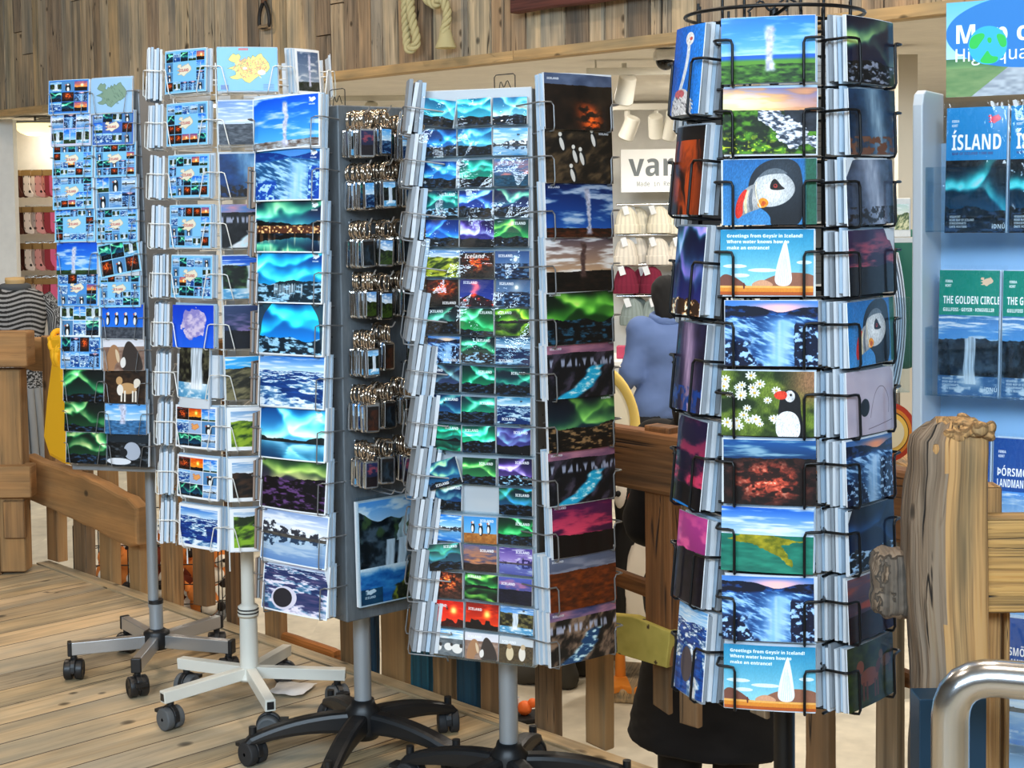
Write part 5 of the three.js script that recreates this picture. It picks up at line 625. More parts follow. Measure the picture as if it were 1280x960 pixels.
// ---- stand four: magnets in front, large cards on both sides
const st4 = standAt(637, 1008, 'magnet stand', 'tall grey stand covered with rows of picture magnets');
{
  blackBase(st4, 0.1, 0.13, 0.4); const s = 0.28, phi = -22 * deg, yT = atDepth(600, 113, -st4.z - 0.13).y, yB = atDepth(600, 822, -st4.z - 0.13).y; squareBody(st4, s, phi, yB, yT, M.panelDark);
  const front = mesh('front_panel', rbox(s - 0.006, yT - yB + 0.006, 0.006, 0.002), std(0xb9c0c6, 0.45, 0.15), st4.g); { const f = pf(st4, phi, s / 2 + 0.004, (yT + yB) / 2, 0); front.position.copy(f.position).sub(st4.g.position); front.quaternion.copy(f.quaternion); }
  const clip = mesh('sign_clip', signClip(0.05, 0.04), M.blackMetal, st4.g); clip.position.set(0.01, yT + 0.004, 0.02);
  const ys = [141, 178, 217, 254, 292, 330, 366, 402, 438, 474, 512, 549, 588, 624, 662, 698, 735, 771, 808], r = s / 2 + 0.02, mw = 0.085, mh = 0.063;
  const tx = (m, x, y) => ({ ...m, text: [['ICELAND', x, y, 0.13, '#f4f6f8']] });
  const a = (s_, c1, c2, more = {}) => A({ s: s_, c1, c2, ...more });
  const rows = [
    [a(1, 0x4fd0d8, 0xc8f8ff, { sky: 0x2a7fa8, low: 0x5fb8d0, d: 'pale cyan light' }), a(2, 0x4fd0d8, 0xc8f8ff, { sky: 0x1f7fa0, low: 0x4fb0c8, d: 'a turquoise shore' }), a(3, 0x6fd8e0, 0xd8f8ff, { sky: 0x3f8fc0, low: 0x8fd0e0, d: 'a light blue sky' })],  // top row: cyan glare of the wrappers is put into the print colours
    [a(4, 0x3fa0d8, 0x9fe0ff, { sky: 0x1a4f8a, low: 0x2f7ab8, d: 'a deep blue bay' }), a(5, 0x4fb0d0, 0xbfe8f0, { sky: 0x2a6fa0, low: 0x5fa8c8, d: 'a striped blue sky' }), motif.lake({ s: 6, top: 0x5fa0d0, bot: 0xc0d8e8, line: 0.6, d: 'a pale blue mountain' })],
    [a(7, 0x3f9fe0, 0xd8f0a0, { sky: 0x144a90, low: 0x2f86c8, d: 'yellow streaks on blue' }), a(8, 0x2fc890, 0x9ff8c8, { sky: 0x145a6a, low: 0x1f9a80, d: 'mint-green light' }), motif.dusk({ s: 9, top: 0x5a7fa8, mid: 0xd88a80, low: 0x3a6f8a, d: 'a pink and blue dusk' })],
    [tx(a(10, 0x2fc080, 0x8ff0b0, { sky: 0x123a5a, low: 0x1a6a70, d: 'teal lights over snow', ground: 'snow' }), 0.5, 0.2), a(11, 0x4f7fe0, 0x9fd8ff, { sky: 0x1a3a7a, low: 0x3a5aa8, d: 'violet-blue lights' }), a(12, 0x3fb078, 0xb0e890, { sky: 0x141f4a, low: 0x2a4a78, d: 'green lights on indigo' })],
    [a(13, 0x2f8fe8, 0x9fd0ff, { sky: 0x123f88, low: 0x3f7fd0, d: 'a blue moonlit bay' }), a(14, 0x9f6fe0, 0xc8f0c0, { sky: 0x241a5a, low: 0x3f3f88, ground: 'trees', d: 'violet lights above trees' }), tx(a(15, 0x3fd060, 0xd8f060, { sky: 0x1a4a4a, low: 0x2a7a50, d: 'a vivid green band' }), 0.5, 0.2)],
    [motif.valley({ s: 16, base: 0.3, g1: 0x4a6a2a, g2: 0xb8c050, d: 'a green valley' }), { ...motif.lava({ s: 17, base: 0.1, amt: 0.9, d: 'red lava' }), text: [['Iceland', 0.12, 0.26, 0.22, '#f4f2f0', 'italic bold']] }, tx(motif.moon({ s: 18 }), 0.1, 0.22)],
    [{ ...motif.lava({ s: 19, base: 0.02, amt: 1.2, d: 'an orange lava stream' }), text: [['ICELAND', 0.5, 0.92, 0.13]] }, tx(motif.volcano({ s: 20 }), 0.1, 0.18), tx(motif.moon({ s: 21, top: 0x4a5f7a, d: 'a low moon over grey sea' }), 0.1, 0.22)],
    [tx(a(22, 0x2fa070, 0x8fd8a8, { sky: 0x1a2430, low: 0x2a4a50, base: 0.55, d: 'green lights over black sand' }), 0.08, 0.2), tx(a(23, 0x3fd080, 0xb8f8c8, { sky: 0x1a5a40, low: 0x2fa060, base: 0.85, d: 'a bright green whirl' }), 0.55, 0.2), tx(a(24, 0x6fd82f, 0xd8f84f, { sky: 0x122a1a, low: 0x1f4a24, base: 0.5, ground: 'lake', d: 'lime lights mirrored in water' }), 0.08, 0.2)],
    [tx(motif.gorge({ s: 25, dusk: 0xd8c0b0, d: 'a blue cascade' }), 0.5, 0.92), tx(a(26, 0x2fc080, 0x8ff0a8, { sky: 0x0f2a3a, low: 0x14503f, d: 'green lights over snow hills', ground: 'snow' }), 0.45, 0.2), tx(motif.ice({ s: 27, top: 0x1a4a6a, water: 0x122a4a, ice: 0x9fc0d8, shade: 0x3f6a90, line: 0.4, d: 'blue ice boulders' }), 0.1, 0.9)],
    [tx(a(28, 0xa8c84f, 0x6f9fd0, { sky: 0x1a2a4a, low: 0x3a4a68, d: 'a yellow-green and blue fall' }), 0.08, 0.25), tx(a(29, 0x2fc890, 0xa8f8d0, { sky: 0x0f3a3a, low: 0x1a7a5a, d: 'green lights and branches' }), 0.5, 0.25), tx(a(30, 0x2fb070, 0x7fe0a8, { sky: 0x122a3a, low: 0x14404a, d: 'a green ring of light' }), 0.45, 0.25)],
    [tx(a(31, 0x2fb090, 0xe8f4b0, { sky: 0x10305a, low: 0x2a5a80, d: 'a pale flame of light' }), 0.5, 0.22), tx(a(32, 0x3fd090, 0xa8f8c0, { sky: 0x0f3a4a, low: 0x2a9070, base: 0.6, d: 'a broad green sky' }), 0.55, 0.28), tx(motif.ice({ s: 33, top: 0x2a6a8a, water: 0x1a3a68, ice: 0xb8d0e0, shade: 0x4a78a8, line: 0.36, d: 'frosted boulders' }), 0.15, 0.88)],
    [tx(a(34, 0x6fd04f, 0x3fc0a0, { sky: 0x103a4a, low: 0x1a6a60, base: 0.6, ground: 'lake', d: 'a diagonal green beam' }), 0.5, 0.2), tx(a(35, 0x2fe0a0, 0xb0ffd0, { sky: 0x0f5a50, low: 0x2fb080, base: 0.62, d: 'a blazing green sky' }), 0.08, 0.22), tx(a(36, 0x9f7fd8, 0x8fe8c0, { sky: 0x2a2a5a, low: 0x4a4a80, ground: 'trees', d: 'purple and green curtains' }), 0.5, 0.22)],
    [tx(a(37, 0x3fa0c8, 0xd8f080, { sky: 0x1a3a5a, low: 0x2a5f80, base: 0.8, d: 'blue crystals under a green glow' }), 0.2, 0.92), tx(a(38, 0x5fd05f, 0xd0f080, { sky: 0x1a4a3a, low: 0x3a7a50, d: 'a green arc' }), 0.5, 0.25), tx(a(39, 0xa87fd8, 0xd8d8f0, { sky: 0x2a2450, low: 0x5a4a80, ground: 'snow', d: 'lilac curtains of light' }), 0.5, 0.2)],
    [tx(a(40, 0x7fc8a0, 0xf0f0b0, { sky: 0x10305a, low: 0x1f4a70, d: 'a white plume of light' }), 0.55, 0.2), null, tx(a(41, 0x6fd03f, 0x4f9fe0, { sky: 0x12303a, low: 0x2a5a78, base: 0.66, d: 'crossing green and blue beams' }), 0.5, 0.3)],
    [motif.lake({ s: 42, top: 0x2f78c8, bot: 0xb0d4ee, line: 0.5, amp: 0.2, d: 'a clear mountain lake' }), tx(motif.animals({ kind: 'puffins', s: 3 }), 0.5, 0.2), tx(a(43, 0x2fd070, 0x9ff8a0, { sky: 0x0f3a2a, low: 0x1a6a40, d: 'a green spiral' }), 0.5, 0.25)],
    [tx(a(44, 0x7fe04f, 0x3fa0c0, { sky: 0x2a4a5a, low: 0x3a5a6a, base: 0.72, d: 'a tilted green-lit coast' }), 0.5, 0.16), tx(motif.dusk({ s: 45, top: 0x6a6a88, mid: 0xc88a60, low: 0x4a342c, base: 0.75, d: 'a brown cloudy evening' }), 0.5, 0.25), tx(motif.lake({ s: 46, top: 0x5a4a8a, bot: 0x9f8fc0, hill: 0x3a3260, snow: 0x8f84b8, line: 0.55, d: 'a purple wintry bay' }), 0.5, 0.2)],
    [motif.lava({ s: 47, base: 0.05, amt: 0.7, rock: 0x3a2a26, d: 'a dim lava crater' }), tx(a(48, 0x3fc85f, 0xb0f070, { sky: 0x14281f, low: 0x1f5a3a, base: 0.5, ground: 'lake', d: 'a green mirrored sky' }), 0.08, 0.18), tx(motif.dusk({ s: 49, top: 0x5f6aa8, mid: 0xd88a9a, low: 0x2a2c44, base: 0.5, d: 'a pink sky above dark hills' }), 0.08, 0.3)],
    [tx(motif.sunset({ s: 50, top: 0xb82418, bot: 0xf05030, hill: 0x3a0f0c, base: 0.9, sil: 1, su: 0.7, sv: 0.35, d: 'sheep against a red sun' }), 0.08, 0.25), tx(motif.sunset({ s: 51, top: 0x7a1810, bot: 0xd84a20, hill: 0x180a08, base: 0.85, sil: 1, su: 0.65, sv: 0.4, d: 'horses before a dark red sunset' }), 0.08, 0.3), motif.fall({ s: 52, sky: 0x6fa0d8, cliff: 0x4a4a38, c2: 0x7a7450, u0: 0.48, wd: 0.09, topv: 0.24, d: 'a straight white waterfall' })],
    [motif.animals({ kind: 'sheep', s: 5 }), tx(motif.animals({ kind: 'horses', s: 7 }), 0.08, 0.2), tx(motif.animals({ kind: 'dogs', s: 4 }), 0.08, 0.25)]];
  const ledge = mergeGeometries([box(s - 0.008, 0.003, 0.016, [0, -mh / 2 - 0.004, -0.006]).toNonIndexed(), box(s - 0.008, 0.008, 0.001, [0, -mh / 2 - 0.001, 0.002]).toNonIndexed()]);
  const pillow = (w, h, k) => { const g0 = new THREE.PlaneGeometry(w, h, 3, 2), q = g0.attributes.position; for (let i = 0; i < q.count; i++) { q.setZ(i, 0.001 + 0.014 * hash(i, k, 77)); q.setX(i, q.getX(i) + (Math.abs(q.getX(i)) < w * 0.4 ? (hash(i, k, 78) - 0.5) * w * 0.22 : 0)); } const o = g0.toNonIndexed(); o.computeVertexNormals(); if (k >= 0) return o; const g = new THREE.PlaneGeometry(w, h, 10, 8), p = g.attributes.position; for (let i = 0; i < p.count; i++) { const x = p.getX(i) / w * 2, y = p.getY(i) / h * 2, e = (1 - x * x) * (1 - y * y); p.setZ(i, 0.006 * Math.sqrt(Math.max(0, e)) + (fbm(x * 1.7 + k, y * 1.7, 5, 3) - 0.5) * 0.014); } return toCreasedNormals(g, 0.35); };
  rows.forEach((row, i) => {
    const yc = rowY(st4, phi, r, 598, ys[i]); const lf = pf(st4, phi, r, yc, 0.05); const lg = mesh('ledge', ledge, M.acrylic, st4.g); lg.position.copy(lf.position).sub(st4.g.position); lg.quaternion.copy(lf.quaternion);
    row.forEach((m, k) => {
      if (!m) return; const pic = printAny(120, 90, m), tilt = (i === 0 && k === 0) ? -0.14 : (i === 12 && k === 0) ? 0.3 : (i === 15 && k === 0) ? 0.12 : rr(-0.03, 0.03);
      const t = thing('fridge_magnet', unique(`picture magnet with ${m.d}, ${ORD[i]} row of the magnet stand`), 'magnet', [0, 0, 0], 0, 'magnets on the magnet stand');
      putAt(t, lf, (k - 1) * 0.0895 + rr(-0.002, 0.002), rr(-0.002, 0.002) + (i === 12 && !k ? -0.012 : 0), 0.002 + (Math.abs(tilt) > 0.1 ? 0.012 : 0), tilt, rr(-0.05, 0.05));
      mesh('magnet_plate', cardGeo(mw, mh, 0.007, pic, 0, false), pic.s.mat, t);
      if (i < 9) mesh('film_wrapper', pillow(mw + 0.006, mh + 0.006, i * 3 + k), M.film, t).position.z = 0.003;
    });
  });
  // large cards on the right, leaning in long wire holders, and edge-on bundles on the left
  const cr = 38 * deg, R = 0.262, geo = prongGeo(0.205, 0.128, 0.002, { yArm: -0.02, inset: 0.016, out: 0.016, deep: 0.09 }), cy = [127, 194, 262, 330, 396, 463, 529, 595, 661, 727, 794];
  const L = [{ f: (u, v) => { const n = fbm(u * 6, v * 6, 4, 4), x = u - 0.62 + (v - 0.7) * -0.25, a = Math.exp(-x * x / 0.02) * sst(0.4, 0.75, v) * sst(0.35, 0.6, fbm(u * 9, v * 11, 6, 4)); return v < 0.18 + 0.05 * ridge(u, 3, 4) ? mix(H(0x3a4458), H(0x6a7488), n) : add(mul(H(0x2a2018), 0.4 + n), H(0xe05a1c), a * 0.9); }, d: 'an orange lava glow on a dark slope' }, { f: (u, v) => mix(H(0x1f1a14), H(0x5a4c3a), sst(0.3, 0.8, fbm(u * 9 + v * 5, v * 7, 4, 5))), d: 'puffins on a dark rock', o: (c, w, h) => { for (const [x, y] of [[.42, .5], [.52, .54], [.7, .2], [.38, .84], [.24, .28]]) { oval(c, w * x, h * y, w * 0.045, h * 0.16, '#181818', -0.3); oval(c, w * (x - 0.01), h * (y + 0.02), w * 0.028, h * 0.12, '#cfcac2', -0.3); oval(c, w * (x - 0.03), h * (y - 0.15), w * 0.025, h * 0.04, '#d8d2c8'); } } }, G({ s: 5, top: 0x08204a, bot: 0x2a5a98, base: 0.86, ground: 0x5a3420, g2: 0x1c120c, u0: 0.6, wd: 0.04, col: 0xb8b8c8, d: 'a geyser in a dark blue evening' }), { ...G({ s: 6, top: 0x5a5058, bot: 0xb89a80, base: 0.66, ground: 0x2a1f18, g2: 0x0c0a08, u0: 0.52, wd: 0.045, col: 0x5f4c48, cl: 0.8, d: 'a dark steam column against clouds' }) }, A({ s: 7, sky: 0x12201a, low: 0x1c4a20, c1: 0x5fb83f, c2: 0xa8d85f, base: 0.62, gc: 0x14242c, d: 'a sweeping dark green aurora' }), motif.river({ s: 8 }), A({ s: 9, sky: 0x141c2c, low: 0x1a3440, c1: 0x4f9a2f, c2: 0x9fd04f, base: 0.6, gc: 0x3a3024, k: 0.7, d: 'a green ribbon over a rocky shore' }), motif.river({ s: 8, d: 'a second turquoise river between black rocks' }), motif.dusk({ s: 11, top: 0x5a2450, mid: 0xe05a70, low: 0x1c0c0c, base: 0.66, d: 'a crimson sky over a black slope' }), motif.dusk({ s: 12, top: 0x6a6f80, mid: 0xa8a8b0, low: 0x8a4a1c, base: 0.34, d: 'an orange-brown canyon rim' }), motif.river({ s: 13, top: 0x2a3f68, rock: 0x241f1c, r2: 0x8a7666, water: 0x2f4f70, d: 'brown rapids seen from above' })];
  for (let i = 0; i < 11; i++) {
    const y = rowY(st4, cr, R, 727, cy[i]), fr = pf(st4, cr, R, y, 0.05, 0.03); pocket(st4.g, st4, fr, geo, M.greyWire);
    card(st4, fr, i, { ...L[i], text: [['ICELAND', i === 1 || i === 6 ? 0.78 : 0.04, 0.12, 0.06, '#e6e6ea']] }, i === 8 ? 0.185 : 0.205, 0.128, { n: i === 6 ? 1 : i > 8 ? 6 : 4, t: i > 8 ? 0.008 : 0.006, res: 256, kind: 'large card', bow: 0.006, rz: -0.012, splay: 0.012 });
    const f2 = pf(st4, -84 * deg, 0.235, y, 0.14); pocket(st4.g, st4, f2, geo, M.greyWire); bundle(st4, f2, i, 0.19, 0.122, i > 4 ? 6 : 4, 0.009, `edge-on bundle of white cards beside the magnets, ${ORD[i]} row`, { mats: [M.paperGrey, M.sheafWhite, M.paperGrey, M.sheafBlue], bow: 0.004, splay: 0.04 });
  }
}
// ---- stand five: black wire carousel close to the camera
const st5 = { x: 0.45, z: -2.6, name: 'black wire stand', g: thing('display_stand', 'black wire postcard carousel with a black pole', 'display stand', [0.45, 0, -2.6]) };
{
  mesh('pole', cyl(0.0185, 0.0185, 0.68, 24, [0.015, 0.36, 0]), M.blackMetal, st5.g); mesh('core_pole', cyl(0.008, 0.008, 1.15, 12, [0, 1.25, 0]), M.blackMetal, st5.g); mesh('base_disc', lathe([[0, 0], [0.24, 0], [0.245, 0.006], [0.24, 0.014], [0.05, 0.03], [0.03, 0.05], [0, 0.05]], 40), M.blackMetal, st5.g);
  mesh('sticker', cyl(0.0188, 0.0188, 0.03, 20, [0.015, 0.49, 0], [0, 0, 0]), M.paper, st5.g).scale.set(1, 1, 1);
  const r = 0.168, w = 0.148, h = 0.105, geo = prongGeo(w, h, 0.0024, { yArm: 0.16, inset: 0.018, out: 0.012, deep: 0.045, front: 0.007 }), geoP = prongGeo(0.105, 0.148, 0.0024, { yArm: 0.1, inset: 0.018, out: 0.014, deep: 0.045, front: 0.007 });
  const ys = [62, 151, 240, 328, 417, 505, 591, 676, 762, 848];
  const F = [G({ s: 21, top: 0x2a74cc, bot: 0x8fc0ea, base: 0.74, ground: 0x5f8a3c, g2: 0x16301a, hills: 0x2f66b8, u0: 0.52, wd: 0.055, top0: 0.1, cl: 0.35, d: 'a white geyser above a green plain' }), { f: (u, v) => { const hz = 0.34 + 0.04 * (fbm(u * 4, 1, 2, 3) - 0.5); if (v < hz) { const cl = fbm(u * 3.4, v * 15, 3, 5), sun = Math.exp(-(u * u * 3 + Math.pow(v - 0.26, 2) * 26)); return add(mix(mix(H(0x6a6f9a), H(0xd89a7a), v * 2.4), mix(H(0x4a4660), H(0xe8a06a), cl), sst(0.4, 0.62, cl) * 0.8), H(0xffd060), sun * 0.75); }
      const e = (fbm(u * 8, v * 9, 8, 4) - 0.5) * 0.24, wf = Math.abs((u - 0.6) - (v - 0.52) * 0.85 + e) < 0.16 + 0.05 * u && v < 0.88 + e && u > 0.38, st = fbm(u * 18 + v * 10, v * 30 - u * 9, 4, 4); if (wf) return mix(H(0x39424f), H(0xe4e6ee), sst(0.32, 0.62, st)); if (u > 0.66 && v < 0.66) return mix(H(0x14181e), H(0x3c4450), fbm(u * 16, v * 18, 3, 4));
      const g = fbm(u * 11, v * 13, 5, 5); return add(mix(H(0x16280f), H(0x5c8a2c), sst(0.3, 0.72, g)), H(0xd8c23a), sst(0.64, 0.8, noise(u * 46, v * 40, 6)) * sst(0.55, 0.9, v) * (1 - u) * 0.7); }, d: 'a waterfall in green slopes at sunset' }, motif.puffinFace(), motif.greeting(), motif.gorge({ s: 22 }), motif.puffinFlowers(), motif.lava({ s: 24, base: 0.34, hot: 0xd05a44, hot2: 0xe8a08a, amt: 0.9, d: 'a fan of red lava under storm clouds' }), motif.isleInLake(), motif.gorge({ s: 22, d: 'a second blue misty waterfall gorge' }), motif.greeting({ d: 'a cartoon geyser, stacked askew' })];
  const Rr = [A({ s: 31, sky: 0x1a1c3a, low: 0x2a2c40, c1: 0x4f9a5f, c2: 0xa8c860, base: 0.7, gc: 0x3a3c42, k: 0.8, d: 'green streaks above a dark coast' }), motif.fog({ s: 32, a: 0x2f4a66, b: 0x8fa4b4, low: 0x6a4c3c, d: 'blue mist in a gorge' }), motif.fog({ s: 33, a: 0x5a6478, b: 0xa8aebc }), motif.dusk({ s: 34, top: 0x3a2a48, mid: 0xc86a70, low: 0x26262c, base: 0.6, d: 'a smoky purple dusk' }), motif.puffinFace({ d: 'a puffin head in shade', dark: '#10141a' }), motif.sketch(), motif.gorge({ s: 37, tint: 0x2f6aa8, u0: 0.55, dusk: 0xc88a70, d: 'a dark blue waterfall gorge' }), A({ s: 38, sky: 0x0c1c34, low: 0x122c4c, c1: 0x2a5a80, c2: 0x4f7fa0, base: 0.7, gc: 0x4a5868, k: 0.5, ground: 'rock', d: 'a starry night over snow rocks' }), motif.dusk({ s: 39, top: 0x6a5a68, mid: 0xb8604a, low: 0x3a1812, base: 0.62, d: 'a rusty red mountain' }), motif.animals({ kind: 'horse', s: 3 })];
  for (let i = 0; i < 10; i++) {
    const y = rowY(st5, -11 * deg, r, 955, ys[i]);
    for (const [phi, list, n, t] of [[-13, F, i > 7 ? 3 : 2, 0.004], [47, Rr, i > 3 ? 7 : 5, 0.0052]]) {
      const fr = pf(st5, phi * deg, phi > 0 ? 0.19 : r, y + (phi > 0 ? -0.002 : 0), 0.035); pocket(st5.g, st5, fr, geo, M.blackMetal); card(st5, fr, i, list[i], w, h, { n, t, res: 288, rz: rr(-0.02, 0.02), dx: rr(-0.004, 0.004), splay: phi > 0 ? 0.03 : 0.008, gap: phi > 0 ? 0.0034 : 0.001, mats: [M.sheafWhite, M.sheafBlue, M.sheafWhite, M.paperGrey] });
    }
    for (const [phi, k] of [[154, 0], [102, 1]]) { const fr = pf(st5, phi * deg, r, y, 0.1); pocket(st5.g, st5, fr, geo, M.blackMetal); card(st5, fr, i, k ? motif.lake({ s: 50 + i, d: 'a lake on the rear side' }) : motif.ice({ s: 60 + i, d: 'an iceberg on the rear side' }), w, h, { n: k ? 2 : 0, t: 0.005, res: 64 }); }
  }
  const yl = [88, 213, 338, 458, 577, 697, 813], LL = [motif.bird(), motif.rust({ s: 9 }), A({ s: 41, sky: 0x14204a, low: 0x3a3a70, c1: 0x3fc87f, c2: 0xc8a8f0, base: 0.86, gc: 0xb88a68, d: 'slanting green and violet lights' }), motif.fog({ s: 42, a: 0x3a3450, b: 0xb8a0b8, low: 0x2a4a80, d: 'a purple winter cascade' }), motif.dusk({ s: 43, top: 0x2a2040, mid: 0xc04a68, low: 0x1a1420, base: 0.8, d: 'violet and red light columns' }), motif.dusk({ s: 44, top: 0xa84a88, mid: 0xf07aa0, low: 0x2a2230, base: 0.45, d: 'a pink sky above a dark cascade' }), { ...motif.ice({ s: 45, top: 0x6f9fd0, ice: 0xeef4fa, shade: 0x7fa4cc, line: 0.2, d: 'a dark hollow in white ice' }), o: (c, w, h) => oval(c, w * 0.45, h * 0.66, w * 0.2, h * 0.2, '#4a4248') }];
  for (let i = 0; i < 7; i++) { const y = rowY(st5, -70 * deg, r, 868, yl[i]); for (const phi of [-70, -131]) { const fr = pf(st5, phi * deg, r, y + (phi < -100 ? -0.02 : 0), 0.1); pocket(st5.g, st5, fr, geoP, M.blackMetal); card(st5, fr, i, phi > -100 ? LL[i] : motif.fall({ s: 70 + i, d: 'a fall on the rear side' }), 0.105, 0.148, { n: i > 2 ? 5 : 4, t: 0.007, res: phi > -100 ? 170 : 64, rz: rr(-0.03, 0.03), mats: [M.paperGrey, M.sheafWhite, M.sheafBlue], splay: 0.02, gap: 0.002 }); } }
  for (let k = 0; k < 6; k++) for (const off of [-0.045, 0.045]) { const phi = (-11 + k * 60) * deg, R = 0.12, x = R * Math.sin(phi) + off * Math.cos(phi), z = R * Math.cos(phi) - off * Math.sin(phi); mesh('upright_rod', cyl(0.0026, 0.0026, 1.18, 6, [x, 1.245, z]), M.blackMetal, st5.g); }
  const yr = atDepth(960, 20, 2.6).y; for (const [R, y] of [[0.15, yr], [0.125, yr - 0.018], [0.125, 0.66], [0.125, 1.2]]) mesh('ring', new THREE.TorusGeometry(R, 0.0032, 8, 48).rotateX(Math.PI / 2).translate(0, y, 0), M.blackMetal, st5.g);
  mesh('spokes', mergeGeometries([yr, 0.67].flatMap(y => [0, 1, 2].map(k => cyl(0.003, 0.003, 0.3, 6, [0, y, 0], [Math.PI / 2, k * Math.PI / 3, 0])))), M.blackMetal, st5.g);
  const sc = mesh('sign_clip', mergeGeometries([wire([[-0.04, 0, 0], [-0.04, 0.05, 0]], 0.0022), wire([[-0.034, 0, 0], [-0.012, 0.02, 0], [0.002, 0, 0], [0.03, 0.024, 0], [0.05, 0.012, 0]], 0.0022), wire([[0.03, 0, 0], [0.034, 0.05, 0]], 0.0022)]), M.blackMetal, st5.g); sc.position.set(-0.02, yr, 0.06);
}
// ---------------------------------------------------------------- people, built from joints
function sdfGeo(fn, c, half, res) {
  const mc = new MarchingCubes(res, M.black, false, false, 120000); mc.isolation = 0; const hs = mc.halfsize, f = mc.field, sz = mc.size, s2 = mc.size2;
  for (let z = 0; z < sz; z++) for (let y = 0; y < sz; y++) for (let x = 0; x < sz; x++) f[x + y * sz + z * s2] = -fn(c[0] + (x - hs) / hs * half, c[1] + (y - hs) / hs * half, c[2] + (z - hs) / hs * half);
  mc.update(); const n = mc.count, g = new THREE.BufferGeometry(); g.setAttribute('position', new THREE.BufferAttribute(mc.positionArray.slice(0, n * 3), 3)); g.setAttribute('normal', new THREE.BufferAttribute(mc.normalArray.slice(0, n * 3), 3));
  g.scale(half, half, half).translate(...c); return g;
}
const capD = (x, y, z, [ax, ay, az, ra], [bx, by, bz, rb]) => { const dx = bx - ax, dy = by - ay, dz = bz - az, t = clamp(((x - ax) * dx + (y - ay) * dy + (z - az) * dz) / (dx * dx + dy * dy + dz * dz)); return Math.hypot(x - ax - dx * t, y - ay - dy * t, z - az - dz * t) - lerp(ra, rb, t); };
const smin = (a, b, k) => { const h = clamp(0.5 + 0.5 * (b - a) / k); return lerp(b, a, h) - k * h * (1 - h); };
const bones = (list, k = 0.035, inflate = 0) => (x, y, z) => { let d = 9; for (const [a, b] of list) { const e = capD(x, y, z, a, b); d = d > 8 ? e : smin(d, e, k); } return d - inflate; };
const ellD = (x, y, z, [cx, cy, cz], [a, b, c]) => { const k = Math.hypot((x - cx) / a, (y - cy) / b, (z - cz) / c); return (k - 1) * Math.min(a, b, c); };
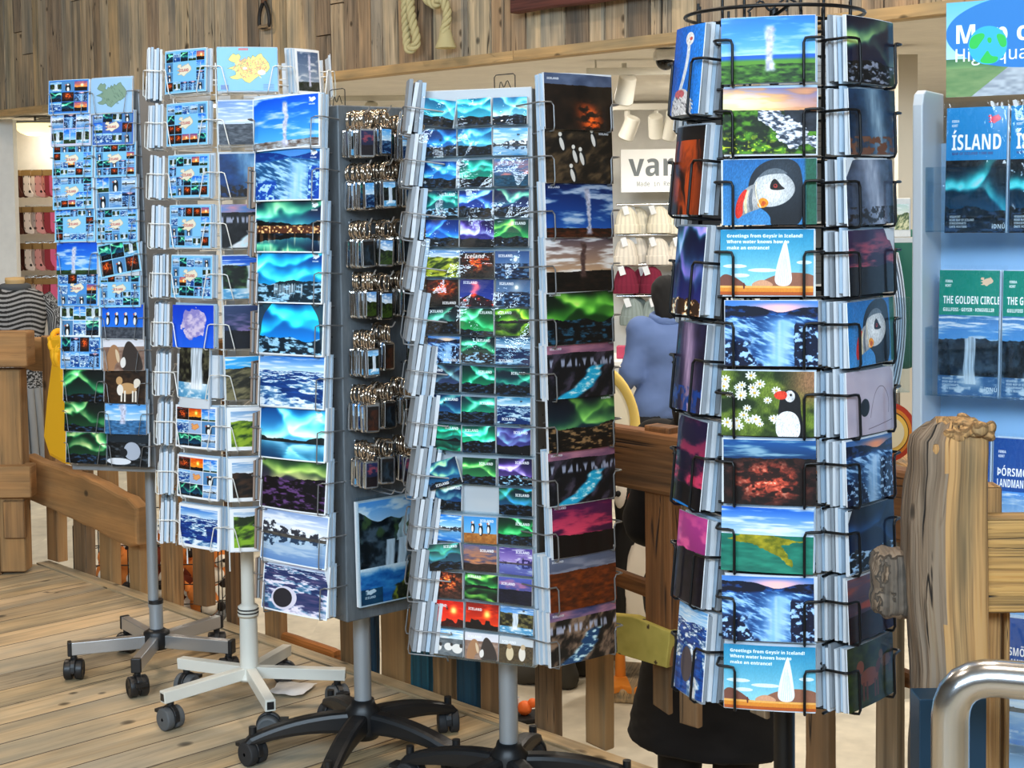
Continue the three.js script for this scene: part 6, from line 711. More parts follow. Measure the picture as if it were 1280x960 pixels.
function person(label, x, z, turn, o) {
  const t = thing('person', label, 'person', [x, SHOP, z], turn), k = o.h / 1.7, J = (a) => a.map(v => v * k);
  const hip = [[-0.09, .9, 0, .1], [0.09, .9, 0, .1]].map(J), kneeL = J([-0.1, .5, .01, .062]), kneeR = J([0.1, .5, o.step ?? .01, .062]), ankL = J([-0.1, .09, -.02, .042]), ankR = J([0.1, .09, (o.step ?? 0) - .02, .042]);
  const toeL = J([-0.11, .04, .15, .036]), toeR = J([0.11, .04, (o.step ?? 0) + .15, .036]), waist = J([0, 1.08, 0, .115]), chest = J([0, 1.28, -.01, .135]), shL = J([-0.17, 1.38, 0, .062]), shR = J([0.17, 1.38, 0, .062]), neck = J([0, 1.44, 0, .055]), skull = J([0, 1.58, .02, .08]);
  const elL = J([-0.23, 1.12, .02, .045]), elR = J([0.23, 1.12, .02, .045]), wrL = J([-0.2, 1.0, .22, .03]), wrR = J([0.2, 1.0, .22, .03]);
  const legs = [[hip[0], kneeL], [kneeL, ankL], [hip[1], kneeR], [kneeR, ankR]], torso = [[hip[0], hip[1]], [hip[0], waist], [hip[1], waist], [waist, chest], [chest, shL], [chest, shR]], arms = [[shL, elL], [elL, wrL], [shR, elR], [elR, wrR]];
  const mid = [0, 0.85 * k, 0.05], body = [sdfGeo(bones([...legs, [ankL, toeL], [ankR, toeR], ...torso, ...arms, [chest, neck], [neck, J([0, 1.52, 0.01, .05])]]), mid, 0.95 * k, 72)];
  const hx = (q) => q * k, head = (X, Y, Z) => { let d = ellD(X, Y, Z, J([0, 1.6, .015]), J([.073, .108, .09])); d = smin(d, capD(X, Y, Z, J([0, 1.54, .03, .045]), J([0, 1.51, .06, .03])), 0.03); d = smin(d, capD(X, Y, Z, J([0, 1.61, .1, .008]), J([0, 1.575, .118, .013])), 0.012); for (const s of [-1, 1]) { d = smin(d, ellD(X, Y, Z, J([s * .074, 1.59, .0]), J([.011, .03, .02])), 0.006); d = Math.max(d, -(Math.hypot(X - hx(s * .03), Y - hx(1.605), Z - hx(.106)) - hx(.012))); } d = smin(d, capD(X, Y, Z, J([-.02, 1.54, .095, .007]), J([.02, 1.54, .095, .007])), 0.006); return d; };
  body.push(sdfGeo(head, [0, 1.58 * k, .02], .17 * k, 60));
  for (const s of [-1, 1]) { const w = s < 0 ? wrL : wrR, B = [[w, [w[0], w[1] - .03, w[2] + .07, .03]]]; for (let q = 0; q < 4; q++) { const fx = w[0] + (q - 1.5) * .019, a = [fx, w[1] - .035, w[2] + .08, .009], L = [.032, .038, .036, .028][q], b = [fx, w[1] - .05, w[2] + .08 + L, .0085], c = [fx, w[1] - .085, w[2] + .085 + L, .008]; B.push([a, b], [b, c]); } B.push([[w[0] - s * .03, w[1] - .02, w[2] + .03, .012], [w[0] - s * .052, w[1] - .035, w[2] + .07, .01]]); body.push(sdfGeo(bones(B, 0.01), [w[0], w[1] - .03, w[2] + .05], .1, 44)); }
  mesh('body', mergeGeometries(body), std(o.skin ?? 0xc99a80, 0.6), t);
  for (const s of [-1, 1]) mesh('eye', ball(.011 * k, J([s * .03, 1.605, .096])), std(0x241a16, 0.3), t);
  mesh('jacket', sdfGeo((X, Y, Z) => { let d = bones([...torso, ...arms], 0.05, 0.022)(X, Y, Z); d = smin(d, bones([[J([0, 1.43, -.03, .075]), J([0, 1.46, -.03, .075])]])(X, Y, Z), 0.03); if (o.coat) { const cy = clamp((Y - o.coat * k) / (0.95 * k - o.coat * k)); d = smin(d, Math.max(Math.hypot(X / lerp(1.35, 1.15, cy), Z) - lerp(.21, .15, cy) * k, o.coat * k - Y, Y - 1.0 * k), 0.04); } else d = Math.max(d, .82 * k - Y); d += (fbm(X * 14 + Y * 22, Z * 14 + Y * 26, 4, 2) - 0.5) * 0.012; return Math.max(d, (Y - 1.49 * k)); }, [0, 1.0 * k, .06], .82 * k, 84), o.jacket, t);
  mesh('collar', xf(new THREE.TorusGeometry(0.085 * k, 0.026 * k, 10, 24), J([0, 1.455, -.02]), [Math.PI / 2 - 0.25, 0, 0], [1.1, 0.9, 1.3]), o.jacket, t);
  mesh('trousers', sdfGeo((X, Y, Z) => Math.max(bones([...legs, [hip[0], hip[1]]], 0.03, 0.02)(X, Y, Z) + (fbm(X * 14, Y * 9, 6, 2) - 0.5) * 0.012, .1 * k - Y), [0, .5 * k, .02], .6 * k, 64), o.trousers, t);
  for (const [a, b] of [[ankL, toeL], [ankR, toeR]]) mesh('boot', sdfGeo((X, Y, Z) => Math.max(smin(bones([[a, b], [a, [a[0], a[1] + .07, a[2], .05]], [a, [a[0], .045, a[2] - .03, .042]]], 0.03, 0.014)(X, Y, Z), 9, .01), -Y), [a[0], .1, a[2] + .06], .2, 44), o.boots, t);
  mesh('hair', sdfGeo((X, Y, Z) => { let d = ellD(X, Y, Z, J([0, 1.625, -.02]), J([.1, .11, .105])); d = smin(d, ellD(X, Y, Z, J([0, 1.53, -.05]), J([.095, .13, .075])), 0.03); d += (noise(X * 60, Y * 20, 3) - 0.5) * 0.006; return Math.max(d, -ellD(X, Y, Z, J([0, 1.565, .1]), J([.068, .09, .1]))); }, [0, 1.58 * k, 0], .2 * k, 60), o.hair, t);
  return t;
}
const denim = new THREE.MeshStandardMaterial({ color: 0x5c74a6, roughness: 0.85, map: SPECK });
{
  const p1 = atDepth(832, 460, 9.3); person('person with black hair in a blue denim jacket, seen from behind', p1.x, p1.z, Math.PI + 0.35, { h: 1.62, jacket: denim, trousers: std(0x1c1f28, 0.9), boots: std(0x2a2622, 0.7), hair: std(0x050506, 0.9) });
  const p2 = atDepth(884, 800, 4.75); person('person in a long black coat behind the fence', p2.x, p2.z, 2.6, { h: 1.62, coat: 0.4, jacket: M.cloth, trousers: M.black, boots: std(0x0c0b0b, 0.6), hair: std(0x1a120e, 0.6) });
  const p3 = atDepth(706, 800, 6.5); person('person in dark trousers and laced hiking boots behind the fence', p3.x, p3.z - 0.1, -2.0, { h: 1.66, jacket: M.cloth, trousers: std(0x0d0d10, 0.9), boots: std(0x35332c, 0.7), hair: std(0x2a1c14, 0.6) });
}
// ---------------------------------------------------------------- the shop behind the fence
struct('wall_shop_pillar', plasterUV(box(0.5, 2.85, 0.1)), M.white, (() => { const p = atDepth(17, 200, 12.7); return [p.x - 0.25, SHOP + 1.425, p.z - 0.05]; })());
{ // varm wall: sign board, rails and hanging hats
  const d = 11.6, a = atDepth(776, 187, d), b = atDepth(985, 238, d), w = b.x - a.x, h = a.y - b.y;
  const cv = document.createElement('canvas'); cv.width = 1024; cv.height = 256; const c = cv.getContext('2d'); c.fillStyle = '#f3f6f6'; c.fillRect(0, 0, 1024, 256); c.fillStyle = '#6b7478'; c.font = 'bold 180px sans-serif'; c.fillText('varm', 46, 158); c.font = '34px monospace'; c.fillText('Made in Reykjavik', 96, 216);
  const tx = new THREE.CanvasTexture(cv); tx.colorSpace = THREE.SRGBColorSpace; const s = thing('shop_sign', 'white sign board lettered in grey above the hanging hats', 'sign', [(a.x + b.x) / 2, (a.y + b.y) / 2, -d]);
  mesh('sign_board', box(w, h, 0.03, [0, 0, -0.02]), M.white, s); mesh('spacer', box(0.05, 0.05, 0.5, [0, 0, -0.28]), M.white, s); const face = new THREE.PlaneGeometry(w, h), u = face.attributes.uv; for (let i = 0; i < 4; i++) u.setY(i, 0.02 + u.getY(i) * 0.96); mesh('lettering', face, new THREE.MeshStandardMaterial({ map: tx, roughness: 0.5 }), s);
  const wl = atDepth(640, 160, 12.1), wr = atDepth(1160, 160, 12.1); struct('wall_display', plasterUV(box(wr.x - wl.x, 2.85, 0.15)), M.white, [(wl.x + wr.x) / 2, SHOP + 1.43, -12.2]);
  const knit = (s) => dataTex(64, 64, (u_, v) => { const l = 0.86 + 0.14 * Math.abs(Math.sin(u_ * 16 * Math.PI)) * (0.7 + 0.3 * noise(u_ * 30, v * 30, s)); return [l, l, l]; }), KN = knit(3), km = (col) => new THREE.MeshStandardMaterial({ color: col, map: KN, roughness: 0.95 });
  const hatGeo = lathe([[0.001, 0.0], [0.03, -0.006], [0.07, -0.035], [0.093, -0.09], [0.098, -0.13], [0.106, -0.13], [0.11, -0.14], [0.108, -0.195], [0.1, -0.2], [0.095, -0.19]], 20).scale(0.95, 1.05, 0.55), tagG = box(0.045, 0.07, 0.004, [-0.03, -0.03, 0.06], [0.1, 0, 0.3]);
  const rowsH = [[262, 0xf0e8d2, 'cream'], [300, 0xe8dfd0, 'pale beige'], [337, 0x7a1a36, 'maroon'], [376, 0x8f9c98, 'grey-green']];
  rowsH.forEach(([py, col, nm], i) => {
    const y = atDepth(800, py - 4, 11.75).y, x0 = atDepth(770, py, 11.75).x, x1 = atDepth(1010, py, 11.75).x; const r = thing('wall_rail', `steel rail with ${nm} knitted hats below the lettered sign`, 'rail', [0, 0, 0]); mesh('bar', cyl(0.012, 0.012, x1 - x0, 10, [(x0 + x1) / 2, y + 0.015, -11.72], [0, 0, Math.PI / 2]), M.chrome, r); mesh('bracket', mergeGeometries([0.1, 0.5, 0.9].map(k => box(0.02, 0.02, 0.4, [lerp(x0, x1, k), y + 0.015, -11.92]))), M.chrome, r);
    const mat = km(col);
    for (let j = 0; j < 7; j++) for (const back of [0, 1]) { if (back && j % 2) continue; const t = thing('knitted_hat', `${nm} knitted hat with a white tag on the wall rail`, 'hat', [x0 + 0.1 + j * 0.2 + rr(-0.03, 0.03) + back * 0.09, y + rr(-0.01, 0.005), -11.7 - back * 0.14], rr(-0.5, 0.5), `${nm} hats on the wall`); mesh('hat', hatGeo, mat, t); mesh('price_tag', tagG, M.paper, t); }
  });
  // table with small goods under the hats
  const ty = atDepth(795, 446, 10.6).y, t = thing('display_table', 'white table with small goods below the knitted hats', 'table', [1.25, SHOP, -10.6]); mesh('table_top', rbox(2.2, 0.04, 0.6, 0.005, [0, ty - SHOP - 0.02, 0]), M.white, t); for (const [x, z] of [[-1.05, -.25], [1.05, -.25], [-1.05, .25], [1.05, .25]]) mesh('leg', cyl(0.02, 0.02, ty - SHOP - 0.04, 10, [x, (ty - SHOP - 0.04) / 2, z]), M.white, t);
  const cols = [0xf2efe6, 0x5a4ab0, 0xe0b868, 0xf4f2ee, 0xb03a5a, 0x3a3a40, 0xe8dcc8]; for (let i = 0; i < 14; i++) { const sx = rr(0.05, 0.09), sy = rr(0.05, 0.13); single('small_box', 'small coloured goods box on the white table', 'box', rbox(sx, sy, 0.07, 0.008), std(cols[i % 7], 0.5), [0.25 + i * 0.13 + rr(-0.02, 0.02), ty + sy / 2, -10.6 + rr(-0.15, 0.2)], rr(-0.4, 0.4), 'goods on the white table'); }
}
{ // sock wall on the far left
  const d = 13.3; struct('wall_socks', plasterUV(box(3.2, 2.85, 0.12)), M.plaster, [atDepth(100, 200, d + 0.5).x, SHOP + 1.43, -d - 0.55]);
  const sock = (() => { const p = [[-.035, 0], [.035, 0], [.035, -.13], [.05, -.17], [.075, -.2], [.07, -.23], [.04, -.235], [-.02, -.215], [-.035, -.18]]; return extrude(p.reverse(), 0.022, 0.006).scale(0.82, 0.92, 1.0); })();
  const cat = dataTex(64, 64, (u, v) => { const x = (u * 2) % 1 - 0.5, y = (v * 2) % 1 - 0.5; return Math.hypot(x, y * 1.2) < 0.2 ? [0.12, 0.1, 0.1] : [1, 1, 1]; }); cat.repeat.set(7, 7);
  const mats = [['dark brown', std(0x4a1f14, 0.9)], ['white cat-patterned', new THREE.MeshStandardMaterial({ color: 0xe0d0c8, map: cat, roughness: 0.9 })], ['pink cat-patterned', new THREE.MeshStandardMaterial({ color: 0xc98a86, map: cat, roughness: 0.9 })], ['red', std(0x8a2832, 0.9)], ['hot pink', std(0xd05a80, 0.9)]];
  [216, 262, 308, 352].forEach((py, i) => {
    const y = atDepth(40, py, d).y, x0 = atDepth(14, py, d).x, x1 = atDepth(160, py, d).x, r = thing('wall_rail', `steel hook rail with patterned socks, ${ORD[i]} from the ceiling`, 'rail'); mesh('bar', box(x1 - x0, 0.014, 0.03, [(x0 + x1) / 2, y + 0.03, -d - 0.4]), M.chrome, r);
    [20, 34, 47, 58, 66, 82, 96].forEach((px, j) => { const [nm, mt] = mats[[0, 1, 2, 3, 4, 1, 2][j]], x = atDepth(px, py, d).x, arm = mesh('hook', cyl(0.004, 0.004, 0.4, 6, [x, y + 0.02, -d - 0.2], [Math.PI / 2, 0, 0]), M.chrome, r); for (let q = 0; q < 2; q++) { const t = thing('sock_pair', `pair of ${nm} socks on a wall hook, ${ORD[i]} rail from the ceiling`, 'socks', [x + rr(-0.01, 0.01), y, -d - 0.02 - q * 0.13], rr(-0.15, 0.15), `${nm} socks on the wall`); mesh('sock', sock, mt, t); mesh('card_header', box(0.075, 0.05, 0.026, [0, 0.0, 0.012]), std(0x8a6a3c, 0.8), t); } });
  });
}
{ // mannequin in a striped knit
  const p = atDepth(20, 400, 8.2), yN = atDepth(22, 346, 8.2).y, t = thing('mannequin', 'mannequin torso in a black and white striped knitted top', 'mannequin', [p.x, SHOP, p.z], 0.35), Hn = yN - SHOP;
  const prof = [[-.62, .15, .1], [-.5, .155, .105], [-.38, .14, .1], [-.28, .15, .108], [-.2, .165, .112], [-.13, .17, .105], [-.085, .14, .085], [-.06, .085, .07], [-.045, .06, .06]];
  const P = [], U = [], I = [], n = 32; prof.forEach(([y, a, b], j) => { for (let i = 0; i <= n; i++) { const q = i / n * 6.2832; P.push(a * Math.cos(q), Hn + y, b * Math.sin(q)); U.push(i / n * 2, (y + 0.62) / 0.6); } }); for (let j = 0; j < prof.length - 1; j++) for (let i = 0; i < n; i++) { const a = j * (n + 1) + i; I.push(a, a + n + 1, a + 1, a + 1, a + n + 1, a + n + 2); }
  const g = new THREE.BufferGeometry(); g.setAttribute('position', new THREE.Float32BufferAttribute(P, 3)); g.setAttribute('uv', new THREE.Float32BufferAttribute(U, 2)); g.setIndex(I); g.computeVertexNormals();
  const st = dataTex(128, 256, (u, v) => { const k = Math.sin((v + 0.02 * Math.sin(u * 6.28 * 2)) * 150), m = noise(u * 60, v * 120, 4); const band = v > 0.5 ? k : m * 2 - 1; const l = band > 0 ? 0.6 : 0.14; return [l, l, l]; });
  mesh('knitted_top', g, new THREE.MeshStandardMaterial({ map: st, roughness: 0.95 }), t);
  for (const s of [-1, 1]) mesh('sleeve', curveTube([[s * .14, Hn - .11, 0], [s * .2, Hn - .2, 0], [s * .215, Hn - .4, .02]], 0.048, 12, 12), new THREE.MeshStandardMaterial({ map: st, roughness: 0.95 }), t);
  mesh('neck_cap', lathe([[0, 0], [0.05, -0.004], [0.052, -0.02], [0.046, -0.05], [0.05, -0.06]], 24).translate(0, Hn, 0), std(0xc9a874, 0.6), t); mesh('collar', new THREE.TorusGeometry(0.066, 0.02, 8, 24).rotateX(Math.PI / 2).translate(0, Hn - 0.055, 0), std(0x4c5054, 0.9), t);
  mesh('skirt', mergeGeometries(Array.from({ length: 22 }, (_, i) => { const q = i / 22 * 6.2832; return curveTube([[.14 * Math.cos(q), Hn - .6, .1 * Math.sin(q)], [.16 * Math.cos(q), Hn - .8, .13 * Math.sin(q)], [.17 * Math.cos(q) + .01, Hn - 1.1, .14 * Math.sin(q)]], 0.022, 10, 6); })), std(0x8a8c8c, 0.95), t);
  mesh('foot_pole', cyl(0.015, 0.015, Hn - 0.6, 12, [0, (Hn - 0.6) / 2, 0]), M.chrome, t); mesh('foot_plate', cyl(0.15, 0.155, 0.012, 28, [0, 0.006, 0]), M.chrome, t);
}
{ // bowl lamp on the left, track lights, camera
  const d = 13.2, p = atDepth(44, 155, d), t = thing('bowl_lamp', 'pale yellow half-round bowl lamp under the shop ceiling', 'lamp', [p.x, p.y, p.z]);
  mesh('lamp_bowl', lathe([[0.001, -0.105], [0.07, -0.1], [0.13, -0.075], [0.17, -0.035], [0.185, 0], [0.178, 0], [0.12, -0.07], [0.001, -0.097]], 32), new THREE.MeshStandardMaterial({ color: 0xfff6c8, emissive: 0xfff0b0, emissiveIntensity: 0.9, roughness: 0.4 }), t); mesh('rim', box(0.4, 0.018, 0.4, [0, 0.01, 0]), M.greyMetal, t); mesh('stem', cyl(0.01, 0.01, Math.max(0.02, FH + 0.05 - p.y - 0.02), 8, [0, (FH + 0.05 - p.y + 0.02) / 2, 0]), M.greyMetal, t);
  const l = new THREE.PointLight(0xfff0c0, 0.16); l.position.set(p.x, p.y - 0.2, p.z); l.castShadow = true; l.shadow.radius = 6; scene.add(l);
  const rail = (x0, y0, x1, y1, d, label) => { const a = atDepth(x0, y0, d), b = atDepth(x1, y1, d), h = FH + 0.05 - a.y, r = thing('track_rail', label, 'light rail'), len = b.x - a.x; mesh('rail_bar', box(len, 0.04, 0.05, [(a.x + b.x) / 2, a.y, -d]), M.whitePaint, r); mesh('rail_drop', mergeGeometries([0.1, 0.9].map(k => cyl(0.006, 0.006, Math.max(0.02, h), 6, [lerp(a.x, b.x, k), a.y + h / 2, -d]))), M.whitePaint, r); };
  rail(733, 90, 850, 96, 8.6, 'long white light rail under the cream ceiling'); rail(760, 134, 905, 138, 10.4, 'light rail farther back over the lettered sign'); rail(380, 124, 515, 128, 11.2, 'pale light rail behind the keychain stand');
  const spot = (px, py, d, turn, label) => { const q = atDepth(px, py, d), s = thing('spotlight', label, 'spotlight', [q.x, q.y, q.z], turn); mesh('lamp_head', mergeGeometries([lathe([[0, 0.08], [0.045, 0.08], [0.05, 0.07], [0.055, -0.07], [0.05, -0.08], [0, -0.075]], 20).rotateX(0.5)]), M.whitePaint, s); mesh('lamp_lens', cyl(0.042, 0.042, 0.004, 18, [0, -0.074, 0]).rotateX(0.5), new THREE.MeshStandardMaterial({ color: 0xffffff, emissive: 0xfff4e0, emissiveIntensity: 1.5 }), s); mesh('bracket', box(0.02, 0.1, 0.03, [0, 0.1, -0.02]), M.whitePaint, s); };
  spot(782, 112, 8.6, 0.3, 'white spotlight hanging from the long rail'); spot(820, 158, 10.4, -0.2, 'white spotlight on the rail over the sign'); spot(838, 160, 10.4, 0.5, 'second white spotlight on the rail over the sign'); spot(787, 160, 10.4, 0.8, 'lit spotlight pointing down just above the sign'); spot(464, 142, 11.2, 0.2, 'spotlight on the rail behind the keychain stand');
  const cp = atDepth(832, 74, 8.0), cm = thing('dome_camera', 'white security camera with a dark dome', 'camera', [cp.x, cp.y, cp.z]); mesh('housing', rbox(0.12, 0.055, 0.12, 0.015, [0, 0.02, 0]), M.white, cm); mesh('dome', xf(new THREE.SphereGeometry(0.052, 24, 12, 0, 6.3, Math.PI / 2, Math.PI / 2), [0, -0.006, 0]), std(0x101214, 0.08), cm); mesh('arm', cyl(0.012, 0.012, Math.max(0.02, FH + 0.05 - cp.y - 0.045), 8, [0, (FH + 0.05 - cp.y + 0.045) / 2, 0]), M.white, cm);
}
{ // things hanging on the fascia: shovel handle, ropes, red board
  const s0 = onFascia(330, 10, 0.05), sh = thing('shovel', 'old wooden shovel with a black D-grip hanging on the plank wall', 'shovel', s0.p.toArray(), FASCIA_TURN); const gy = onFascia(330, 34, 0.05).y - s0.y;
  mesh('grip', mergeGeometries([wire([[-.008, 0.04, 0], [-.052, gy * 0.25, 0], [-.056, gy, 0], [.056, gy, 0], [.052, gy * 0.25, 0], [.008, 0.04, 0]], 0.012, 0.03, 8)]), std(0x1d1a19, 0.6), sh); mesh('grip_bar', cyl(0.014, 0.014, 0.1, 12, [0, gy + 0.004, 0], [0, 0, Math.PI / 2]), wood(WOOD_A, 0xb59a78), sh); mesh('shaft', cyl(0.019, 0.019, 1.0, 12, [0, 0.53, 0]), wood(WOOD_A, 0x7a5238), sh); mesh('blade', xf(new THREE.SphereGeometry(0.16, 20, 12, 0, 6.3, 0, 1.3), [0, 1.15, 0], [Math.PI / 2, 0, 0], [0.8, 0.3, 1.1]), std(0x4a4038, 0.6, 0.5), sh);
  const rope = std(0xc4b98a, 0.95), twist = (pts, r = 0.022) => { const cu = new THREE.CatmullRomCurve3(pts.map(p => new THREE.Vector3(...p))), L = cu.getLength(), fr = cu.computeFrenetFrames(80, false), out = []; for (let k = 0; k < 3; k++) { const q = []; for (let i = 0; i <= 80; i++) { const a = i / 80 * L / 0.12 * 6.28 + k * 2.094, c = cu.getPointAt(i / 80); q.push(c.addScaledVector(fr.normals[i], Math.cos(a) * r * 0.6).addScaledVector(fr.binormals[i], Math.sin(a) * r * 0.6)); } out.push(new THREE.TubeGeometry(new THREE.CatmullRomCurve3(q), 160, r * 0.62, 6)); } return mergeGeometries(out); };
  const rp = (px, py) => { const q = onFascia(px, py, 0.05); return [q.s, q.y, 0]; };
  const mk = (label, pts, tass) => { const o = onFascia(...pts[0], 0.1), t = thing('rope', label, 'rope', o.p.toArray(), FASCIA_TURN), rel = (q) => { const v = onFascia(...q, 0.1); return [v.s - o.s, v.y - o.y, 0]; }; mesh('strand', twist(pts.map((q, i) => { const v = rel(q); v[2] = (i % 2) * 0.015; return v; })), rope, t); if (tass) { const e = rel(pts[pts.length - 1]); mesh('frayed_end', lathe([[0.001, 0.03], [0.03, 0.02], [0.042, -0.03], [0.06, -0.075], [0.05, -0.08], [0.001, -0.06]], 14).translate(...e), rope, t); } };
  mk('looped greenish rope hanging on the plank wall', [[508, -60], [509, 0], [508, 40], [514, 62], [520, 55], [517, 20], [512, -10], [514, -60]]); mk('greenish rope with a frayed end on the plank wall', [[527, -30], [534, -4], [545, 6], [555, -2], [559, 18], [557, 42]], true);
  const b0 = onFascia(637, 14, 0.12), b1 = onFascia(835, -16, 0.12), len = Math.hypot(b1.p.x - b0.p.x, b1.p.z - b0.p.z), rb = thing('red_board', 'weathered dark red board fixed across the plank wall', 'board', fasciaAt((b0.s + b1.s) / 2, (b0.y + 0.08), 0.05).toArray(), FASCIA_TURN); mesh('board', metreUV(extrude([[-len / 2, -.09], [-len / 4, -.085], [0, -.093], [len / 4, -.086], [len / 2, -.09], [len / 2, .1], [0, .09], [-len / 2, .1]], 0.07, 0.008), 'x'), M.redboard, rb); rb.rotation.z = 0;
}
{ // puffin figure, cream chair back, striped round board, and goods beside it
  const p = atDepth(795, 755, 6.45), t = thing('puffin_figure', 'large black and white puffin figure with orange feet behind the fence', 'figure', [p.x + 0.02, SHOP, p.z], -0.25);
  const out = (X, Y, Z) => smin(smin(ellD(X, Y, Z, [0, .48, 0], [.15, .33, .14]), ellD(X, Y, Z, [0, .84, .02], [.1, .11, .1]), .08), ellD(X, Y, Z, [0, .2, -.12], [.07, .06, .12]), .05);
  mesh('body', sdfGeo(out, [0, .5, 0], .5, 64), std(0x0d0e11, 0.7), t); mesh('belly', sdfGeo((X, Y, Z) => Math.max(out(X, Y, Z) - 0.006, ellD(X, Y, Z, [0.02, .45, .16], [.07, .26, .12])), [0, .5, 0], .5, 64), std(0xe9e6de, 0.8), t);
  for (const s of [-1, 1]) { mesh('wing', xf(new THREE.SphereGeometry(0.2, 20, 14), [s * .155, .46, .05], [0.1, s * 0.5, s * 0.12], [0.18, 1.35, 0.6]), std(0x0b0c0e, 0.75), t); mesh('foot', extrude([[-.03, -.03], [.03, -.03], [.075, .12], [.03, .1], [0, .135], [-.03, .1], [-.075, .12]].reverse(), 0.03, 0.006).rotateX(Math.PI / 2).translate(s * .08, 0.075, 0.09), std(0xe08a2c, 0.6), t); mesh('leg', cyl(0.02, 0.024, 0.14, 10, [s * .08, .14, .06]), std(0xe08a2c, 0.6), t); mesh('cheek', xf(new THREE.SphereGeometry(0.062, 16, 12), [s * .05, .85, .07], [0, 0, 0], [0.8, 1, 0.7]), std(0xdfdcd4, 0.8), t); mesh('eye', ball(0.013, [s * .075, .87, .105]), M.black, t); }
  mesh('beak', extrude([[0, .06], [.06, .05], [.13, .0], [.1, -.05], [0, -.05]], 0.05, 0.012).rotateY(-Math.PI / 2).translate(.025, .83, .1), std(0xd8501e, 0.5), t); mesh('pedestal', rbox(0.4, 0.06, 0.4, 0.01, [0, 0.03, 0]), M.under, t);
  const c0 = atDepth(766, 508, 7.0), ch = thing('tub_chair', 'cream rounded chair back with a soft yellow rim', 'chair', [c0.x - 0.02, SHOP, c0.z], 0.5), yb = c0.y - SHOP; mesh('back_rim', xf(new THREE.TorusGeometry(0.17, 0.03, 12, 40), [0, yb - 0.02, 0], [-0.15, 0, 0.35], [0.75, 1.15, 1]), std(0xe2c46a, 0.85), ch); mesh('back_panel', xf(new THREE.SphereGeometry(0.17, 24, 16), [0, yb - 0.02, -0.01], [-0.15, 0, 0.35], [0.72, 1.12, 0.12]), std(0xd9d2bc, 0.9), ch); mesh('seat', rbox(0.36, 0.1, 0.36, 0.04, [0, 0.42, 0.1]), std(0xd9d2bc, 0.9), ch); for (const [x, z] of [[-.14, -.04], [.14, -.04], [-.14, .24], [.14, .24]]) mesh('leg', cyl(0.018, 0.014, 0.38, 8, [x, 0.19, z]), M.picket[0], ch); mesh('back_post', box(0.05, 0.45, 0.03, [0, yb - 0.35, -0.03]), M.picket[0], ch);
  const r0 = atDepth(1108, 540, 4.9), rd = thing('striped_board', 'round painted board with red, orange and yellow bands', 'board', [r0.x, r0.y, r0.z], 0.1); [[0.098, 0xb83a22], [0.082, 0xe0862c], [0.07, 0x2a2018], [0.066, 0xf0c45a], [0.052, 0xe8dcb8]].forEach(([R, c], i) => mesh('band', cyl(R, R, 0.012, 40, [0, 0, i * 0.004], [Math.PI / 2, 0, 0]), std(c, 0.5), rd));
  const sh = thing('side_table', 'pale wooden side table behind the striped board', 'table', [r0.x, SHOP, r0.z - 0.05]); mesh('table_top', rbox(0.5, 0.03, 0.3, 0.004, [0, r0.y - 0.115 - SHOP, 0]), M.fresh, sh); for (const [x, z] of [[-.2, -.1], [.2, -.1], [-.2, .1], [.2, .1]]) mesh('leg', box(0.03, r0.y - 0.13 - SHOP, 0.03, [x, (r0.y - 0.13 - SHOP) / 2, z]), M.fresh, sh);
  const gp = atDepth(1122, 360, 6.4); const gj = thing('green_jacket', 'dark green garment on a stand behind the map cabinet', 'jacket', [gp.x, SHOP, gp.z]); mesh('stand_pole', cyl(0.012, 0.012, gp.y - 0.05 - SHOP, 8, [0, (gp.y - 0.05 - SHOP) / 2, 0]), M.chrome, gj); mesh('stand_foot', cyl(0.15, 0.15, 0.012, 20, [0, 0.006, 0]), M.chrome, gj); mesh('garment', sdfGeo((X, Y, Z) => ellD(X, Y, Z, [0, 0, 0], [.17, .3, .07]) + (fbm(X * 12, Y * 5, 3, 2) - 0.5) * 0.03, [0, 0, 0], .36, 40).translate(0, gp.y - 0.05 - SHOP, 0), std(0x0f5244, 0.85), gj);
  const bp = atDepth(1125, 272, 3.9); const fb = thing('small_picture_box', 'small white box with a floral print beside the map cabinet', 'box', [bp.x, bp.y, bp.z], -0.1); mesh('box', rbox(0.05, 0.1, 0.03, 0.003), M.white, fb); const pr = printAny(64, 110, motif.valley({ s: 77, g1: 0x8fae7a, g2: 0xe0d8b0, top: 0xb8d0c8, bot: 0xe8ecdc })); mesh('print', cardGeo(0.036, 0.066, 0.001, pr, 0, false), pr.s.matte, fb).position.set(0.002, 0.002, 0.0165); mesh('shelf', box(0.1, 0.012, 0.08, [0.02, -0.057, 0]), M.white, fb); mesh('shelf_post', box(0.02, bp.y - 0.06 - SHOP, 0.02, [0.05, -(bp.y - 0.06 - SHOP) / 2 - 0.06, -0.02]), M.white, fb);
  const dp = atDepth(1132, 300, 8); struct('door_1', plasterUV(box(0.1, 2.85, 0.08)), std(0xb5ad9c, 0.7), [dp.x, SHOP + 1.425, -8]);
}
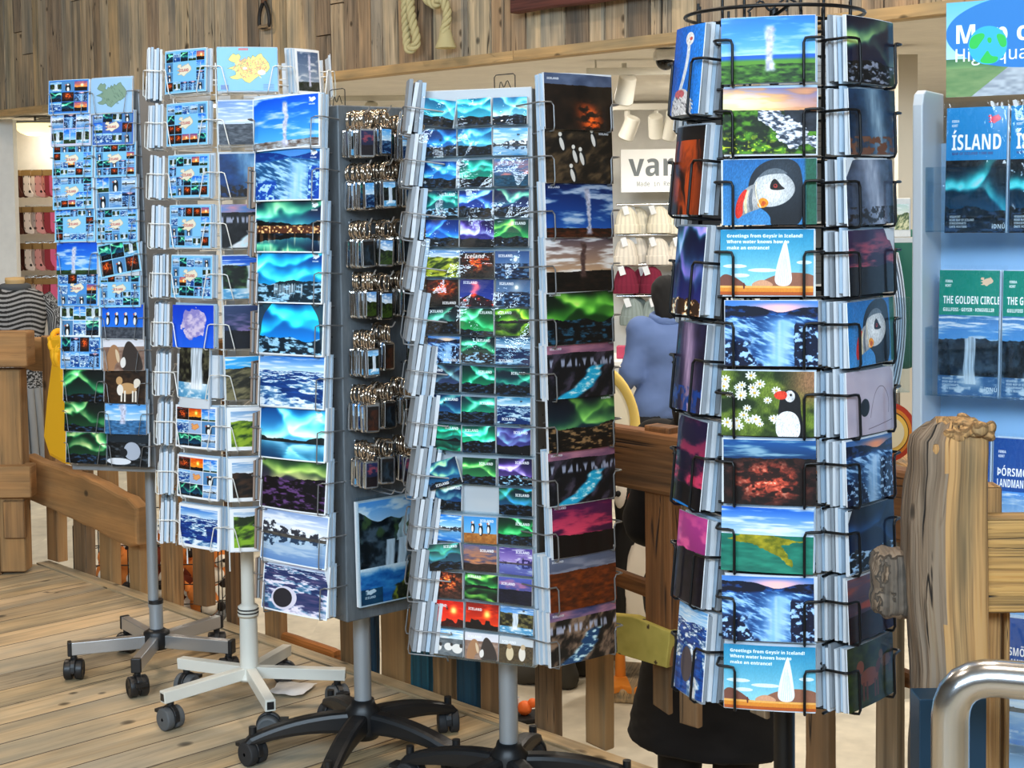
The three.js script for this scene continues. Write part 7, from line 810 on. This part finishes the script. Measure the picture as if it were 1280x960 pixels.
{ // wire basket of fox plush toys
  const p = atHeight(205, 770, SHOP), t = thing('wire_basket', 'black wire basket full of orange fox plush toys', 'basket', [p.x - 0.03, SHOP, p.z]), w = 0.72, d = 0.45, h = 0.5, G_ = [];
  for (let y = 0; y <= 5; y++) { const q = 0.02 + y * h / 5; G_.push(wire([[-w / 2, q, d / 2], [w / 2, q, d / 2], [w / 2, q, -d / 2], [-w / 2, q, -d / 2], [-w / 2, q, d / 2]], 0.003, 0.01)); } for (let i = 0; i <= 8; i++) for (const z of [-d / 2, d / 2]) G_.push(wire([[-w / 2 + w * i / 8, 0.01, z], [-w / 2 + w * i / 8, h + 0.02, z]], 0.003)); for (let i = 1; i < 5; i++) for (const x of [-w / 2, w / 2]) G_.push(wire([[x, 0.01, -d / 2 + d * i / 5], [x, h + 0.02, -d / 2 + d * i / 5]], 0.003));
  mesh('wire_cage', mergeGeometries(G_.map(g => g.toNonIndexed())), M.blackMetal, t); mesh('basket_floor', box(w, 0.01, d, [0, 0.01, 0]), M.blackMetal, t);
  const or = std(0xd8803a, 0.95), wh = std(0xf0e8da, 0.95), br = std(0x6a2a14, 0.95), bk = std(0x1c1412, 0.9);
  for (let i = 0; i < 14; i++) { const lay = Math.floor(i / 5), f = thing('plush_fox', i % 4 === 3 ? 'reddish brown fox plush toy in the wire basket' : 'orange and white fox plush toy in the wire basket', 'plush toy', [t.position.x + (-0.26 + (i % 5) * 0.13 + lay * 0.03), SHOP + 0.09 + lay * 0.15, t.position.z + rr(-0.04, 0.1)], rr(-1, 1), i % 4 === 3 ? 'brown fox plush toys' : 'orange fox plush toys'); const m = i % 4 === 3 ? br : or; mesh('body', ball(0.075, [0, 0, 0], [1, 1.05, 0.95]), m, f); mesh('head', ball(0.062, [0, 0.085, 0.035], [1.1, 0.9, 0.95]), m, f); mesh('muzzle', ball(0.034, [0, 0.07, 0.085]), wh, f); mesh('nose', ball(0.01, [0, 0.078, 0.118]), bk, f); mesh('belly', ball(0.05, [0, -0.01, 0.04]), wh, f); for (const s of [-1, 1]) { mesh('ear', xf(new THREE.ConeGeometry(0.024, 0.05, 10), [s * 0.042, 0.145, 0.03]), m, f); mesh('paw', ball(0.024, [s * 0.05, -0.04, 0.065]), bk, f); } f.rotation.z = rr(-0.5, 0.5); }
}
{ // yellow rain jacket hung over the fence, small tray with an orange toy, paper on the deck
  const pts = [[62, 420], [78, 418], [88, 430], [84, 470], [92, 520], [94, 582], [84, 580], [66, 570], [58, 545], [62, 500], [68, 455]].map(([x, y]) => { const q = onFence(x, y, 0.14); return [q.s, q.y]; });
  const y0 = thing('yellow_jacket', 'bright yellow rain garment hung over the driftwood fence', 'jacket', [fenceXZ(0)[0], 0, fenceXZ(0)[1]], FENCE_TURN), yel = std(0xf0b414, 0.7), g = extrude(pts.reverse(), 0.06, 0.02).translate(0, 0, 0.1), c = pts.reduce((a, q) => [a[0] + q[0] / pts.length, a[1] + q[1] / pts.length], [0, 0]);
  mesh('garment', g, yel, y0); mesh('ruffle', mergeGeometries(Array.from({ length: 9 }, (_, i) => xf(new THREE.TorusGeometry(0.022 + 0.008 * (i % 3), 0.012, 7, 14), [c[0] + rr(-0.03, 0.04), 0.93 + rr(-0.02, 0.07), 0.13], [rr(0, 3), rr(0, 3), 0]))), yel, y0);
  const q = atHeight(656, 900, SHOP), tr = thing('floor_tray', 'black tray with an orange toy on the shop floor', 'tray', [q.x, SHOP, q.z], 0.3); mesh('tray', rbox(0.16, 0.02, 0.12, 0.006, [0, 0.012, 0]), M.black, tr); mesh('orange_toy', mergeGeometries([ball(0.03, [0, 0.05, 0]), ball(0.02, [0.03, 0.07, 0.01])]), std(0xf0722c, 0.6), tr); mesh('white_cup', lathe([[0, 0], [0.02, 0], [0.028, 0.07], [0.025, 0.07], [0.018, 0.004], [0, 0.004]], 18).translate(-0.045, 0.022, -0.02), M.paper, tr);
  const a = [[335, 868], [350, 854], [397, 856], [378, 872]].map(([x, y]) => atHeight(x, y, 0.004)), pg = new THREE.PlaneGeometry(1, 1, 10, 10), pp = pg.attributes.position; for (let i = 0; i < pp.count; i++) { const u = pp.getX(i) + 0.5, v = pp.getY(i) + 0.5, A_ = a[0].clone().lerp(a[3], u), B_ = a[1].clone().lerp(a[2], u), P_ = A_.lerp(B_, v); pp.setXYZ(i, P_.x, 0.004 + 0.012 * fbm(u * 4, v * 4, 5, 2), P_.z); } pg.computeVertexNormals(); single('paper_sheet', 'crumpled white paper sheet lying on the deck by the wheels', 'paper', pg, M.paper);
}
// ---------------------------------------------------------------- the right foreground: map cabinet, driftwood post, handrail
{
  const o = atDepth(1140, 300, 2.95), phi = -30 * deg, yT = atDepth(1150, 112, 2.95).y, t = thing('map_cabinet', 'pale grey open map cabinet with a light blue back panel', 'cabinet', [o.x, 0, o.z], phi);
  // local x along the cabinet front, z out of it; its left front edge at the origin
  const side = extrude([[0, 0], [0, yT - 0.03], [-0.01, yT - 0.008], [-0.03, yT], [-0.16, yT], [-0.16, 0]].reverse(), 0.02, 0.003).rotateY(-Math.PI / 2);
  mesh('side_panel', side.clone().rotateY(Math.PI).translate(0, 0, 0).rotateY(Math.PI).translate(0.02, 0, 0), M.cabinet, t); mesh('back_panel', box(0.8, yT - 0.1, 0.015, [0.41, (yT - 0.1) / 2, -0.15]), M.cabinetBlue, t); mesh('side_panel', side.clone().translate(0.82, 0, 0), M.cabinet, t); mesh('base', box(0.8, 0.1, 0.15, [0.41, 0.05, -0.075]), M.cabinet, t);
  const toLocal = (px, py, z) => { const r = rayOf(px, py), O = camera.position, n = new THREE.Vector3(Math.sin(phi), 0, Math.cos(phi)), ax = new THREE.Vector3(Math.cos(phi), 0, -Math.sin(phi)), q = new THREE.Vector3(o.x, 0, o.z).addScaledVector(n, z), k = q.clone().sub(O).dot(n) / r.dot(n), p = r.multiplyScalar(k).add(O), v = p.clone().sub(q); return [v.dot(ax), p.y]; };
  const W2 = (x, y, z) => new THREE.Vector3(o.x + x * Math.cos(phi) + z * Math.sin(phi), y, o.z - x * Math.sin(phi) + z * Math.cos(phi));
  const holder = (px0, py0, px1, py1, z, label, w = 0.5) => { const [x0, y1] = toLocal(px0, py0, z), [, y0] = toLocal(px0, py1, z), g = thing('brochure_holder', label, 'holder', W2(x0, y0, z).toArray(), phi), h = y1 - y0; mesh('front_sheet', box(w, h, 0.003, [w / 2, h / 2, 0]), M.acrylic, g); mesh('tray_floor', box(w, 0.003, 0.05, [w / 2, 0.0015, -0.026]), M.acrylic, g); mesh('side_sheet', box(0.003, h, 0.05, [0.0015, h / 2, -0.026]), M.acrylic, g); return { x0, y0 }; };
  const mapPrint = (kind) => { const cv = { big: (c, x, y, w, h) => {
    const band = kind === 2 ? '#1e4f9c' : kind === 1 ? '#0f8a78' : '#1a86c8'; const split = kind === 1 ? 0.36 : 0.42;
    paintMotif(c, x, y + h * split, w, h * (1 - split), kind === 0 ? A({ s: 88, sky: 0x0c1a24, low: 0x14506a, c1: 0x2fb8b0, c2: 0x8ff0e0, base: 0.72, gc: 0x1a222c }) : kind === 1 ? motif.fall({ s: 89, sky: 0x6fa4dc, cliff: 0x23303c, c2: 0x4f5c66, u0: 0.55, wd: 0.1, topv: 0.3, pool: 0x4f6f90 }) : motif.lake({ s: 90 }));
    c.fillStyle = band; c.fillRect(x, y, w, h * split + 1); c.fillStyle = '#fff'; const T = (s, fx, fy, sz, sx = 0.62) => { c.save(); c.translate(x + fx * w, y + fy * h); c.scale(sx, 1); c.font = 'bold ' + sz * h + 'px sans-serif'; c.fillText(s, 0, 0); c.restore(); };
    if (kind === 0) { T('ÍSLAND', 0.09, 0.34, 0.17, 0.62); c.fillStyle = '#5a3a6a'; T('MAP OF ICELAND 1:500 000', 0.1, 0.38, 0.03, 0.8); c.fillStyle = '#dfe8ee'; T('FERÐA', 0.09, 0.12, 0.03); T('KORT', 0.09, 0.155, 0.03); isle(c, x + w * 0.68, y + h * 0.06, w * 0.22, h * 0.08, '#e0405a'); }
    if (kind === 1) { T('THE GOLDEN CIRCLE', 0.07, 0.27, 0.088, 0.5); T('GULLFOSS · GEYSIR · ÞINGVELLIR', 0.07, 0.33, 0.04, 0.62); T('FERÐA', 0.1, 0.1, 0.03); T('KORT', 0.1, 0.135, 0.03); isle(c, x + w * 0.68, y + h * 0.05, w * 0.22, h * 0.08, '#e8c8a8'); }
    if (kind === 2) { T('ÞÓRSMÖRK', 0.06, 0.3, 0.09, 0.62); T('LANDMANNALAUGAR', 0.06, 0.39, 0.09, 0.45); T('FERÐA', 0.08, 0.12, 0.03); T('KORT', 0.08, 0.155, 0.03); }
    c.fillStyle = '#e8eef2'; for (let i = 0; i < 4; i++) T(['VEGAKORT', 'ROAD MAP OF ICELAND', 'STRASSENKARTE', 'CARTE ROUTIERE'][i], 0.08, 0.88 + i * 0.026, 0.024, 0.7); T('iDNÚ', 0.78, 0.965, 0.05, 0.8); } }; return printAny(300, 660, cv); };
  const prints = [0, 1, 2].map(mapPrint), mw = 0.115, mh = 0.243;
  const maps = (row, px, py, z, label, kind, n, gap = 0.122) => { for (let k = 0; k < 3; k++) { const [x, y] = toLocal(px, py, z), w = W2(x + k * gap, y, z); const m = thing('folded_map', `${label}${['', ', second copy along', ', third copy along'][k]}`, 'map', w.toArray(), phi, 'folded maps in the cabinet'); m.rotation.order = 'YXZ'; m.rotation.x = -0.07; mesh('cover', cardGeo(mw, mh, 0.002, prints[kind], 0.003, false).translate(mw / 2, mh / 2, 0), prints[kind].s.mat, m); mesh('folded_sheets', mergeGeometries([0, 1, 2].slice(0, n).map(i => box(mw, mh, 0.006, [mw / 2 + 0.002 * i, mh / 2 + 0.001 * i, -0.006 - i * 0.008]))), M.paperBlue, m); mesh('film_sleeve', new THREE.PlaneGeometry(mw + 0.008, mh + 0.012, 8, 12).translate(mw / 2, mh / 2 + 0.004, 0.005), M.film, m); } };
  holder(1157, 209, 1280, 290, -0.02, 'clear acrylic holder in front of the upper blue maps'); maps(0, 1180, 291, -0.045, 'folded map with a blue cover and dark aurora picture', 0, 2);
  holder(1155, 409, 1280, 494, -0.02, 'clear acrylic holder in front of the green-topped maps'); maps(1, 1171, 492, -0.045, 'folded map with a green top and waterfall picture', 1, 3);
  holder(1155, 610, 1280, 700, -0.02, 'clear acrylic holder behind the driftwood post'); maps(2, 1160, 695, -0.045, 'folded map with a dark blue cover, low in the cabinet', 2, 3); 
  maps(2, 1235, 925, -0.03, 'folded map with a dark blue cover near the cabinet foot', 2, 3); holder(1160, 850, 1280, 925, -0.02, 'clear acrylic holder near the cabinet foot');
  { // poster on the cabinet
    const [x0, yTop] = toLocal(1183, 4, -0.14), [, yBot] = toLocal(1183, 122, -0.14), w = 0.44, h = yTop - yBot, P = { big: (c, x, y, W, Hh) => { const k = W / 0.44;
      paintMotif(c, x, y, W, Hh, { f: (u, v) => { const rd = Math.abs(u - 0.36) < (v - 0.55) * 0.55; if (v < 0.6) return mix(H(0x6fb4e0), H(0xd8e8ee), v); if (v < 0.7 && !rd) return mix(H(0x3f6a4a), H(0x7f9a6a), noise(u * 12, v * 20, 2)); return rd ? mix(H(0x8a9098), H(0xb4babf), noise(u * 40, v * 40, 3)) : mix(H(0x5a7a50), H(0x8a9a70), fbm(u * 14, v * 20, 5, 3)); } });
      c.fillStyle = '#1579c8'; c.beginPath(); c.ellipse(x + W * 0.36, y + Hh * 0.34, W * 0.36, Hh * 0.38, 0, 0, 7); c.fill();
      c.fillStyle = '#fff'; c.font = 'bold ' + Hh * 0.27 + 'px sans-serif'; c.fillText('Map of Iceland', x + W * 0.035, y + Hh * 0.44); c.font = Hh * 0.19 + 'px sans-serif'; c.fillText('High quality', x + W * 0.035, y + Hh * 0.63);
      const gx = x + W * 0.185, gy = y + Hh * 0.47, R = Hh * 0.2; c.save(); c.beginPath(); c.arc(gx, gy, R, 0, 7); c.fillStyle = '#28b4f0'; c.fill(); c.clip(); for (const b of [[[-.9, -.5], [-.3, -.7], [-.1, -.5], [-.4, -.1], [-.6, .2], [-1, .1]], [[.4, -.6], [.9, -.5], [1, .1], [.7, .2], [.5, -.2]], [[-.5, .9], [-.2, .5], [0, .2], [.15, .6], [.6, .6], [.4, 1]], [[-.05, -.4], [.2, -.4], [.2, -.1], [0, -.1]]]) blob(c, b.map(([a, d]) => [gx + a * R, gy + d * R]), '#22c24a'); c.restore(); } };
    const r = printAny(640, Math.round(640 * h / w), P), m = thing('poster', 'blue poster with a road and a globe above the map cabinet', 'poster', W2(x0 + w / 2, (yTop + yBot) / 2, -0.14).toArray(), phi); mesh('poster_board', cardGeo(w, h, 0.006, r, 0, false), r.s.matte, m); mesh('poster_stay', box(0.03, 0.3, 0.006, [0, -h / 2, -0.01]), M.greyMetal, m); }
  { // small clear holder with leaflets on the outer side
    const a = atDepth(1096, 372, 2.98), b = atDepth(1137, 490, 2.98), g = thing('leaflet_holder', 'clear side holder with white leaflets on the map cabinet', 'holder', [b.x, b.y, b.z + 0.0], 0), w = b.x - a.x, h = a.y - b.y; for (const z of [0.0, -0.11]) mesh('sheet', box(w, h, 0.003, [-w / 2, h / 2, z]), M.acrylic, g); mesh('outer_sheet', box(0.003, h, 0.11, [-w, h / 2, -0.055]), M.acrylic, g); mesh('tray_floor', box(w, 0.003, 0.11, [-w / 2, 0, -0.055]), M.acrylic, g);
    for (let i = 0; i < 5; i++) { const lf = (() => { const q = new THREE.BoxGeometry(0.002, 0.27, 0.095, 1, 10, 1), p = q.attributes.position; for (let j = 0; j < p.count; j++) { const v = (p.getY(j) + 0.135) / 0.27; p.setX(j, p.getX(j) - 0.022 * Math.pow(2 * v - 1, 2) * (0.7 + 0.1 * i)); } q.computeVertexNormals(); return q; })(); const m = single('leaflet', 'white bowed leaflet in the clear side holder', 'leaflet', lf, i % 3 === 2 ? M.paperBlue : M.paper, [b.x - 0.006 - i * 0.0045, b.y + 0.14, b.z - 0.055], 0, 'leaflets in the side holder'); } }
}
{ // the driftwood post with its boards
  const d = 2.2, base = atDepth(1185, 700, d), t = thing('driftwood_post', 'thick weathered driftwood post with a knobbly top', 'post', [base.x, 0, base.z]);
  const E = [[526, 1168, 1218], [530, 1160, 1224], [538, 1151, 1227], [547, 1143, 1228], [562, 1141, 1227], [585, 1141, 1226], [610, 1137, 1226], [650, 1134, 1226], [700, 1134, 1227], [745, 1136, 1227], [770, 1138, 1227], [800, 1141, 1228], [830, 1143, 1229], [880, 1143, 1229], [960, 1143, 1230], [1300, 1143, 1234]], rows = E.map(([py, a, b]) => { const A_ = atDepth(a, py, d), B_ = atDepth(b, py, d); return [A_.y, A_.x - base.x, B_.x - base.x]; }); rows[rows.length - 1][0] = 0;
  const fine = []; for (let i = 0; i < rows.length - 1; i++) { const n = Math.max(1, Math.round((rows[i][0] - rows[i + 1][0]) / 0.02)); for (let k = 0; k < n; k++) fine.push([0, 1, 2].map(q => lerp(rows[i][q], rows[i + 1][q], k / n))); } fine.push(rows[rows.length - 1]);
  const N = 56, P = [], U = [], quad = (a0, a1, col) => { const I = [], Q = [], V = []; return { a0, a1 }; };
  const ring = ([y, x0, x1], j) => Array.from({ length: N + 1 }, (_, i) => { const a = i / N * Math.PI * 2, cx = (x0 + x1) / 2, rx = (x1 - x0) / 2, sq = 1 / Math.pow(Math.pow(Math.abs(Math.cos(a)), 7) + Math.pow(Math.abs(Math.sin(a)), 7), 1 / 7), k = 1 + (noise(i * 0.12, y * 5, 12) - 0.5) * 0.03 + (Math.cos(a) < -0.3 && i > 0 ? (fbm(i * 1.1, y * 6, 15, 3) - 0.62) * 0.3 - 0.09 * sst(0.8, 1, 1 - Math.abs(noise(i * 0.45, y * 3, 21) - 0.5) * 2.4) : 0), tz = Math.min(0.05, 0.05 * (j < 4 ? (j + 1.5) / 5 : 1)); return [cx + Math.cos(a) * rx * sq * Math.min(k, 1.02), y + (j < 3 ? (fbm(i * 0.8, j, 7, 2) - 0.5) * 0.012 : 0), Math.sin(a) * tz * sq * k, a * 0.06, y]; });
  const R = fine.map(ring), build = (keep) => { const P_ = [], U_ = [], I_ = []; R.forEach(r => r.forEach(v => { P_.push(v[0], v[1], v[2]); U_.push(v[3], v[4]); })); for (let j = 0; j < R.length - 1; j++) for (let i = 0; i < N; i++) if (keep(i, j)) { const a = j * (N + 1) + i; I_.push(a, a + 1, a + N + 1, a + 1, a + N + 2, a + N + 1); } if (keep(-1, -1)) { const c = P_.length / 3; P_.push((R[0][0][0] + R[0][N / 2][0]) / 2, R[0][0][1] + 0.006, 0); U_.push(0, 0); for (let i = 0; i < N; i++) I_.push(c, i + 1, i); } const g = new THREE.BufferGeometry(); g.setAttribute('position', new THREE.Float32BufferAttribute(P_, 3)); g.setAttribute('uv', new THREE.Float32BufferAttribute(U_, 2)); g.setIndex(I_); g.computeVertexNormals(); return g; };
  const grey = (i, j) => { if (i < 0) return false; const a = (i + 0.5) / N * 6.2832, lim = -0.28 + 0.1 * Math.sin(R[j][0][1] * 14); return Math.cos(a) * (1 / Math.pow(Math.pow(Math.abs(Math.cos(a)), 5) + Math.pow(Math.abs(Math.sin(a)), 5), 0.2)) < lim; };
  mesh('post', build((i, j) => !grey(i, j)), M.drift, t); labelTag(mesh('weathered_side', build(grey), M.driftGrey, t), 'grey weathered and grooved side');
  const crumbs = []; for (let i = 0; i < 46; i++) { const x = lerp(-0.036, 0.05, rnd()), low = x < -0.012; crumbs.push(metreUV(xf(new THREE.IcosahedronGeometry(rr(0.006, 0.0125), 1), [x, rows[0][0] - (low ? 0.028 : 0.006) - rr(0, 0.014), rr(-0.03, 0.045)], [rr(0, 3), rr(0, 3), rr(0, 3)], [1.2, 0.8, 1]), 'y', rnd(), rnd())); } labelTag(mesh('ragged_top', mergeGeometries(crumbs), M.drift, t), 'crumbling broken top end');
  const put = (name, x0, y0, x1, y1, z, th, mat, along) => { const a = atDepth(x0, y1, d), b = atDepth(x1, y0, d); mesh(name, metreUV(rbox(b.x - a.x, b.y - a.y, th, 0.006, [(a.x + b.x) / 2 - base.x, (a.y + b.y) / 2, z]), along, rnd() * 3, rnd() * 3), mat, t); };
  put('board', 1200, 640, 1420, 760, 0.01, 0.05, M.fresh, 'x'); put('upright_board', 1216, 610, 1258, 1210, -0.035, 0.04, M.drift, 'y'); put('upright_board', 1262, 755, 1272, 1210, -0.045, 0.03, M.drift, 'y');
  const a0 = atDepth(1104, 738, d), a1 = atDepth(1160, 738, d); mesh('arm', metreUV(sdfGeo((X, Y, Z) => { const q = [Math.max(Math.abs(X) - 0.06, 0), Math.max(Math.abs(Y) - 0.032, 0), Math.max(Math.abs(Z) - 0.012, 0)]; return Math.hypot(...q) - 0.022 + (fbm(X * 34 + Z * 20, Y * 40, 5, 4) - 0.5) * 0.02; }, [0, 0, 0], 0.11, 60).translate(a0.x - base.x + 0.078, a0.y, -0.05), 'y', 0.3, 0.7), M.driftGrey, t);
}
{ // navy steel post and stainless handrail
  const d = 2.12, a = atDepth(1141, 864, d), b = atDepth(1224, 864, d); single('steel_post', 'dark navy square steel post beside the handrail', 'post', rbox(b.x - a.x, a.y, 0.05, 0.002, [0, a.y / 2, 0]), M.navy, [(a.x + b.x) / 2, 0, -d + 0.01]);
  const h = atDepth(1188, 850, 1.95), g = thing('handrail', 'bent stainless steel handrail tube in front of the driftwood post', 'handrail', [h.x, 0, h.z]), y = atDepth(1240, 842, 1.95).y; mesh('rail_tube', new THREE.TubeGeometry(rodPath([[0, 0, 0], [0, y, 0], [0.5, y - 0.012, 0.14]], 0.06), 90, 0.0245, 24), M.steel, g); mesh('foot_flange', cyl(0.05, 0.05, 0.01, 28, [0, 0.005, 0]), M.steel, g);
}
for (const s of sheets) s.t.needsUpdate = true;
console.log('sheets', sheets.length);
renderer.render(scene, camera);
